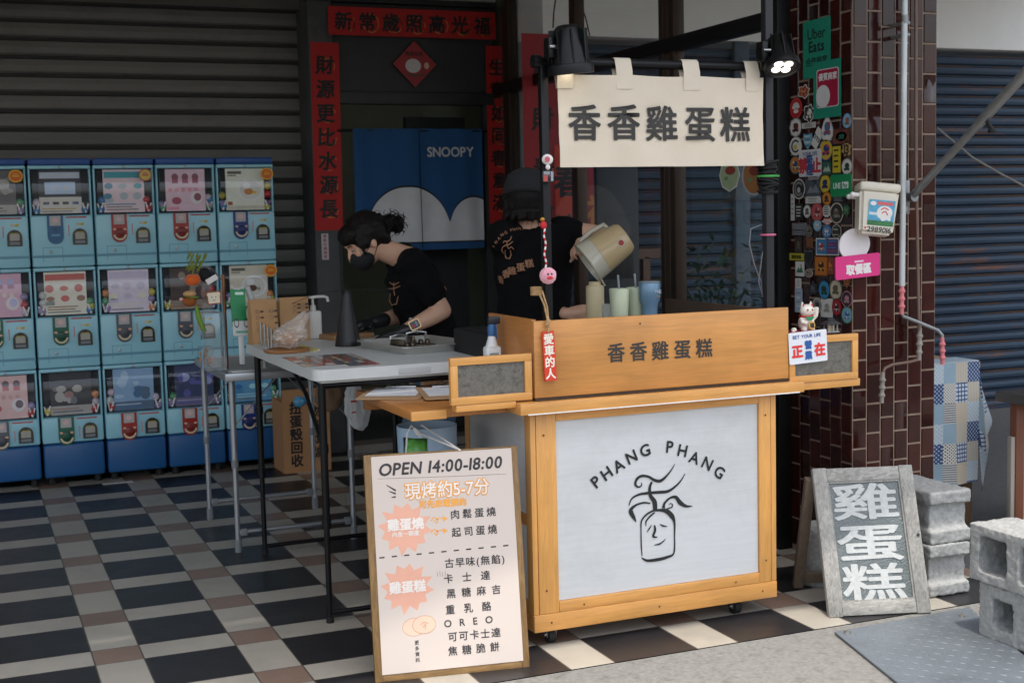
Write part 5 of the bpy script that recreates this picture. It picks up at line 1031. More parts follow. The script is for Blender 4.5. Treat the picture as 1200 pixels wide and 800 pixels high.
T=frame(Yp(280,362,-1.42),(1,.05,-.03),(.08,.2,1)); t=thing('payment_stand','green payment card in a white holder standing on the aluminium table','card stand',Yp(280,400,-1.42))
b=MB(); b.rect(-.034,.030,-.078,.085,mat('pay_green',(20,134,76),.4,var=.04),T,0,.003,.006); b.rect(-.014,.022,.060,.072,flat('#cfe4d8'),T,.0036,0,.003); b.build('green_card',t)
b=MB(); PH=mat('holder_white',(204,206,204),.4); b.rect(-.032,.038,-.115,-.052,PH,T,.0042,.004,.008); b.box(-.01,.012,-.235,-.10,-.006,.003,PH,.002,T); h2=MB(); h2.tube([(-.024,.10,0),(-.02,.088,.004),(0,.084,.004),(.02,.09,.004),(.026,.096,0)],.004,PH,6,T); h2.build('hook',t); b.rect(-.02,.03,-.104,-.094,flat('#6aa88c'),T,.0086); b.ring(-.016,-.06,.008,.011,flat('#4a4e50'),T,.0088,sy=1.9); b.ring(.026,-.06,.008,.011,flat('#4a4e50'),T,.0088,sy=1.9); b.build('holder',t); b=MB(); b.box(-.05,.05,-.02,.05,0,.006,PH,.002,Matrix.Translation(V((T@V((0,-.24,0))).to_tuple()[:2]+(sz_,)))); b.build('foot',t)
b=MB(); b.cyl(Yp(289,336,-1.38),Yp(309,385,-1.38),.0135,mat('tube_white',(190,192,190),.45),n=16); b.cyl(Yp(309,385,-1.38),V((Yp(309,385,-1.38).x,-1.38,sz_)),.009,_mats['tube_white']); tag(b.build('white_tube'),'slanted pale grey tube rising beside the green payment card','tube')
c=V((Yp(250,418,-1.2).x-.02,-1.12,sz_)); t=thing('glass_jar','small clear jar with orange sweets on the aluminium table','jar',c); b=MB(); b.lathe([(.034,0),(.036,.01),(.036,.08),(.03,.085)],ACR,c,20); b.build('jar',t); b=MB()
for k in range(10): ball(b,c+V((random.uniform(-.02,.02),random.uniform(-.02,.02),.012+.006*k)),.011,mat('sweet_orange',(210,130,50),.5),8)
b.build('sweets',t)
# ---- under the tables
p=V((1.715,.22,0)); w_,h_,d_=.27,.40,.24; T=frame((p.x-w_/2,p.y,0),(1,.02,0),(0,0,1)); t=thing('cardboard_box','tall open cardboard box with handwritten black characters beside the machines','cardboard box',p)
CBD=mat('cardboard',(166,122,82),.85,var=.06,scale=10,bump=.2); b=MB()
b.box(0,w_,0,h_,-.004,0,CBD,0,T); b.box(0,w_,0,h_,-d_,-d_+.004,CBD,0,T); b.box(0,.004,0,h_,-d_+.0042,-.0042,CBD,0,T); b.box(w_-.004,w_,0,h_,-d_+.0042,-.0042,CBD,0,T); b.box(.0042,w_-.0042,0,.004,-d_+.0042,-.0042,CBD,0,T); b.box(.002,w_-.002,h_-.002,h_+.07,-.0045,0,CBD,0,T@Matrix.Translation((0,0,0)))
for s_,x,y_ in (('扭蛋殼回收',.075,h_-.035),('勿丟垃圾',.195,h_-.06)): b.vtext(s_,.072 if x<.1 else .062,BINK,T,x,y_,.074 if x<.1 else .078,bold=.035,jit=.08)
b.build('box',t)
c=V((1.70,.10,0)); b=MB()
for k,(dx,dy,cl) in enumerate(((-.03,.14,'#4f9ac0'),(.03,.15,'#5aa6c8'),(.0,.19,'#c0788c'),(.06,.2,'#5aa0c4'),(-.06,.2,'#4a94bc'),(.07,.26,'#7ab0c8'))):
    o=MB(); ball(o,(1.705+dx,.08+dy,.40+.008*(k%3)),.033,mat('capsule_'+cl.strip('#'),cl,.2,coat=.4),14); tag(o.build('capsule_shell'),['blue capsule shell in the cardboard box, first from its left front','blue capsule shell in the cardboard box, beside the pink shell in front','single pink capsule shell in the cardboard box','blue capsule shell at the right back of the cardboard box','blue capsule shell at the left back of the cardboard box','paler blue capsule shell deepest in the cardboard box'][k],'capsule shell','capsule shells in the cardboard box')
t=thing('paper_carrier','brown paper carrier bag hanging under the white table','bag',Yp(386,445,-1.55)); c=Yp(387,460,-1.55)
bm=bmesh.new(); bmesh.ops.create_icosphere(bm,subdivisions=4,radius=1)
for v in bm.verts: k=1+.2*mnoise.noise(v.co*1.8); v.co=V((v.co.x*.062*k*(1-.15*v.co.z),v.co.y*.04*k,v.co.z*.075*k))
MB().bm(bm,mat('brown_bag',(120,96,78),.85,var=.08,bump=.4,bscale=30),Matrix.Translation(c)).build('bag',t,smooth=30); MB().tube([c+V((-.03,0,.06)),c+V((-.02,0,.10)),c+V((.02,0,.10)),c+V((.03,0,.06))],.004,_mats['brown_bag'],6).build('handle',t)
t=thing('plastic_carrier','white plastic carrier bag with red print hanging under the white table','bag',Yp(418,450,-1.55)); c=Yp(418,474,-1.6)
bm=bmesh.new(); bmesh.ops.create_icosphere(bm,subdivisions=5,radius=1)
for v in bm.verts: k=1+.22*mnoise.noise(v.co*2.2)+.12*mnoise.noise(v.co*6); v.co=V((v.co.x*.05*k*(1-.25*v.co.z)-.015*v.co.z,v.co.y*.025*k,v.co.z*.11*(1+.1*mnoise.noise(v.co*3))))
MB().bm(bm,mat('film_white',(196,198,198),.4,var=.05),Matrix.Translation(c)).build('bag',t,smooth=30); b=MB(); T=front(c.x-.01,c.y-.034,c.z+.02); b.rect(-.025,.0,-.004,.004,flat('#b82c30'),T); b.rect(-.022,-.004,-.05,-.044,flat('#b82c30'),T); b.build('red_print',t)
# ================================================================== ON AND ROUND THE PILLAR
SXf=PXa-.0075                                   # plane of the left brick face
def sticker(px,py,w,h,shape,cols,label,art='motif',txt=None,tilt=0):
    """w,h: size in pixels of the photo (the face is seen at a slant)"""
    p=Xp(px,py,SXf); T=frame((SXf,p.y,p.z),(0,-1,0),(0,0,1))@Matrix.Rotation(R(tilt),4,'Z'); W,H=w/2*.0065,h/2*.0037
    b=MB(); bg,ring,m1,m2=cols; rd=random.Random(int(px*7+py)); C=lambda c:flat(c,.4)
    def shp(k,mt,z):
        if shape=='o': b.disc(0,0,W*k,H*k,mt,T,z,26,.0006 if z==0 else 0)
        elif shape=='r': b.rect(-W*k,W*k,-H*k,H*k,mt,T,z,.0006 if z==0 else 0,min(W,H)*.18)
        elif shape=='q': b.rect(-W*k,W*k,-H*k,H*k,mt,T,z,.0006 if z==0 else 0)
        elif shape=='8': b.disc(0,0,W*k*1.05,H*k*1.05,mt,T,z,8,.0006 if z==0 else 0)
        elif shape=='s': b.prism([(x*W*k,y_*H*k) for x,y_ in ((-.9,1),(0,.85),(.9,1),(1,.2),(.6,-.5),(0,-1),(-.6,-.5),(-1,.2))],mt,T,.0006 if z==0 else 0,z)
        elif shape=='d': b.prism([(x*W*k,y_*H*k) for x,y_ in ((0,1),(.55,.45),(.95,-.2),(.9,-.65),(.4,-1),(-.4,-1),(-.9,-.65),(-.95,-.2),(-.55,.45))],mt,T,.0006 if z==0 else 0,z)
        else: b.prism([(W*k*(.86+.2*math.sin(i*2.1+px))*math.cos(2*PI*i/18),H*k*(.86+.2*math.cos(i*1.7+py))*math.sin(2*PI*i/18)) for i in range(18)],mt,T,.0006 if z==0 else 0,z)
    shp(1,C(ring),0); shp(.87,C(bg),.0009)
    if art=='motif':
        b.disc(rd.uniform(-.1,.1)*W,H*.12,W*.42,H*.34,C(m1),T,.0012,12); b.rect(-W*.5,W*.5,-H*.42,-H*.16,C(m2),T,.0014); b.disc(W*rd.uniform(-.3,.3),H*.3,W*.16,H*.14,C(m2),T,.0016,10); b.disc(-W*.28,-H*.35,W*.17,H*.15,C(m1),T,.0017,10); b.disc(W*.28,-H*.35,W*.17,H*.15,C(m1),T,.0017,10)
    elif art=='fan':
        for k in range(7): a=R(200+k*24); b.stroke([(0,-H*.15),(W*.62*math.cos(a)*-1,H*.62*math.sin(a)*-1-H*.05)],[W*.06,W*.2],C(m1),T,.0012)
        b.disc(0,-H*.3,W*.4,H*.2,C(m2),T,.0014)
    elif art=='land': b.prism([(-W*.8,-H*.5),(-W*.3,H*.25),(0,-H*.1),(W*.35,H*.4),(W*.8,-H*.5)],C(m1),T,0,.0012); b.disc(W*.3,H*.5,W*.16,H*.12,C(m2),T,.0013,12)
    elif art=='ring': b.ring(0,0,W*.50,W*.70,C(m1),T,.0012,R(40),R(320),24,H/W); b.disc(0,-H*.1,W*.25,H*.3,C(m2),T,.0013,12)
    elif art=='bars':
        for k in range(4): b.rect(-W*.6,W*(.6-.3*rd.random()),H*(.55-.36*k),H*(.68-.36*k),C(m1 if k%2 else m2),T,.0012)
    if txt:
        for tx,x,y_,sz_,cl in txt: b.text(tx,sz_,flat(cl,.4),T,x*W,y_*H,.002,bold=.03)
    return tag(b.build('sticker'),label,'sticker','stickers on the side of the tiled pillar')
W_='#d4d2cc';K_='#26262a'
ST=[(942,107.5,13,16,'x',('#9a4a34',W_,'#c87850',K_),'fox head sticker with white outline left of the green sign','motif'),
(933,127,13,22,'o',('#a8262c','#b83a3a',W_,W_),'red round sticker with a white fan motif','fan'),
(948,133,12,22,'x',(K_,W_,'#d8d4c8','#6a6a6a'),'black and white cut-out figure sticker touching the green sign','motif'),
(948,147,14,6,'r',('#b8b6b0',W_,K_,K_),'small pale banner sticker under the cut-out figure','bars'),
(932.5,149.5,13,21,'8',(W_,'#8a8a88','#6a2a2c',K_),'white eight-sided sticker with a dark red helmet','motif'),
(969.5,150.5,14,30,'d',(W_,'#8a9094','#4a6a90','#a8343a'),'tall white teardrop sticker with red and blue figures','motif'),
(957.5,162,7,22,'q',(W_,W_,K_,K_),'slanted white strip sticker lettered in black','none',[('DTS',0,0,.024,K_)],-38),
(992.7,142,8.5,16,'o',('#8ab0c8','#5a86a8','#a85038','#3a6a4a'),'small light blue oval sticker at the pillar edge','motif'),
(986,160,18,17,'q',('#6a3a30','#4a2a24','#6a3a30','#6a3a30'),'brown square sticker with a white oval inside','none'),
(932.5,171.5,13,20,'o',(W_,W_,K_,'#c8b030'),'white round sticker with a black ring and yellow centre','ring'),
(946.8,166,10,18,'s',('#7aa8bc','#4a7a94','#3a5a74',W_),'light blue crest sticker','bars'),
(968,175.5,14.5,24,'o',('#c8a838','#2a3a74','#2a3a74','#c83a34'),'yellow and navy oval sticker','motif'),
(980.6,187,9,31,'q',('#c8b428',K_,'#4a4420','#4a4420'),'tall narrow yellow sticker with dark signs','bars'),
(992.2,174.5,11,19,'x',('#b89a68','#5a4228','#5a4228','#5a4228'),'tan cut-out sticker of the number thirteen','none',[('13',0,-.05,.05,'#3a2a1a')]),
(932.2,193.5,12.5,20,'o',('#c07838','#2a5a5a','#2a4a6a','#d8c8a0'),'orange and teal round sticker half under the white no-smoking sign','motif'),
(969,197,9.5,15,'q',('#2e5a4a','#1e3a30','#a8b8a8','#5a7a68'),'small dark green square sticker with a pale sail','land'),
(992.6,195.3,10.5,17,'o',(W_,'#8a8a84','#2a4a3a',K_),'white oval sticker with a dark green tree','motif'),
(953.7,208.5,14,9,'x',('#9a9498',W_,'#6a5a60','#6a5a60'),'grey scalloped sticker just below the white no-smoking sign','bars'),
(936.3,221.5,13,22,'o',(K_,'#c4c2bc','#8a8884','#b8b6b0'),'black round sticker with a white rim','ring'),
(953,220.5,16,20,'q',('#4a5058','#4a5058','#7a8288','#2e3238'),'grey photo card sticker','land'),
(953,234,16,8,'q',('#c8c8c4','#c8c8c4',K_,'#8a8a88'),'pale strip sticker along the foot of the grey photo card','bars'),
(967,215.6,11.5,20,'o',('#c8b030','#8a7a20','#2a3a6a',K_),'yellow oval sticker of a rider beside the green pay sticker','motif'),
(969,232.8,9,15,'o',('#d08a2c','#8a5a1c',K_,'#7a3a20'),'small orange oval sticker under the yellow rider','motif'),
(982.8,233.7,14,7,'q',('#222428','#222428','#8a8c90','#8a8c90'),'black strip sticker under the green pay sticker','bars'),
(929,243,4.2,29,'q',('#c4c4c0','#c4c4c0','#8a8a88','#8a8a88'),'tall thin white strip sticker at the far edge of the pillar','bars'),
(936.2,248.5,8.5,18,'q',('#24262a','#24262a',W_,W_),'black card sticker with white upright marks','bars'),
(946,247.7,8.5,15,'o',(W_,'#6a6a68','#6a6a6a',K_),'white oval sticker with a thin grey figure','motif'),
(957.5,248.7,12.5,21,'o',('#b8565a','#8a3034','#7a3038','#d8b8a8'),'rose red oval sticker','motif'),
(968.7,247.3,8.5,13,'o',('#c8c6c0',W_,K_,K_),'small round white sticker with black marks','bars'),
(980.5,249.7,13,22,'o',('#2c2e30','#b8b4a0','#6a5a48','#8a8a80'),'black oval sticker with a cream rim','motif'),
(992,246,8.5,15,'x',('#2e5a3e','#1e3a2a','#5a8a64','#1e3a2a'),'dark green leaf shaped sticker at the pillar edge','motif'),
(958,264,8.5,13,'o',('#86b4c8','#6a98b0',W_,'#5a86a0'),'plain light blue round sticker','motif'),
(969.4,259.3,12,8,'x',(W_,'#b04848','#b03a40','#b03a40'),'white lettered sticker in red above a blue oval','bars'),
(969,271.4,9.5,15,'o',('#5a86b4','#3a5e88',W_,'#2e4e78'),'mid blue oval sticker','motif'),
(937,265,16,7,'q',('#74767a','#74767a','#a4a6a8','#4a4c50'),'grey metal plate sticker, upper of two','bars'),
(936,272.5,14,6,'q',('#6a6c70','#6a6c70','#a4a6a8','#4a4c50'),'grey metal plate sticker, lower of two','bars'),
(948,271.4,8,14,'o',('#6e6a64','#4a4844','#3a3a38','#9a958c'),'dull grey oval sticker','motif'),
(980.4,271,9.5,15,'o',('#2a2c2c','#a8a698','#b4b2a4','#5a5a54'),'dark oval sticker with cream letters','bars'),
(963,289,11.5,18,'q',('#3e7eac',W_,'#a83a34',W_),'blue card sticker with a robot figure','motif'),
(975.5,289,13,18,'q',('#5a4a78',W_,'#a8404a','#4a7ab0'),'red and blue striped card sticker by the white plaque','bars'),
(935.6,287,8,18,'q',('#3e3a34','#2a2824','#6a6258','#544c44'),'dark brown card sticker','motif'),
(949,284,7,11,'q',('#7a4a2e','#7a4a2e','#5a3420','#5a3420'),'small plain brown square sticker','none'),
(933.6,301,15.5,8,'q',('#b4ac3a','#b4ac3a','#3a3820','#3a3820'),'yellow oblong sticker with black characters','none',[('雞蛋香糕',0,0,.017,'#2e2c18')]),
(947.4,303.6,9.5,20,'s',('#24262a','#5a5c60','#3a3c40','#3a3c40'),'black shield shaped sticker','none'),
(962.4,311.8,14,22,'q',('#c0702a','#5a2e18','#3a2418','#d8a040'),'orange card sticker with a dark animal mask','motif'),
(973.5,311.5,7,20,'q',('#8a4a34','#3a2420','#d08040','#3a2420'),'narrow rust red card sticker beside the orange card','motif'),
(937.4,315,9.5,16,'q',(W_,W_,'#3e7050','#8a7a58'),'white card sticker with a green landscape','land'),
(948,320,8.5,9,'o',('#8a7a70','#c0bcb4','#5a4a44','#b8a898'),'small round photo sticker under the black shield','motif'),
(953,338,11,17,'x',('#2a2c30','#3a3c40','#5a5c60','#44464a'),'black motorcycle cut-out sticker','motif'),
(966,339.6,12,21,'o',('#3a8ab4','#1e3a54',K_,'#2a6a44'),'bright blue oval sticker with a black motorcycle','motif'),
(979.4,339.3,12.5,21,'o',('#c8bea4','#8a806c','#6a5a48','#5a5a58'),'cream oval sticker of a rider','motif'),
(992.6,331,7.5,13,'s',('#8a6a34','#5a2a24','#a83430','#c8a050'),'gold and red badge sticker at the pillar edge','motif'),
(935.6,332,6.5,11,'q',(W_,W_,'#8a9098','#8a9098'),'small white card sticker above the lucky cat','bars'),
(936,352,8,26,'q',('#a4b4c4','#a4b4c4','#c8d4dc','#7a8a9a'),'pale blue card sticker behind the lucky cat','bars'),
(957.5,358,9.5,17,'o',('#8a8880','#c0beb4','#3a3a3a','#5a5a58'),'grey oval motorcycle sticker beside the lucky cat','motif'),
(969,360.6,12,20,'q',(W_,W_,'#a89a84','#7a8a94'),'white square sticker with a small bird','motif'),
(980.6,360,10,18,'8',('#a82a30','#6a1a20',K_,W_),'red badge sticker with a black figure','motif'),
(992.4,350.4,10.5,17,'o',('#3a3034','#b07a84','#c87a8a','#8a8a8a'),'black and pink round sticker at the pillar edge','motif'),
(992.6,369,10.5,18,'o',('#7aa8c0','#4a8a50','#3a6a9a',W_),'green rimmed light blue round sticker, lowest on the pillar','motif')]
for s_ in ST: sticker(*s_)
sticker(986,160,12,11,'o',(W_,W_,'#2e5a44','#2e5a44'),'white oval sticker lying on the brown square sticker','motif')
def plaque(name,label,px0,py0,px1,py1,x,fn,r=0,mt=None,off=0,cat='sign'):
    a=Xp(px0,py0,x-off); c=Xp(px1,py1,x-off); w_=abs(a.y-c.y); h_=abs(a.z-c.z); T=frame((x-off,a.y,c.z),(0,-1,0),(0,0,1)); b=MB(); b.rect(0,w_,0,h_,mt,T,0,.0015,r); fn(b,T,w_,h_); return tag(b.build(name),label,cat)
TEAL=mat('sign_teal',(30,138,112),.4,var=.04)
def f1(b,T,w,h):
    for s_,yy,sz_,bo in (('Uber',.76,.058,0.01),('Eats',.54,.058,.03),('合作商家',.28,.036,.02)): b.text(s_,sz_,flat('#10221e'),T,w/2,h*yy,.002,bold=bo)
plaque('wall_sign','green sign with dark lettering high on the stickered pillar face',941.3,26.5,973.5,88,SXf,f1,mt=TEAL)
def f2(b,T,w,h):
    b.rect(w*.12,w*.93,h*.18,h*.86,flat('#c8c4c4'),T,.0018,0,.012); b.rect(w*.15,w*.90,h*.20,h*.84,mat('sign_crimson',(168,24,62),.4),T,.0022,0,.010); b.text('優質商家',.030,flat('#e8e2e2'),T,w*.54,h*.72,.0028,bold=.03,rot=R(3)); b.disc(w*.36,h*.38,w*.26,h*.20,flat('#d4d2d2'),T,.0026)
plaque('wall_sign','green sign with a crimson square and plain white oval overlapping the larger green sign',953.5,74,985.8,136,SXf,f2,mt=TEAL,off=.0022)
def f3(b,T,w,h):
    b.text('YOUR LIFE',.021,flat('#4a5a80'),T,w*.5,h*.84,.002,bold=.02); b.text('禁',.062,flat('#b8343c'),T,w*.20,h*.42,.002,bold=.05,rot=R(5)); b.text('止',.062,flat('#b8343c'),T,w*.80,h*.40,.002,bold=.05); b.text('吸',.045,flat('#33528c'),T,w*.5,h*.60,.002,bold=.05); b.text('煙',.045,flat('#33528c'),T,w*.5,h*.24,.002,bold=.05)
plaque('no_smoking_sign','small white sign with red and blue no-smoking characters among the stickers',936.5,176.5,962.7,206,SXf,f3,.01,mat('sign_white',(206,206,208),.4,var=.03),.0024)
def f4(b,T,w,h): b.text('LINE',.030,flat('#dcebe2'),T,w*.32,h*.5,.002,bold=.03,sx=.8); b.rect(w*.55,w*.86,h*.36,h*.66,flat('#dcebe2'),T,.0019,0,.003); b.text('Pay',.024,flat('#12784a'),T,w*.705,h*.5,.0024,bold=.03,sx=.8)
plaque('pay_sticker','green oblong payment sticker among the round stickers, left of the white box',973.5,205,998.3,230,SXf,f4,.012,mat('pay_sticker_green',(22,140,84),.4,var=.04),.0016,'sticker')
# ---- white lettered box hung on the front corner, panda-free pick-up plaque
c=Yp(1026,246,-2.985); Tq=Matrix.Translation(c)@Matrix.Rotation(R(9),4,'Y')@Matrix.Rotation(R(-4),4,'X')@Matrix.Rotation(R(-24),4,'Z')
IVO=mat('ivory_plastic',(222,214,196),.4,var=.03,dirt_or_refl=.06); t=thing('ivory_box','ivory plastic box with a scenic label hanging on the pillar corner','plastic box',c); b=MB()
bm=bmesh.new(); bmesh.ops.create_cube(bm,size=1)
for v in bm.verts: k=1 if v.co.z>0 else .86; v.co=V((v.co.x*.145*k,v.co.y*.10*k,v.co.z*.165-.012))
bmesh.ops.bevel(bm,geom=bm.edges[:],offset=.012,segments=3,affect='EDGES'); b.bm(bm,IVO,Tq); b.build('box',t)
b=MB(); b.box(-.0755,.0755,-.053,.053,.062,.096,IVO,.011,Tq,3); b.build('lid',t)
for x in (-.084,): 
    for y_ in (-.03,.03): b=MB(); b.cyl((x-.01,y_,.045),(x+.012,y_,.045),.008,WHT2,T=Tq,n=10); ball(b,(x-.012,y_,.045),.010,WHT2,10,Tq); b.build('latch',t)
Tf=Tq@frame((0,-.0485,-.012),(1,0,0),(0,-.085,1)); b=MB(); b.rect(-.038,.058,-.052,.042,mat('label_sky',(88,168,200),.4,var=.25,scale=30),Tf,.0,.0008); b.rect(-.038,.058,-.052,-.034,mat('label_green',(54,118,66),.4,var=.3,scale=60),Tf,.0012); b.disc(.022,-.004,.029,.026,flat('#ece6e0'),Tf,.0014)
b.disc(-.022,.028,.011,.008,flat('#ece8ea'),Tf,.0014); b.rect(-.008,.05,.024,.036,flat('#d86a6a'),Tf,.0014,0,.003); b.rect(-.034,-.006,-.014,-.004,flat('#d8e0e2'),Tf,.0014); b.stroke([(.008,.006),(.02,.014),(.036,.008)],.004,flat('#c84a48'),Tf,.0017); b.stroke([(.012,-.006),(.024,.002),(.034,-.012)],.004,flat('#c84a48'),Tf,.0017); b.disc(.018,-.028,.008,.006,flat('#e8e8e8'),Tf,.0018); b.disc(.04,-.024,.007,.008,flat('#e8e8e8'),Tf,.0018)
b.text('2989016',.027,INK,Tf,.008,-.0665,.0016,bold=.02,shear=.1); b.disc(-.043,-.063,.004,.004,flat('#c84a48'),Tf,.0016,10); b.build('label',t)
c=Yp(1005,312,-2.935); T=frame(c,(1,.05,.055),(0,-.05,1)); t=thing('pickup_sign','pink plaque with white characters below a blank white rounded shape on the pillar corner','sign',c)
b=MB(); b.rect(-.105,.105,-.043,.043,mat('sign_pink',(224,54,132),.45,var=.03),T,-.004,.006,.008); b.text('取餐區',.040,WHT2,T,.004,-.010,.0026,bold=.06); b.rect(-.016,.026,.015,.022,flat('#f0c8dc'),T,.0026); b.build('pink_plaque',t)
b=MB(); b.disc(-.008,.082,.072,.060,mat('blank_white',(232,226,228),.5,var=.02),T,-.011,32,.006); b.build('white_plaque',t)
# ---- awning crank rods and bracket arm
GAL=mat('galvanised',(150,152,152),.4,metal=.7,var=.15,scale=20,dirt_or_refl=.2); PKH=mat('pink_grip',(206,118,122),.6,var=.08); GRH=mat('grey_grip',(150,142,132),.8,var=.1)
def grip(b,a,c,mt):
    a,c=V(a),V(c); d=c-a; pts=[a+d*(i/12) for i in range(13)]; b.tube(pts,[.010+.0035*math.cos(i*PI/1.5) if 0<i<12 else .008 for i in range(13)],mt,14)
y=-2.965; zt=2.75
t=thing('awning_crank','pale awning crank rod with two pink grips on the pillar','awning crank',Yp(1058,200,y)); b=MB()
A=Yp(1061,0,y); A=V((A.x,y,zt)); B=Yp(1057,335,y); b.cyl(A,B,.0115,mat('rod_white',(196,200,200),.35,metal=.3)); b.cyl(Yp(1060.5,28,y),Yp(1060,18,y),.0135,GAL); 
C=Yp(1056.5,370,y); D=Yp(1075,377,y); E=Yp(1099,387,y); F=Yp(1104,394,y); b.tube([B,C+V((0,0,.01)),C+V((.006,0,-.002)),D,E,F+V((0,0,.004)),F+V((0,0,-.02))],.0068,GAL,10); b.build('rod',t)
b=MB(); grip(b,Yp(1057,332,y),Yp(1056.5,368,y),PKH); b.build('grip',t); b=MB(); grip(b,F+V((0,0,-.004)),Yp(1104.5,427,y),PKH); b.build('grip',t)
for py in (27,41): MB().box(Yp(1061,py,y).x-.006,Yp(1061,py,y).x+.02,y-.004,PYa-.008,Yp(1061,py,y).z-.006,Yp(1061,py,y).z+.006,GAL,.002).build('wall_clip',t)
y=-2.935; t=thing('awning_crank','thin brown awning crank rod with two grey grips on the pillar','awning crank',Yp(1073,200,y)); b=MB(); RODB=mat('rod_brown',(120,96,84),.5,metal=.3)
A=Yp(1072,0,y); A=V((A.x,y,zt)); B=Yp(1077,388,y); b.tube([A,Yp(1073.5,200,y),B],.0065,RODB,10)
C=Yp(1077,421,y); b.tube([C,Yp(1066,424,y),Yp(1046,427,y),Yp(1037,431,y),Yp(1034,438,y)],.006,RODB,10); b.build('rod',t)
b=MB(); grip(b,Yp(1078,384,y),Yp(1077,422,y),GRH); b.build('grip',t); b=MB(); grip(b,Yp(1034.5,436,y),Yp(1033,472,y),GRH); b.build('grip',t)
t=thing('awning_strut','grey tubular awning arm slanting up from its bracket on the pillar','awning arm',Yp(1072,225,-2.93)); A=Yp(1068,231,-2.94); Bv=Yp(1205,82,-3.55); d=(Bv-A); b=MB(); b.cyl(A,A+d*.62,.0145,GAL,n=16); b.cyl(A+d*.60,A+d*1.35,.0185,GAL,n=16); b.build('tube',t)
b=MB(); q=A+d*.68+V((.0,-.0,-.025)); b.cyl(q,q+V((.012,-.01,-.03)),.008,RUB); b.lathe([(.014,0),(.016,.005),(.014,.012)],RUB,q+V((.012,-.01,-.04)),12); b.build('knob',t)
b=MB(); b.cyl(A+V((-.0,.03,0)),A+V((0,-.02,0)),.018,GAL); b.box(A.x-.02,A.x+.02,-2.885,-2.881+.0,A.z-.06,A.z+.06,GAL,.002) if 0 else b.box(A.x-.022,A.x+.022,-2.905,-2.883,A.z-.065,A.z+.065,GAL,.003); b.cyl(A+V((-.02,.03,.045)),A+V((-.02,.01,.045)),.012,GAL); b.cyl(A+V((-.02,.03,-.045)),A+V((-.02,.01,-.045)),.012,GAL); b.build('bracket',t)
b=MB(); b.tube([Yp(1098,150,-1.2),Yp(1140,185,-1.2),Yp(1175,205,-1.2),Yp(1215,226,-1.2)],.006,mat('cable_grey',(140,134,126),.7),6); tag(b.build('slack_cable'),'thin pale cable sagging across the front of the blue shutter on the right','cable')
# ---- lucky cat, its box, the sign, the little lantern house
RB=mat('gift_red',(176,32,36),.45); x0,x1=Yp(925,386,-3.14).x,Yp(962,386,-3.14).x; zt=.963
b=MB(); b.box(x0,x1,-3.18,-3.07,zt,zt+.012,RB,.002); tag(b.build('red_box'),'flat red box under the lucky cat on the right glass wing','box')
c=V((Yp(944,380,-3.14).x,-3.14,zt+.0125)); t=thing('lucky_cat','white lucky cat figurine waving one paw on the flat red box','figurine',c); CW=mat('porcelain',(236,228,216),.25,var=.02,coat=.4); b=MB()
ball(b,c+V((0,0,.030)),(.028,.024,.032),CW,18); ball(b,c+V((.002,-.004,.073)),(.0265,.022,.0225),CW,18); ball(b,c+V((.012,-.02,.03)),(.010,.009,.014),CW,12)
for sx in (-1,1): ball(b,c+V((sx*.016,-.014,.008)),(.011,.013,.009),CW,12); b.cyl(c+V((.002+sx*.016,-.003,.086)),c+V((.002+sx*.0185,-.003,.106)),.009,CW,.0015,n=10)
b.tube([c+V((.022,-.012,.042)),c+V((.031,-.018,.055)),c+V((.031,-.02,.075)),c+V((.029,-.022,.083))],[.008,.008,.0085,.009],CW,12); b.tube([c+V((-.022,-.006,.045)),c+V((-.026,-.018,.034)),c+V((-.012,-.026,.030))],[.009,.008,.008],CW,12)
clay(b,.0022,'body',CW,t,3)
for sx in (-1,1): b=MB(); b.prism([(-.005,0),(.005,0),(sx*.001,.013)],flat('#cf3a34'),front(c.x+.002+sx*.0172,c.y-.0105,c.z+.0885),.001); b.build('ear_lining',t)
b=MB()
for sx in (-1,1): ball(b,c+V((.002+sx*.0095,-.0235,.076)),(.0042,.003,.0045),flat('#d8a838'),10); ball(b,c+V((.002+sx*.0095,-.0262,.076)),(.002,.0016,.003),INK,8)
ball(b,c+V((.002,-.0268,.069)),(.0022,.0015,.0015),flat('#c85a58'),8); b.build('face',t)
b=MB(); b.tube([c+V((.0235*math.cos(a*PI/8),-.003+.0215*math.sin(a*PI/8),.0535)) for a in range(16)],.0032,flat('#c83028'),8,closed=True); b.build('collar',t)
b=MB(); b.prism([(-.017,.006),(.017,.006),(.012,-.004),(0,-.009),(-.012,-.004)],flat('#2e8a5c'),front(c.x,c.y-.0262,c.z+.0475),.003,-.001); b.build('bib',t)
b=MB(); T=frame(c+V((.005,-.0285,.022)),(1,0,0),(0,.1,1)); b.disc(0,0,.0135,.0155,mat('coin_gold',(206,164,84),.4,metal=.3),T,0,20,.003); b.text('福',.018,INK,T,0,0,.0035,bold=.04); b.build('coin',t)
ball_=MB(); ball(ball_,V((x0+.012,-3.15,zt+.02)),(.011,.010,.009),CW,12); ball(ball_,V((x0+.004,-3.155,zt+.017)),(.006,.006,.006),CW,10); tag(ball_.build('small_figurine'),'tiny white figurine lying at the left end of the flat red box','figurine')
Ts=front(0,-3.2005,0); a=on(Ts,925,391); d_=on(Ts,969.5,424); b=MB(); x0,x1=a[0],d_[0]; z1,z0=a[1]+.002,d_[1]-.001
T=frame((x0,-3.2005,z0),(1,0,.045),(0,0,1)); w_,h_=x1-x0,z1-z0; b.rect(0,w_,0,h_,mat('sign_gloss_white',(232,234,238),.3,var=.02,coat=.2),T,0,.002,.005); b.text('BET YOUR LIFE',.0165,flat('#3a5a9c'),T,w_*.47,h_*.85,.0032,bold=.02,sp=.02)
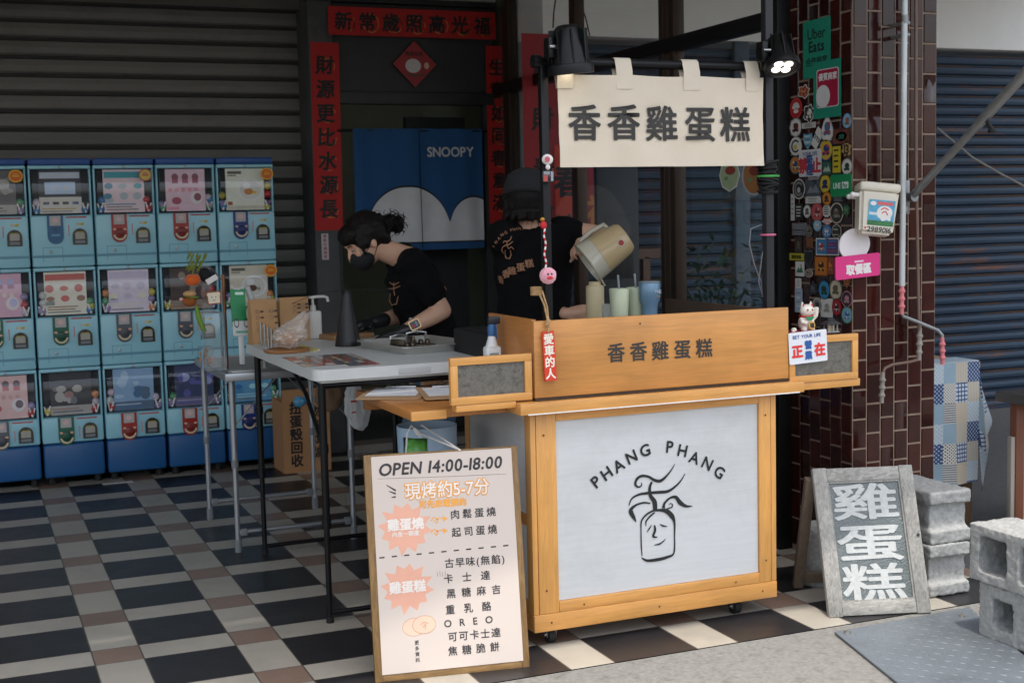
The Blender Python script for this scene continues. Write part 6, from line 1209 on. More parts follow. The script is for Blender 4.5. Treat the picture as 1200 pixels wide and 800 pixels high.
b.text('正',.047,flat('#e03a34'),T,w_*.21,h_*.40,.0032,bold=.05); b.text('在',.047,flat('#e03a34'),T,w_*.80,h_*.39,.0032,bold=.05); b.text('營',.031,flat('#2c5aa0'),T,w_*.5,h_*.57,.0032,bold=.05); b.text('業',.031,flat('#2c5aa0'),T,w_*.5,h_*.24,.0032,bold=.05)
tag(b.build('open_sign'),'white sign with red and blue characters fixed to the right glass wing below the cat','sign')
c=V((Yp(973.5,390,-3.12).x,-3.12,.963)); t=thing('lantern_house','tiny grey lantern house with a dark roof at the right end of the wing','ornament',c); LG=mat('lantern_grey',(150,150,146),.8); b=MB(); b.box(c.x-.026,c.x+.026,c.y-.018,c.y+.018,c.z,c.z+.005,LG,.001)
for sx in (-1,0,1):
    for sy in (-1,1): b.cyl(c+V((sx*.019,sy*.012,.005)),c+V((sx*.019,sy*.012,.030)),.003,LG,n=8)
b.box(c.x-.012,c.x+.012,c.y-.006,c.y+.006,c.z+.005,c.z+.028,flat('#d8c8a0'),.001); b.build('body',t); b=MB(); LR=mat('lantern_roof',(52,52,54),.7)
b.add([c+V((sx*.032,sy*.024,.030)) for sx,sy in ((-1,-1),(1,-1),(1,1),(-1,1))]+[c+V((sx*.014,sy*.006,.044)) for sx,sy in ((-1,-1),(1,-1),(1,1),(-1,1))],[(0,1,5,4),(1,2,6,5),(2,3,7,6),(3,0,4,7),(4,5,6,7),(3,2,1,0)],LR); b.box(c.x-.014,c.x+.014,c.y-.004,c.y+.004,c.z+.044,c.z+.050,LR,.001); b.build('roof',t)
# ---- cloth covered table behind the pillar, dark counter at the edge
y0=-2.50; x0,x1=3.50,Yp(1148,430,y0).x; zt=Yp(1120,425,y0).z; zb=Yp(1130,566,y0).z
t=thing('side_table','plain wooden table under the patchwork cloth behind the pillar','table',((x0+x1)/2,y0+.25,0)); OWD=wood('old_plank',(132,104,78),'z',.7,dark=.6,coat=0)
MB().box(x0,x1+.015,y0+.012,y0+.52,zt-.03,zt-.003,wood('tan_top',(168,146,116),'x',.6),.003).build('table_top',t)
b=MB()
for k in range(6): xx=x0+.02+k*.075; b.box(xx,min(xx+.068,x1),y0+.03,y0+.045,.02,zt-.031,OWD,.002)
b.build('plank_front',t)
for x in (x0+.01,x1-.04): MB().box(x,x+.05,y0+.05,y0+.10,0,zt-.031,OWD,.003).build('leg',t)
def cloth_mats():
    o=[]
    for nm,bg,fg,kind,sc in (('lightblue',(142,166,180),(136,160,174),'n',1),('stripe',(196,188,172),(172,164,150),'x',112),('navydots',(44,66,108),(168,184,202),'d',58),('bwdots',(206,204,196),(40,42,52),'d',74),('plaid',(192,202,208),(50,74,120),'p',58),('grey',(196,196,192),(98,100,104),'z',105),('beige',(190,178,158),(186,174,154),'n',1),('pale',(186,198,204),(158,174,186),'d',55)):
        m=mat('patch_'+nm,bg,.9,sheen=.2); n=m.node_tree.nodes; L=m.node_tree.links.new
        if kind!='n':
            tc=[q for q in n if q.type=='TEX_COORD'][0]; sp_=n.new('ShaderNodeSeparateXYZ'); L(tc.outputs['Object'],sp_.inputs[0])
            def M_(op,a,c=None):
                q=n.new('ShaderNodeMath'); q.operation=op
                for i,v in enumerate((a,c)):
                    if v is None: continue
                    if isinstance(v,(int,float)): q.inputs[i].default_value=v
                    else: L(v,q.inputs[i])
                return q.outputs[0]
            h=M_('ADD',sp_.outputs[0],sp_.outputs[1]); u=M_('SINE',M_('MULTIPLY',h,sc*2*PI/6.3*1.0*6.0/1)); v=M_('SINE',M_('MULTIPLY',sp_.outputs[2],sc*6.0))
            f={'x':lambda:M_('GREATER_THAN',u,.2),'z':lambda:M_('GREATER_THAN',v,.1),'d':lambda:M_('GREATER_THAN',M_('MULTIPLY',u,v),.35),'p':lambda:M_('MAXIMUM',M_('GREATER_THAN',u,.55),M_('GREATER_THAN',v,.55))}[kind]()
            mx=n.new('ShaderNodeMix'); mx.data_type='RGBA'; L(f,mx.inputs[0]); mx.inputs[6].default_value=lin(bg)+(1,); mx.inputs[7].default_value=lin(fg)+(1,); L(mx.outputs[2],n['Principled BSDF'].inputs['Base Color'])
        o.append(m)
    return o
LB_,SB_,ND,BW,PLD,GRS,BE_,PA_=cloth_mats(); ROWS=[(PA_,LB_,SB_,ND),(ND,BW,PLD,SB_),(LB_,GRS,BE_,PA_)]
b=MB(); cw_=.0655; rh=.0875
def cy_(x,z): return .010*math.sin(x*22)*(zt-z)/.5+.004*math.sin(x*41+z*5)*(zt-z)/.5
ncol=8; nr=int((zt-zb)/rh)+1; sub=4
for c_ in range(ncol):
    for r_ in range(nr):
        mt_c=ROWS[r_%3][(c_+(0))%4]
        X1=x1-(ncol-1-c_)*cw_; X0=X1-cw_; Z1=zt-r_*rh; Z0=max(Z1-rh,zb)
        if X0<x0-.1 or Z1-Z0<.005: continue
        vs=[(X0+(X1-X0)*i/sub,y0+cy_(X0+(X1-X0)*i/sub,Z0+(Z1-Z0)*j/sub),Z0+(Z1-Z0)*j/sub) for i in range(sub+1) for j in range(sub+1)]
        b.add(vs,[(i*(sub+1)+j,(i+1)*(sub+1)+j,(i+1)*(sub+1)+j+1,i*(sub+1)+j+1) for i in range(sub) for j in range(sub)],mt_c)
b.add([(x0-.02,y0-.001,zt),(x1,y0-.001,zt),(x1+.004,y0+.02,zt+.003),(x0-.02,y0+.02,zt+.003)],[(0,1,2,3)],PA_); b.add([(x0-.02,y0+.02,zt+.003),(x1+.004,y0+.02,zt+.003),(x1+.004,y0+.16,zt+.003),(x0-.02,y0+.10,zt+.003)],[(0,1,2,3)],LB_)
# the corner that hangs down to the right in a fold
for s_ in range(2):
    for r_ in range(7):
        for c_ in range(2):
            def P_(u,v):       # u across the fold, v down
                q=v/.62; wd,ln=((.080,.60),(.125,.44))[s_]; k=min(1,q/.7)*(1-.45*max(0,q-.75)/.25)
                return V((x1+.003+wd*u*k+.012*q,y0+.008+.03*s_+.012*math.sin(u*5+q*4)+.02*u,zt+.002-q*ln*(1-.22*abs(u-.55))))
            us=[(c_+i/3)/2 for i in range(4)]; v_=[.62*(r_+j/3)/7 for j in range(4)]
            b.add([P_(u,v) for u in us for v in v_],[(i*4+j,(i+1)*4+j,(i+1)*4+j+1,i*4+j+1) for i in range(3) for j in range(3)],ROWS[(r_+s_)%3][(c_+2+r_)%4])
tag(b.build('patchwork_cloth',smooth=60),'blue and beige patchwork cloth draped over the table behind the pillar','tablecloth')
y=-2.95; x0=Yp(1166,465,y+.30).x; zt2=Yp(1180,457,y+.30).z
t=thing('wooden_counter','dark topped counter with a red-brown post at the right edge','counter',(x0+.3,y+.2,0)); b=MB(); b.box(x0,x0+.8,y-.02,y+.30,zt2-.042,zt2,wood('dark_top',(70,62,54),'y',.35,coat=.4),.004); b.build('counter_top',t)
xp=Yp(1191,520,y+.2).x; b=MB(); b.box(xp,xp+.045,y+.2,y+.24,0,zt2-.043,wood('red_brown',(124,72,48),'z',.6),.003); b.build('post',t); MB().box(xp-.022,xp-.001,y+.205,y+.23,0,Yp(1190,512,y+.2).z,wood('pale_strip',(168,158,146),'z',.7),.002).build('pale_batten',t); MB().box(xp+.046,xp+.6,y+.212,y+.23,.02,zt2-.044,mat('counter_panel',(178,170,164),.7),.002).build('side_panel',t)
for x in (x0+.30,x0+.70): MB().box(x+.0,x+.04,y+.25,y+.29,0,zt2-.043,_mats['red_brown'],.003).build('leg',t)
# ================================================================== THE TWO WORKERS
SKN=mat('skin',(218,172,144),.5,var=.06,scale=14,bump=.12,bscale=240); SKN.node_tree.nodes['Principled BSDF'].inputs['Subsurface Weight'].default_value=.12; SKN.node_tree.nodes['Principled BSDF'].inputs['Subsurface Radius'].default_value=(.012,.005,.003)
TEE=mat('black_tee',(13,13,15),.95,var=.15,scale=20,bump=.3,bscale=260,spec=.2); HAIR=mat('dark_hair',(20,14,12),.5,spec=.25,var=.4,scale=60,stretch=(4,4,1),bump=.5,bscale=160); DEN=mat('denim',(96,126,154),.85,var=.14,scale=30,bump=.4,bscale=300); GLV=mat('glove_black',(26,27,30),.4,var=.12,bump=.2,bscale=120); MSK=mat('mask_black',(28,28,31),.85,bump=.15,bscale=200); TPR=mat('tee_print',(176,128,96),.7); SHOE=mat('shoe',(52,52,56),.7)
def limb(b,pts,rs,mt,n=16):
    """tapered limb with rounded joints"""
    P=[V(p) for p in pts]; Q=[];S=[]
    for i in range(len(P)-1):
        for k in range(5): t=k/5; Q.append(P[i].lerp(P[i+1],t)); S.append(rs[i]*(1-t)+rs[i+1]*t)
    Q.append(P[-1]); S.append(rs[-1]); b.tube(Q,S,mt,n)
    for p,r in zip(P,rs): ball(b,p,r*.995,mt,12)
def hand(b,w,d,up,side,mt,curl=.4,s=1.0,spread=1,thumb=1):
    """w wrist, d along the hand, up = back of the hand, side = towards the thumb"""
    w,d,up=V(w),V(d).normalized(),V(up); up=(up-d*up.dot(d)).normalized(); sd_=d.cross(up).normalized()*(1 if side>0 else -1)
    limb(b,[w,w+d*.03*s,w+d*.07*s],[.022*s,.024*s,.026*s],mt,12)
    for k in range(4): limb(b,[w+d*.03*s+sd_*(.018-.012*k)*s,w+d*.078*s+sd_*(.027-.018*k)*s],[.012*s,.011*s],mt,8)
    for k,ln in enumerate((.068,.078,.072,.056)):
        p=w+d*.078*s+sd_*(.027-.018*k)*s*spread; a=0; q=p; pts=[p]
        for j,f_ in enumerate((.45,.32,.23)):
            a+=curl*(.8+.3*j); q=q+(d*math.cos(a)-up*math.sin(a))*ln*f_*s+sd_*(.004-.0027*k)*s*spread; pts.append(q)
        limb(b,pts,[.0088*s,.0082*s,.0076*s,.0066*s],mt,8)
    p=w+d*.022*s+sd_*.02*s; limb(b,[p,p+(d*.5+sd_*.8-up*.25*thumb)*.034*s,p+(d*.85+sd_*.75-up*.5*thumb)*.055*s,p+(d*1.15+sd_*.6-up*.7*thumb)*.072*s],[.013*s,.0115*s,.010*s,.0075*s],mt,8)
def head(b,c,fwd,upv,s=1.0,neck=None):
    """skull, jaw, nose, ears, lips: c is the middle of the skull"""
    f_=V(fwd).normalized(); u=V(upv); u=(u-f_*u.dot(f_)).normalized(); r_=f_.cross(u); M=Matrix((r_,f_,u)).transposed().to_4x4(); M.translation=V(c); S=s
    ball(b,(0,-.012*S,.02*S),(.076*S,.094*S,.088*S),SKN,20,M); ball(b,(0,.022*S,-.035*S),(.062*S,.068*S,.076*S),SKN,18,M); ball(b,(0,.052*S,-.085*S),(.030*S,.030*S,.026*S),SKN,14,M)
    b.tube([M@V((0,.078*S,.012*S)),M@V((0,.100*S,-.022*S)),M@V((0,.104*S,-.036*S)),M@V((0,.082*S,-.042*S))],[.009*S,.012*S,.015*S,.008*S],SKN,10)
    ball(b,(0,.083*S,-.062*S),(.022*S,.010*S,.007*S),SKN,10,M); ball(b,(0,.080*S,-.071*S),(.020*S,.010*S,.007*S),SKN,10,M); ball(b,(0,.078*S,.024*S),(.048*S,.016*S,.010*S),SKN,12,M)
    for sx in (-1,1): ball(b,(sx*.077*S,-.008*S,-.014*S),(.008*S,.018*S,.030*S),SKN,12,M); ball(b,(sx*.040*S,.068*S,-.026*S),(.022*S,.016*S,.018*S),SKN,10,M)
    return M
def eyes(M,t,s=1.0):
    for sx in (-1,1):
        b=MB(); ball(b,(sx*.031*s,.079*s,.001*s),(.012*s,.007*s,.0042*s),flat('#b0a49c',.3),12,M); ball(b,(sx*.031*s,.0865*s,.0*s),(.0065*s,.003*s,.0045*s),flat('#1e1612',.2),10,M); b.build('eye',t)
        b=MB(); b.tube([M@V((sx*(.014+.012*k)*s,(.0905-.004*k)*s,(.022+.004*math.sin(k*1.0))*s)) for k in range(4)],[.002,.0034,.003,.0012],HAIR,8); b.build('eyebrow',t)
# ------------------------------------------------------------------ worker leaning over the table
t=thing('person','person in black T-shirt, black face mask and hair bun leaning over the white table','person',(1.95,-1.45,0))
YB=-1.45
hip=V((1.935,YB,.80)); ch=Yp(487,325,YB); sh=Yp(478,304,YB); shN=Yp(486,312,YB-.155); shF=Yp(468,300,YB+.155)
elN=Yp(519,364,YB-.20); wrN=Yp(470,389,YB-.18); hdN=Yp(447,397,YB-.17)
elF=Yp(480,366,YB+.17); wrF=Yp(438,378,YB+.02); hdc=Yp(427,283,YB)
b=MB(); fw=V((-.86,-.10,-.52)); M=head(b,hdc,fw,V((-.5,0,.86)),.94)
limb(b,[M@V((0,-.035,-.05)),sh+V((-.0,0,.0))],[.050,.056],SKN); limb(b,[sh+V((0,0,.0)),ch],[.06,.08],SKN)
for a,e_,w_ in ((shN,elN,wrN),(shF,elF,wrF)):
    limb(b,[a,a.lerp(e_,.5),e_],[.048,.045,.038],SKN); limb(b,[e_,e_.lerp(w_,.3),w_],[.038,.039,.025],SKN)
limb(b,[ch,hip],[.10,.11],SKN)
ank=[V((1.84,YB-.10,.09)),V((1.87,YB+.10,.09))]
for s_,a in zip((-1,1),ank):
    limb(b,[hip+V((-.02,.075*s_,-.02)),V((1.855,YB+.09*s_,.46)),a],[.09,.062,.042],SKN)
clay(b,.006,'body',SKN,t,5); eyes(M,t,.94)
b=MB()   # T-shirt
up_=(sh-hip).normalized(); dv=V((0,1,0)).cross(up_).normalized()
rg=[]
for f_,wd,dp,off in ((-.04,.155,.112,0),(.15,.152,.112,.0),(.4,.155,.115,.01),(.65,.168,.122,.016),(.85,.17,.112,.012),(.97,.125,.082,.0),(1.06,.072,.066,0)): rg.append((hip.lerp(sh,f_)+dv*off*-1,V((0,wd,0)),dv*dp))
loft(b,rg,TEE,22)
for a,e_ in ((shN,elN),(shF,elF)): 
    q=a.lerp(e_,.62); limb(b,[a.lerp(ch,.06)+V((0,0,.004)),a.lerp(e_,.3),q],[.070,.067,.063],TEE); limb(b,[a.lerp(sh,.5),a],[.068,.068],TEE)
o=clay(b,.008,'t_shirt',TEE,t,4)
for v in o.data.vertices: c=v.co; v.co=c+v.normal*(.010*mnoise.noise(V((c.x*7+c.z*6,c.y*7,c.z*18-c.x*9)))+.006*abs(mnoise.noise(V((c.x*16-c.z*12,c.y*10,c.z*24))))-.002)
b=MB(); pr_=Yp(462,331,YB-.2); 
def surf(px,py,obj):
    """the visible point of the shirt at a pixel, and its normal"""
    d=ray(px,py).normalized(); inv=obj.matrix_world.inverted(); h,l,n_,i=obj.ray_cast(CAM,d); return (l,n_) if h else (None,None)
def print_on(o,items,name,par):
    bpy.context.view_layer.update(); b=MB()
    for ch_,px,py,size,rt in items:
        l,n_=surf(px,py,o)
        if l is None: continue
        xr=V((math.cos(YAW),math.sin(YAW),0)); T=frame(l+n_*.004,xr-n_*xr.dot(n_),V((0,0,1))-n_*n_.z); b.text(ch_,size,TPR,T,0,0,.0,bold=.012,rot=R(rt))
    if b.v: b.build(name,par)
def strokes_on(o,lines,name,par,w_):
    bpy.context.view_layer.update(); b=MB()
    for pts in lines:
        vs=[]
        for px,py in pts:
            l,n_=surf(px,py,o)
            if l is not None: vs.append(l+n_*.002)
        if len(vs)>2: b.tube(vs,[w_*(.5+.7*math.sin(PI*(i+.5)/len(vs))) for i in range(len(vs))],TPR,6)
    if b.v: b.build(name,par)
strokes_on(o,[[(457,331),(462,334),(468,331)],[(456,338),(462,338),(469,335)],[(462,331),(462,340),(463,346)],[(458,344),(457,352),(460,358)],[(460,357),(465,356),(467,347)]],'shirt_print',t,.0022)
print_on(o,[('香',521,338,.028,0),('糕',523,346,.026,0)],'shirt_print',t)
b=MB()   # jeans
loft(b,[(hip+V((0,0,.04)),V((0,.158,0)),V((.112,0,.02))),(hip+V((0,0,-.06)),V((0,.165,0)),V((.125,0,0))),(hip+V((-.01,0,-.16)),V((0,.15,0)),V((.115,0,0)))],DEN,20)
for s_,a in zip((-1,1),ank): limb(b,[hip+V((-.01,.08*s_,-.10)),V((1.855,YB+.095*s_,.46)),a+V((0,0,-.0))],[.096,.082,.074],DEN)
o2=clay(b,.009,'jeans',DEN,t,4)
for v in o2.data.vertices: c=v.co; v.co=c+v.normal*(.006*mnoise.noise(V((c.x*9,c.y*9,c.z*20))))
for a in ank: b=MB(); ball(b,a+V((-.055,0,-.052)),(.125,.045,.038),SHOE,16); ball(b,a+V((0,0,-.03)),(.05,.045,.06),SHOE,12); clay(b,.007,'shoe',SHOE,t,3)
b=MB()   # hair with bun
ball(b,(0,-.026,.034),(.087,.098,.092),HAIR,22,M); ball(b,(0,.040,.058),(.070,.056,.050),HAIR,16,M); ball(b,(.0,-.07,-.02),(.066,.045,.06),HAIR,14,M)
for sx in (-1,1): ball(b,(sx*.066,.022,.012),(.016,.04,.034),HAIR,12,M); limb(b,[M@V((sx*.072,.045,.012)),M@V((sx*.072,.05,-.02)),M@V((sx*.07,.048,-.045))],[.009,.007,.004],HAIR,8)
bun=Yp(461,262,YB); 
for k in range(22): d=V((random.gauss(0,1),random.gauss(0,1),random.gauss(0,1))).normalized(); ball(b,bun+d*random.uniform(.014,.046),random.uniform(.014,.024),HAIR,10)
limb(b,[bun,M@V((0,-.08,.05))],[.03,.035],HAIR)
h=clay(b,.0055,'hair',HAIR,t,2)
for v in h.data.vertices: c=v.co; v.co=c+v.normal*(.0035*mnoise.noise(V((c.x*30,c.y*60,c.z*60)))+.002*mnoise.noise(c*150))
b=MB()
for k in range(60):
    d=V((random.gauss(0,1),random.gauss(0,1),random.gauss(0,1))).normalized(); q=d.cross(V((random.random(),random.random(),random.random()))).normalized(); r0=random.uniform(.036,.052); ph=random.random()*6
    b.tube([bun+d*r0*(.75+.12*j)+q*.014*math.sin(ph+j*1.1)+d.cross(q)*.014*math.cos(ph+j*1.1) for j in range(6)],[.0022,.0024,.002,.0018,.0014,.0006],HAIR,5)
for k in range(26):
    a=random.uniform(-1.3,1.3); p=M@V((.088*math.sin(a),-.05+random.uniform(-.05,.09),.09*math.cos(a)+.03)); b.tube([p,p+V((.018,random.uniform(-.006,.006),.006)),p+V((.04,random.uniform(-.012,.012),-.004+random.uniform(-.01,.012)))],[.0014,.0012,.0005],HAIR,5)
ls=b.build('strands'); bm=bmesh.new(); bm.from_mesh(h.data); bm.from_mesh(ls.data); bm.to_mesh(h.data); bm.free(); bpy.data.objects.remove(ls)
b=MB(); bun2=M@V((0,-.085,.055)); b.tube([bun2.lerp(bun,.3)+V((0,.036*math.cos(a*PI/6),.03*math.sin(a*PI/6))) for a in range(12)],.008,mat('scrunchie',(20,20,22),.8),8,closed=True); b.build('hair_tie',t)
b=MB(); ball(b,(0,.046,-.056),(.064,.056,.050),MSK,20,M); ball(b,(0,.072,-.046),(.036,.036,.04),MSK,14,M); ball(b,(0,.05,-.086),(.038,.034,.024),MSK,14,M); clay(b,.004,'face_mask',MSK,t,4)
b=MB(); 
for sx in (-1,1): b.tube([M@V((sx*.06,.05,-.035)),M@V((sx*.074,.02,-.02)),M@V((sx*.078,-.02,.012))],.0016,MSK,6); b.tube([M@V((sx*.056,.045,-.08)),M@V((sx*.072,.015,-.06)),M@V((sx*.078,-.018,-.03))],.0016,MSK,6)
b.build('mask_strap',t)
for w_,d,side in ((wrN,(hdN-wrN),1),(wrF,V((-.8,-.25,-.12)),-1)):
    b=MB(); d=V(d); hand(b,w_,d,V((0,-.3,1)),side,GLV,.35,1.02); limb(b,[w_-d.normalized()*.055,w_],[.0325,.029],GLV); clay(b,.0042,'glove',GLV,t,2)
q=wrN.lerp(elN,.30); d=(wrN-elN).normalized(); b=MB(); x_=V((0,0,1)).cross(d).normalized(); cm_=(_f*-1); cm_=(cm_-d*cm_.dot(d)).normalized(); b.tube([q+(cm_*math.cos(a*PI/8)+d.cross(cm_)*math.sin(a*PI/8))*.0335 for a in range(16)],.006,mat('watch_strap',(196,186,172),.6),8,closed=True); b.build('watch_strap',t)
b=MB(); T=frame(q+cm_*.035,d.cross(cm_),d); b.rect(-.021,.021,-.024,.024,mat('watch_case',(214,176,128),.3,metal=.6),T,-.004,.010,.008); b.rect(-.017,.017,-.020,.020,mat('watch_glass',(16,16,18),.1),T,.0062,.001,.006); b.disc(-.004,.006,.006,.006,flat('#c83a3a'),T,.0076,12); b.rect(-.010,.012,-.012,-.004,flat('#8a9098'),T,.0076); b.build('watch',t)
# ------------------------------------------------------------------ worker in the cap, seen from behind, pouring batter
YM=-2.06
t=thing('person','person in black cap and black T-shirt seen from behind pouring batter from a jug','person',(2.20,YM,0))
hd=Yp(619,236,YM); nk=Yp(620,258,YM); hp_=V((Yp(627,480,YM).x,YM,.82)); sL=Yp(590,278,YM-.02); sR=Yp(662,273,YM+.01)
elb=Yp(706,276,-2.12); wr=Yp(695,281,-2.20); wrL=Yp(662,367,-2.17); upL=V((2.10,-1.93,1.16)); elL=V((2.22,-1.86,1.03)); 
bw=V((.62,.72,-.25))           # where the face looks: away from the camera, down to the right
b=MB(); M=head(b,hd,bw,V((.1,.2,1)),.92)
limb(b,[M@V((0,-.02,-.06)),nk+V((0,0,-.03))],[.048,.055],SKN)
limb(b,[sR,sR.lerp(elb,.5),elb],[.050,.047,.040],SKN); limb(b,[elb,elb.lerp(wr,.4),wr],[.040,.037,.026],SKN)
limb(b,[sL,upL,elL],[.048,.045,.038],SKN); limb(b,[elL,wrL],[.038,.025],SKN)
limb(b,[nk+V((0,0,-.03)),hp_],[.07,.11],SKN); limb(b,[sL,sR],[.05,.05],SKN)
hand(b,wr,V((-.85,-.28,-.16)),V((-.2,.3,.9)),1,SKN,.6,.98); hand(b,wrL,V((1,-.55,.02)),V((-.3,-1,.25)),1,SKN,.30,.95)
ankm=[V((hp_.x-.10,YM,.09)),V((hp_.x+.10,YM+.02,.09))]
for s_,a in zip((-1,1),ankm): limb(b,[hp_+V((.08*s_,0,-.03)),V((hp_.x+.09*s_,YM,.46)),a],[.09,.062,.042],SKN)
clay(b,.006,'body',SKN,t,4); eyes(M,t,.92)
b=MB(); xr=V((math.cos(YAW*.6),math.sin(YAW*.6)*.8,0)).normalized(); dp=V((-xr.y,xr.x,0))
top=(sL+sR)/2; 
for_=[(-.02,.158,.108),(.2,.152,.106),(.5,.157,.110),(.78,.170,.108),(.93,.166,.096),(1.03,.118,.078),(1.085,.074,.066)]
loft(b,[(V((hp_.x,YM,.84)).lerp(top,f_),xr*a,dp*c_) for f_,a,c_ in for_],TEE,24)
limb(b,[sR.lerp(top,.15),sR,sR.lerp(elb,.28)],[.070,.068,.060],TEE); limb(b,[sL.lerp(top,.15),sL,sL.lerp(upL,.6),upL],[.072,.070,.066,.064],TEE); ball(b,sL,.074,TEE,14)
o=clay(b,.008,'t_shirt',TEE,t,4)
for v in o.data.vertices: c=v.co; v.co=c+v.normal*(.010*mnoise.noise(V((c.x*9+c.z*5,c.y*8,c.z*13-c.x*8)))+.006*abs(mnoise.noise(V((c.x*14+c.z*12,c.y*10,c.z*22))))-.002)
pz=lambda x,y:(560+x/3.637,180+y/3.637)
print_on(o,[(c_,*pz(x,y),.017,r_) for c_,x,y,r_ in (('P',70,393,50),('H',79,376,45),('A',90,360,38),('N',103,347,30),('G',118,337,22),('P',140,328,12),('H',152,325,6),('A',163,322,2),('N',175,321,-4),('G',187,322,-10))],'shirt_print',t)
print_on(o,[(c_,*pz(x,y),.036,r_) for c_,x,y,r_ in (('香',101,535,8),('香',122,512,8),('雞',146,498,8),('蛋',182,484,8),('糕',219,468,8))],'shirt_print',t)
strokes_on(o,[[pz(*q) for q in l] for l in ([(108,380),(112,372),(124,374),(136,368),(143,352)],[(104,398),(116,390),(130,388),(148,374)],[(124,372),(123,388),(130,404)],[(104,400),(102,412),(110,424)],[(130,404),(142,396),(152,406)],[(116,410),(116,430),(122,446),(136,448),(142,430),(138,410)])],'shirt_print',t,.0022)
b=MB(); loft(b,[(hp_+V((0,0,.06)),xr*.165,dp*.11),(hp_+V((0,0,-.06)),xr*.172,dp*.125),(hp_+V((0,0,-.16)),xr*.16,dp*.115)],TEE,20)
for s_,a in zip((-1,1),ankm): limb(b,[hp_+V((.085*s_,0,-.10)),V((hp_.x+.095*s_,YM,.46)),a],[.098,.084,.072],TEE)
clay(b,.010,'trousers',mat('dark_trousers',(40,42,48),.9,bump=.3),t,4)
for a in ankm: b=MB(); ball(b,a+V((.02,.055,-.052)),(.045,.125,.038),SHOE,16); ball(b,a+V((0,0,-.03)),(.048,.05,.06),SHOE,12); clay(b,.007,'shoe',SHOE,t,3)
b=MB(); ball(b,(0,-.028,.006),(.087,.092,.078),HAIR,22,M); ball(b,(0,-.056,-.035),(.080,.048,.062),HAIR,16,M)
for sx in (-1,1): ball(b,(sx*.072,-.012,-.035),(.018,.048,.06),HAIR,12,M)
for k in range(16): 
    a=-.9+1.8*k/15; p=M@V((.075*math.sin(a*1.3),-.03-.070*math.cos(a),-.065)); limb(b,[p,p+V((.010*math.sin(k*2.3),0,-.022-.012*math.sin(k*1.7))),p+V((.016*math.sin(k*2.3),.0,-.040-.014*math.sin(k*3.1)))],[.012,.008,.003],HAIR,8)
h=clay(b,.0055,'hair',HAIR,t,2)
b=MB()
for k in range(90):
    a=random.uniform(-1.25,1.25); p=M@V((.082*math.sin(a*1.2),-.026-.082*math.cos(a),random.uniform(-.03,.0))); w2=random.uniform(-.012,.012)
    b.tube([p,p+V((w2*.4,-.004,-.03)),p+V((w2,-.002,-.062)),p+V((w2*1.8,.004,-.09-random.uniform(0,.016)))],[.0016,.0018,.0014,.0005],HAIR,5)
ls=b.build('strands'); bm=bmesh.new(); bm.from_mesh(h.data); bm.from_mesh(ls.data); bm.to_mesh(h.data); bm.free(); bpy.data.objects.remove(ls)
for v in h.data.vertices: c=v.co; v.co=c+v.normal*(.0*mnoise.noise(V((c.x*70,c.y*70,c.z*12))))
CAP=mat('cap_grey_black',(44,45,48),.9,var=.1,bump=.3,bscale=260); b=MB(); pf=[(.097,.004),(.099,.02),(.0985,.036),(.096,.064),(.084,.096),(.058,.118),(.027,.128),(.002,.130)]
for (r0,z0) in pf: pass
rings=[((0,-.018,z),V((r0*.96,0,0)),V((0,r0*1.06,0))) for r0,z in pf]; vs_=MB(); loft(b,rings,CAP,28,M); b.build('cap_crown',t); b=MB(); b.lathe([(.010,0),(.009,.006),(.003,.008)],CAP,(0,-.018,.130),12,M); b.build('cap_button',t); b=MB(); b.tube([M@V((.1015*math.sin(a*.14),-.018-.1075*math.cos(a*.14),.012)) for a in range(-7,8)],.006,mat('cap_strap',(24,24,26),.8),8); b.build('cap_strap',t)
b=MB(); vs=[];fs=[]; n=16
for j,(k,dz) in enumerate(((.98,.02),(1.25,.022),(1.62,.008))):
    for i in range(n+1): a=PI*(.14+.72*i/n); vs.append(M@V((.088*math.cos(a)*(1 if j==0 else 1.0),-.018+.096*math.sin(a)*k,dz-.012*abs(math.cos(a)))))
for j in range(2):
    for i in range(n): a=j*(n+1)+i; fs.append((a,a+1,a+n+2,a+n+1))
vs2=[v+V((0,0,.004)) for v in vs]; b.add(vs,[f_[::-1] for f_ in fs],CAP); b.add(vs2,fs,CAP); b.build('cap_brim',t)
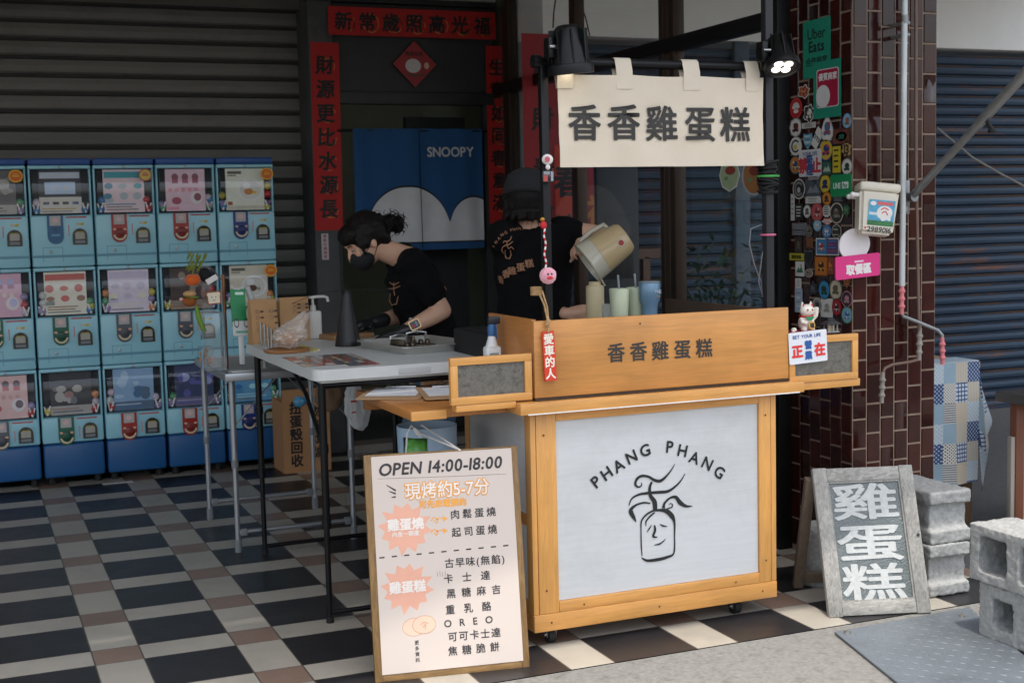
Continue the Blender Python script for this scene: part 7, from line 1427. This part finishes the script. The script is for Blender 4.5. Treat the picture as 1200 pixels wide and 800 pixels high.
# ---- the jug of batter in the raised hand
mo=Yp(689,308,-2.33); ba=Yp(733,277,-2.37); ax=(ba-mo).normalized(); ln=(ba-mo).length; s_=V((0,0,1)); s_=(s_-ax*s_.dot(ax)).normalized(); T=frame(mo,ax.cross(s_),s_)
if T.col[2].xyz.dot(ax)<0: T=frame(mo,s_.cross(ax),s_)
t=thing('jug','large translucent jug of cream batter tilted to pour into the squeeze bottle','jug',mo)
JUG=mat('jug_cream',(206,182,138),.28,var=.04,scale=4,coat=.3); JUG2=mat('jug_clear',(206,200,180),.2,var=.04,coat=.4); b=MB(); b.lathe([(.080,.052),(.078,.08),(.072,ln*.7),(.066,ln-.012),(.058,ln)],JUG,(0,0,0),36,T); b.build('body',t)
b=MB(); b.lathe([(.075,.012),(.086,-.004),(.088,.0),(.084,.012),(.0815,.051),(.078,.0515)],JUG2,(0,0,0),36,T); b.build('rim',t)
dn=T.inverted()@(mo+V((0,0,-.2))); dd=V((dn.x,dn.y,0)).normalized(); b=MB(); b.prism([(-.03,0),(.03,0),(.01,.035),(-.01,.035)],JUG2,T@frame((dd.x*.078,dd.y*.078,.004),(-dd.y,dd.x,0),(dd.x,dd.y,0)),.006,-.003); b.build('spout',t)
b=MB(); bk_=T.inverted()@(mo+V((-.6,1,.3))); hh=V((bk_.x,bk_.y,0)).normalized(); b.tube([V((hh.x*.078,hh.y*.078,.03)),V((hh.x*.115,hh.y*.115,.035)),V((hh.x*.125,hh.y*.125,.09)),V((hh.x*.115,hh.y*.115,.15)),V((hh.x*.07,hh.y*.07,.155))],[.008,.011,.011,.011,.008],JUG2,10,T); b.build('handle',t)
b=MB(); sp0=T@V((dd.x*.092,dd.y*.092,.002)); b.tube([sp0,sp0.lerp(POURB,.4)+V((0,0,.0)),POURB+V((0,0,-.01))],[.006,.0045,.004],JUG,8); tag(b.build('batter_stream'),'thin stream of cream batter falling from the jug into the squeeze bottle','batter')
cmv=(CAM-T.translation); lc=T.inverted()@CAM; an=math.atan2(lc.y,lc.x)
def jl(a,z,w_,h_,col,shape='o'):
    r_=.0735 if z<ln*.7 else .0705; n_=V((math.cos(a),math.sin(a),0)); b.disc(0,0,w_,h_,flat(col,.4),T@frame(n_*(r_+.001)+V((0,0,z)),(-n_.y,n_.x,0),(0,0,1)),.0,18) if shape=='o' else b.rect(-w_,w_,-h_,h_,flat(col,.4),T@frame(n_*(r_+.001)+V((0,0,z)),(-n_.y,n_.x,0),(0,0,1)),.0)
b=MB(); jl(an+.15,ln*.78,.014,.014,'#d8d0cc'); jl(an+.15,ln*.78,.011,.011,'#b04038'); b.v[-18:]=[tuple(V(q)+(CAM-V(q)).normalized()*.0008) for q in b.v[-18:]]; jl(an-.75,ln*.30,.012,.022,'#8f959a','r'); b.build('label',t)
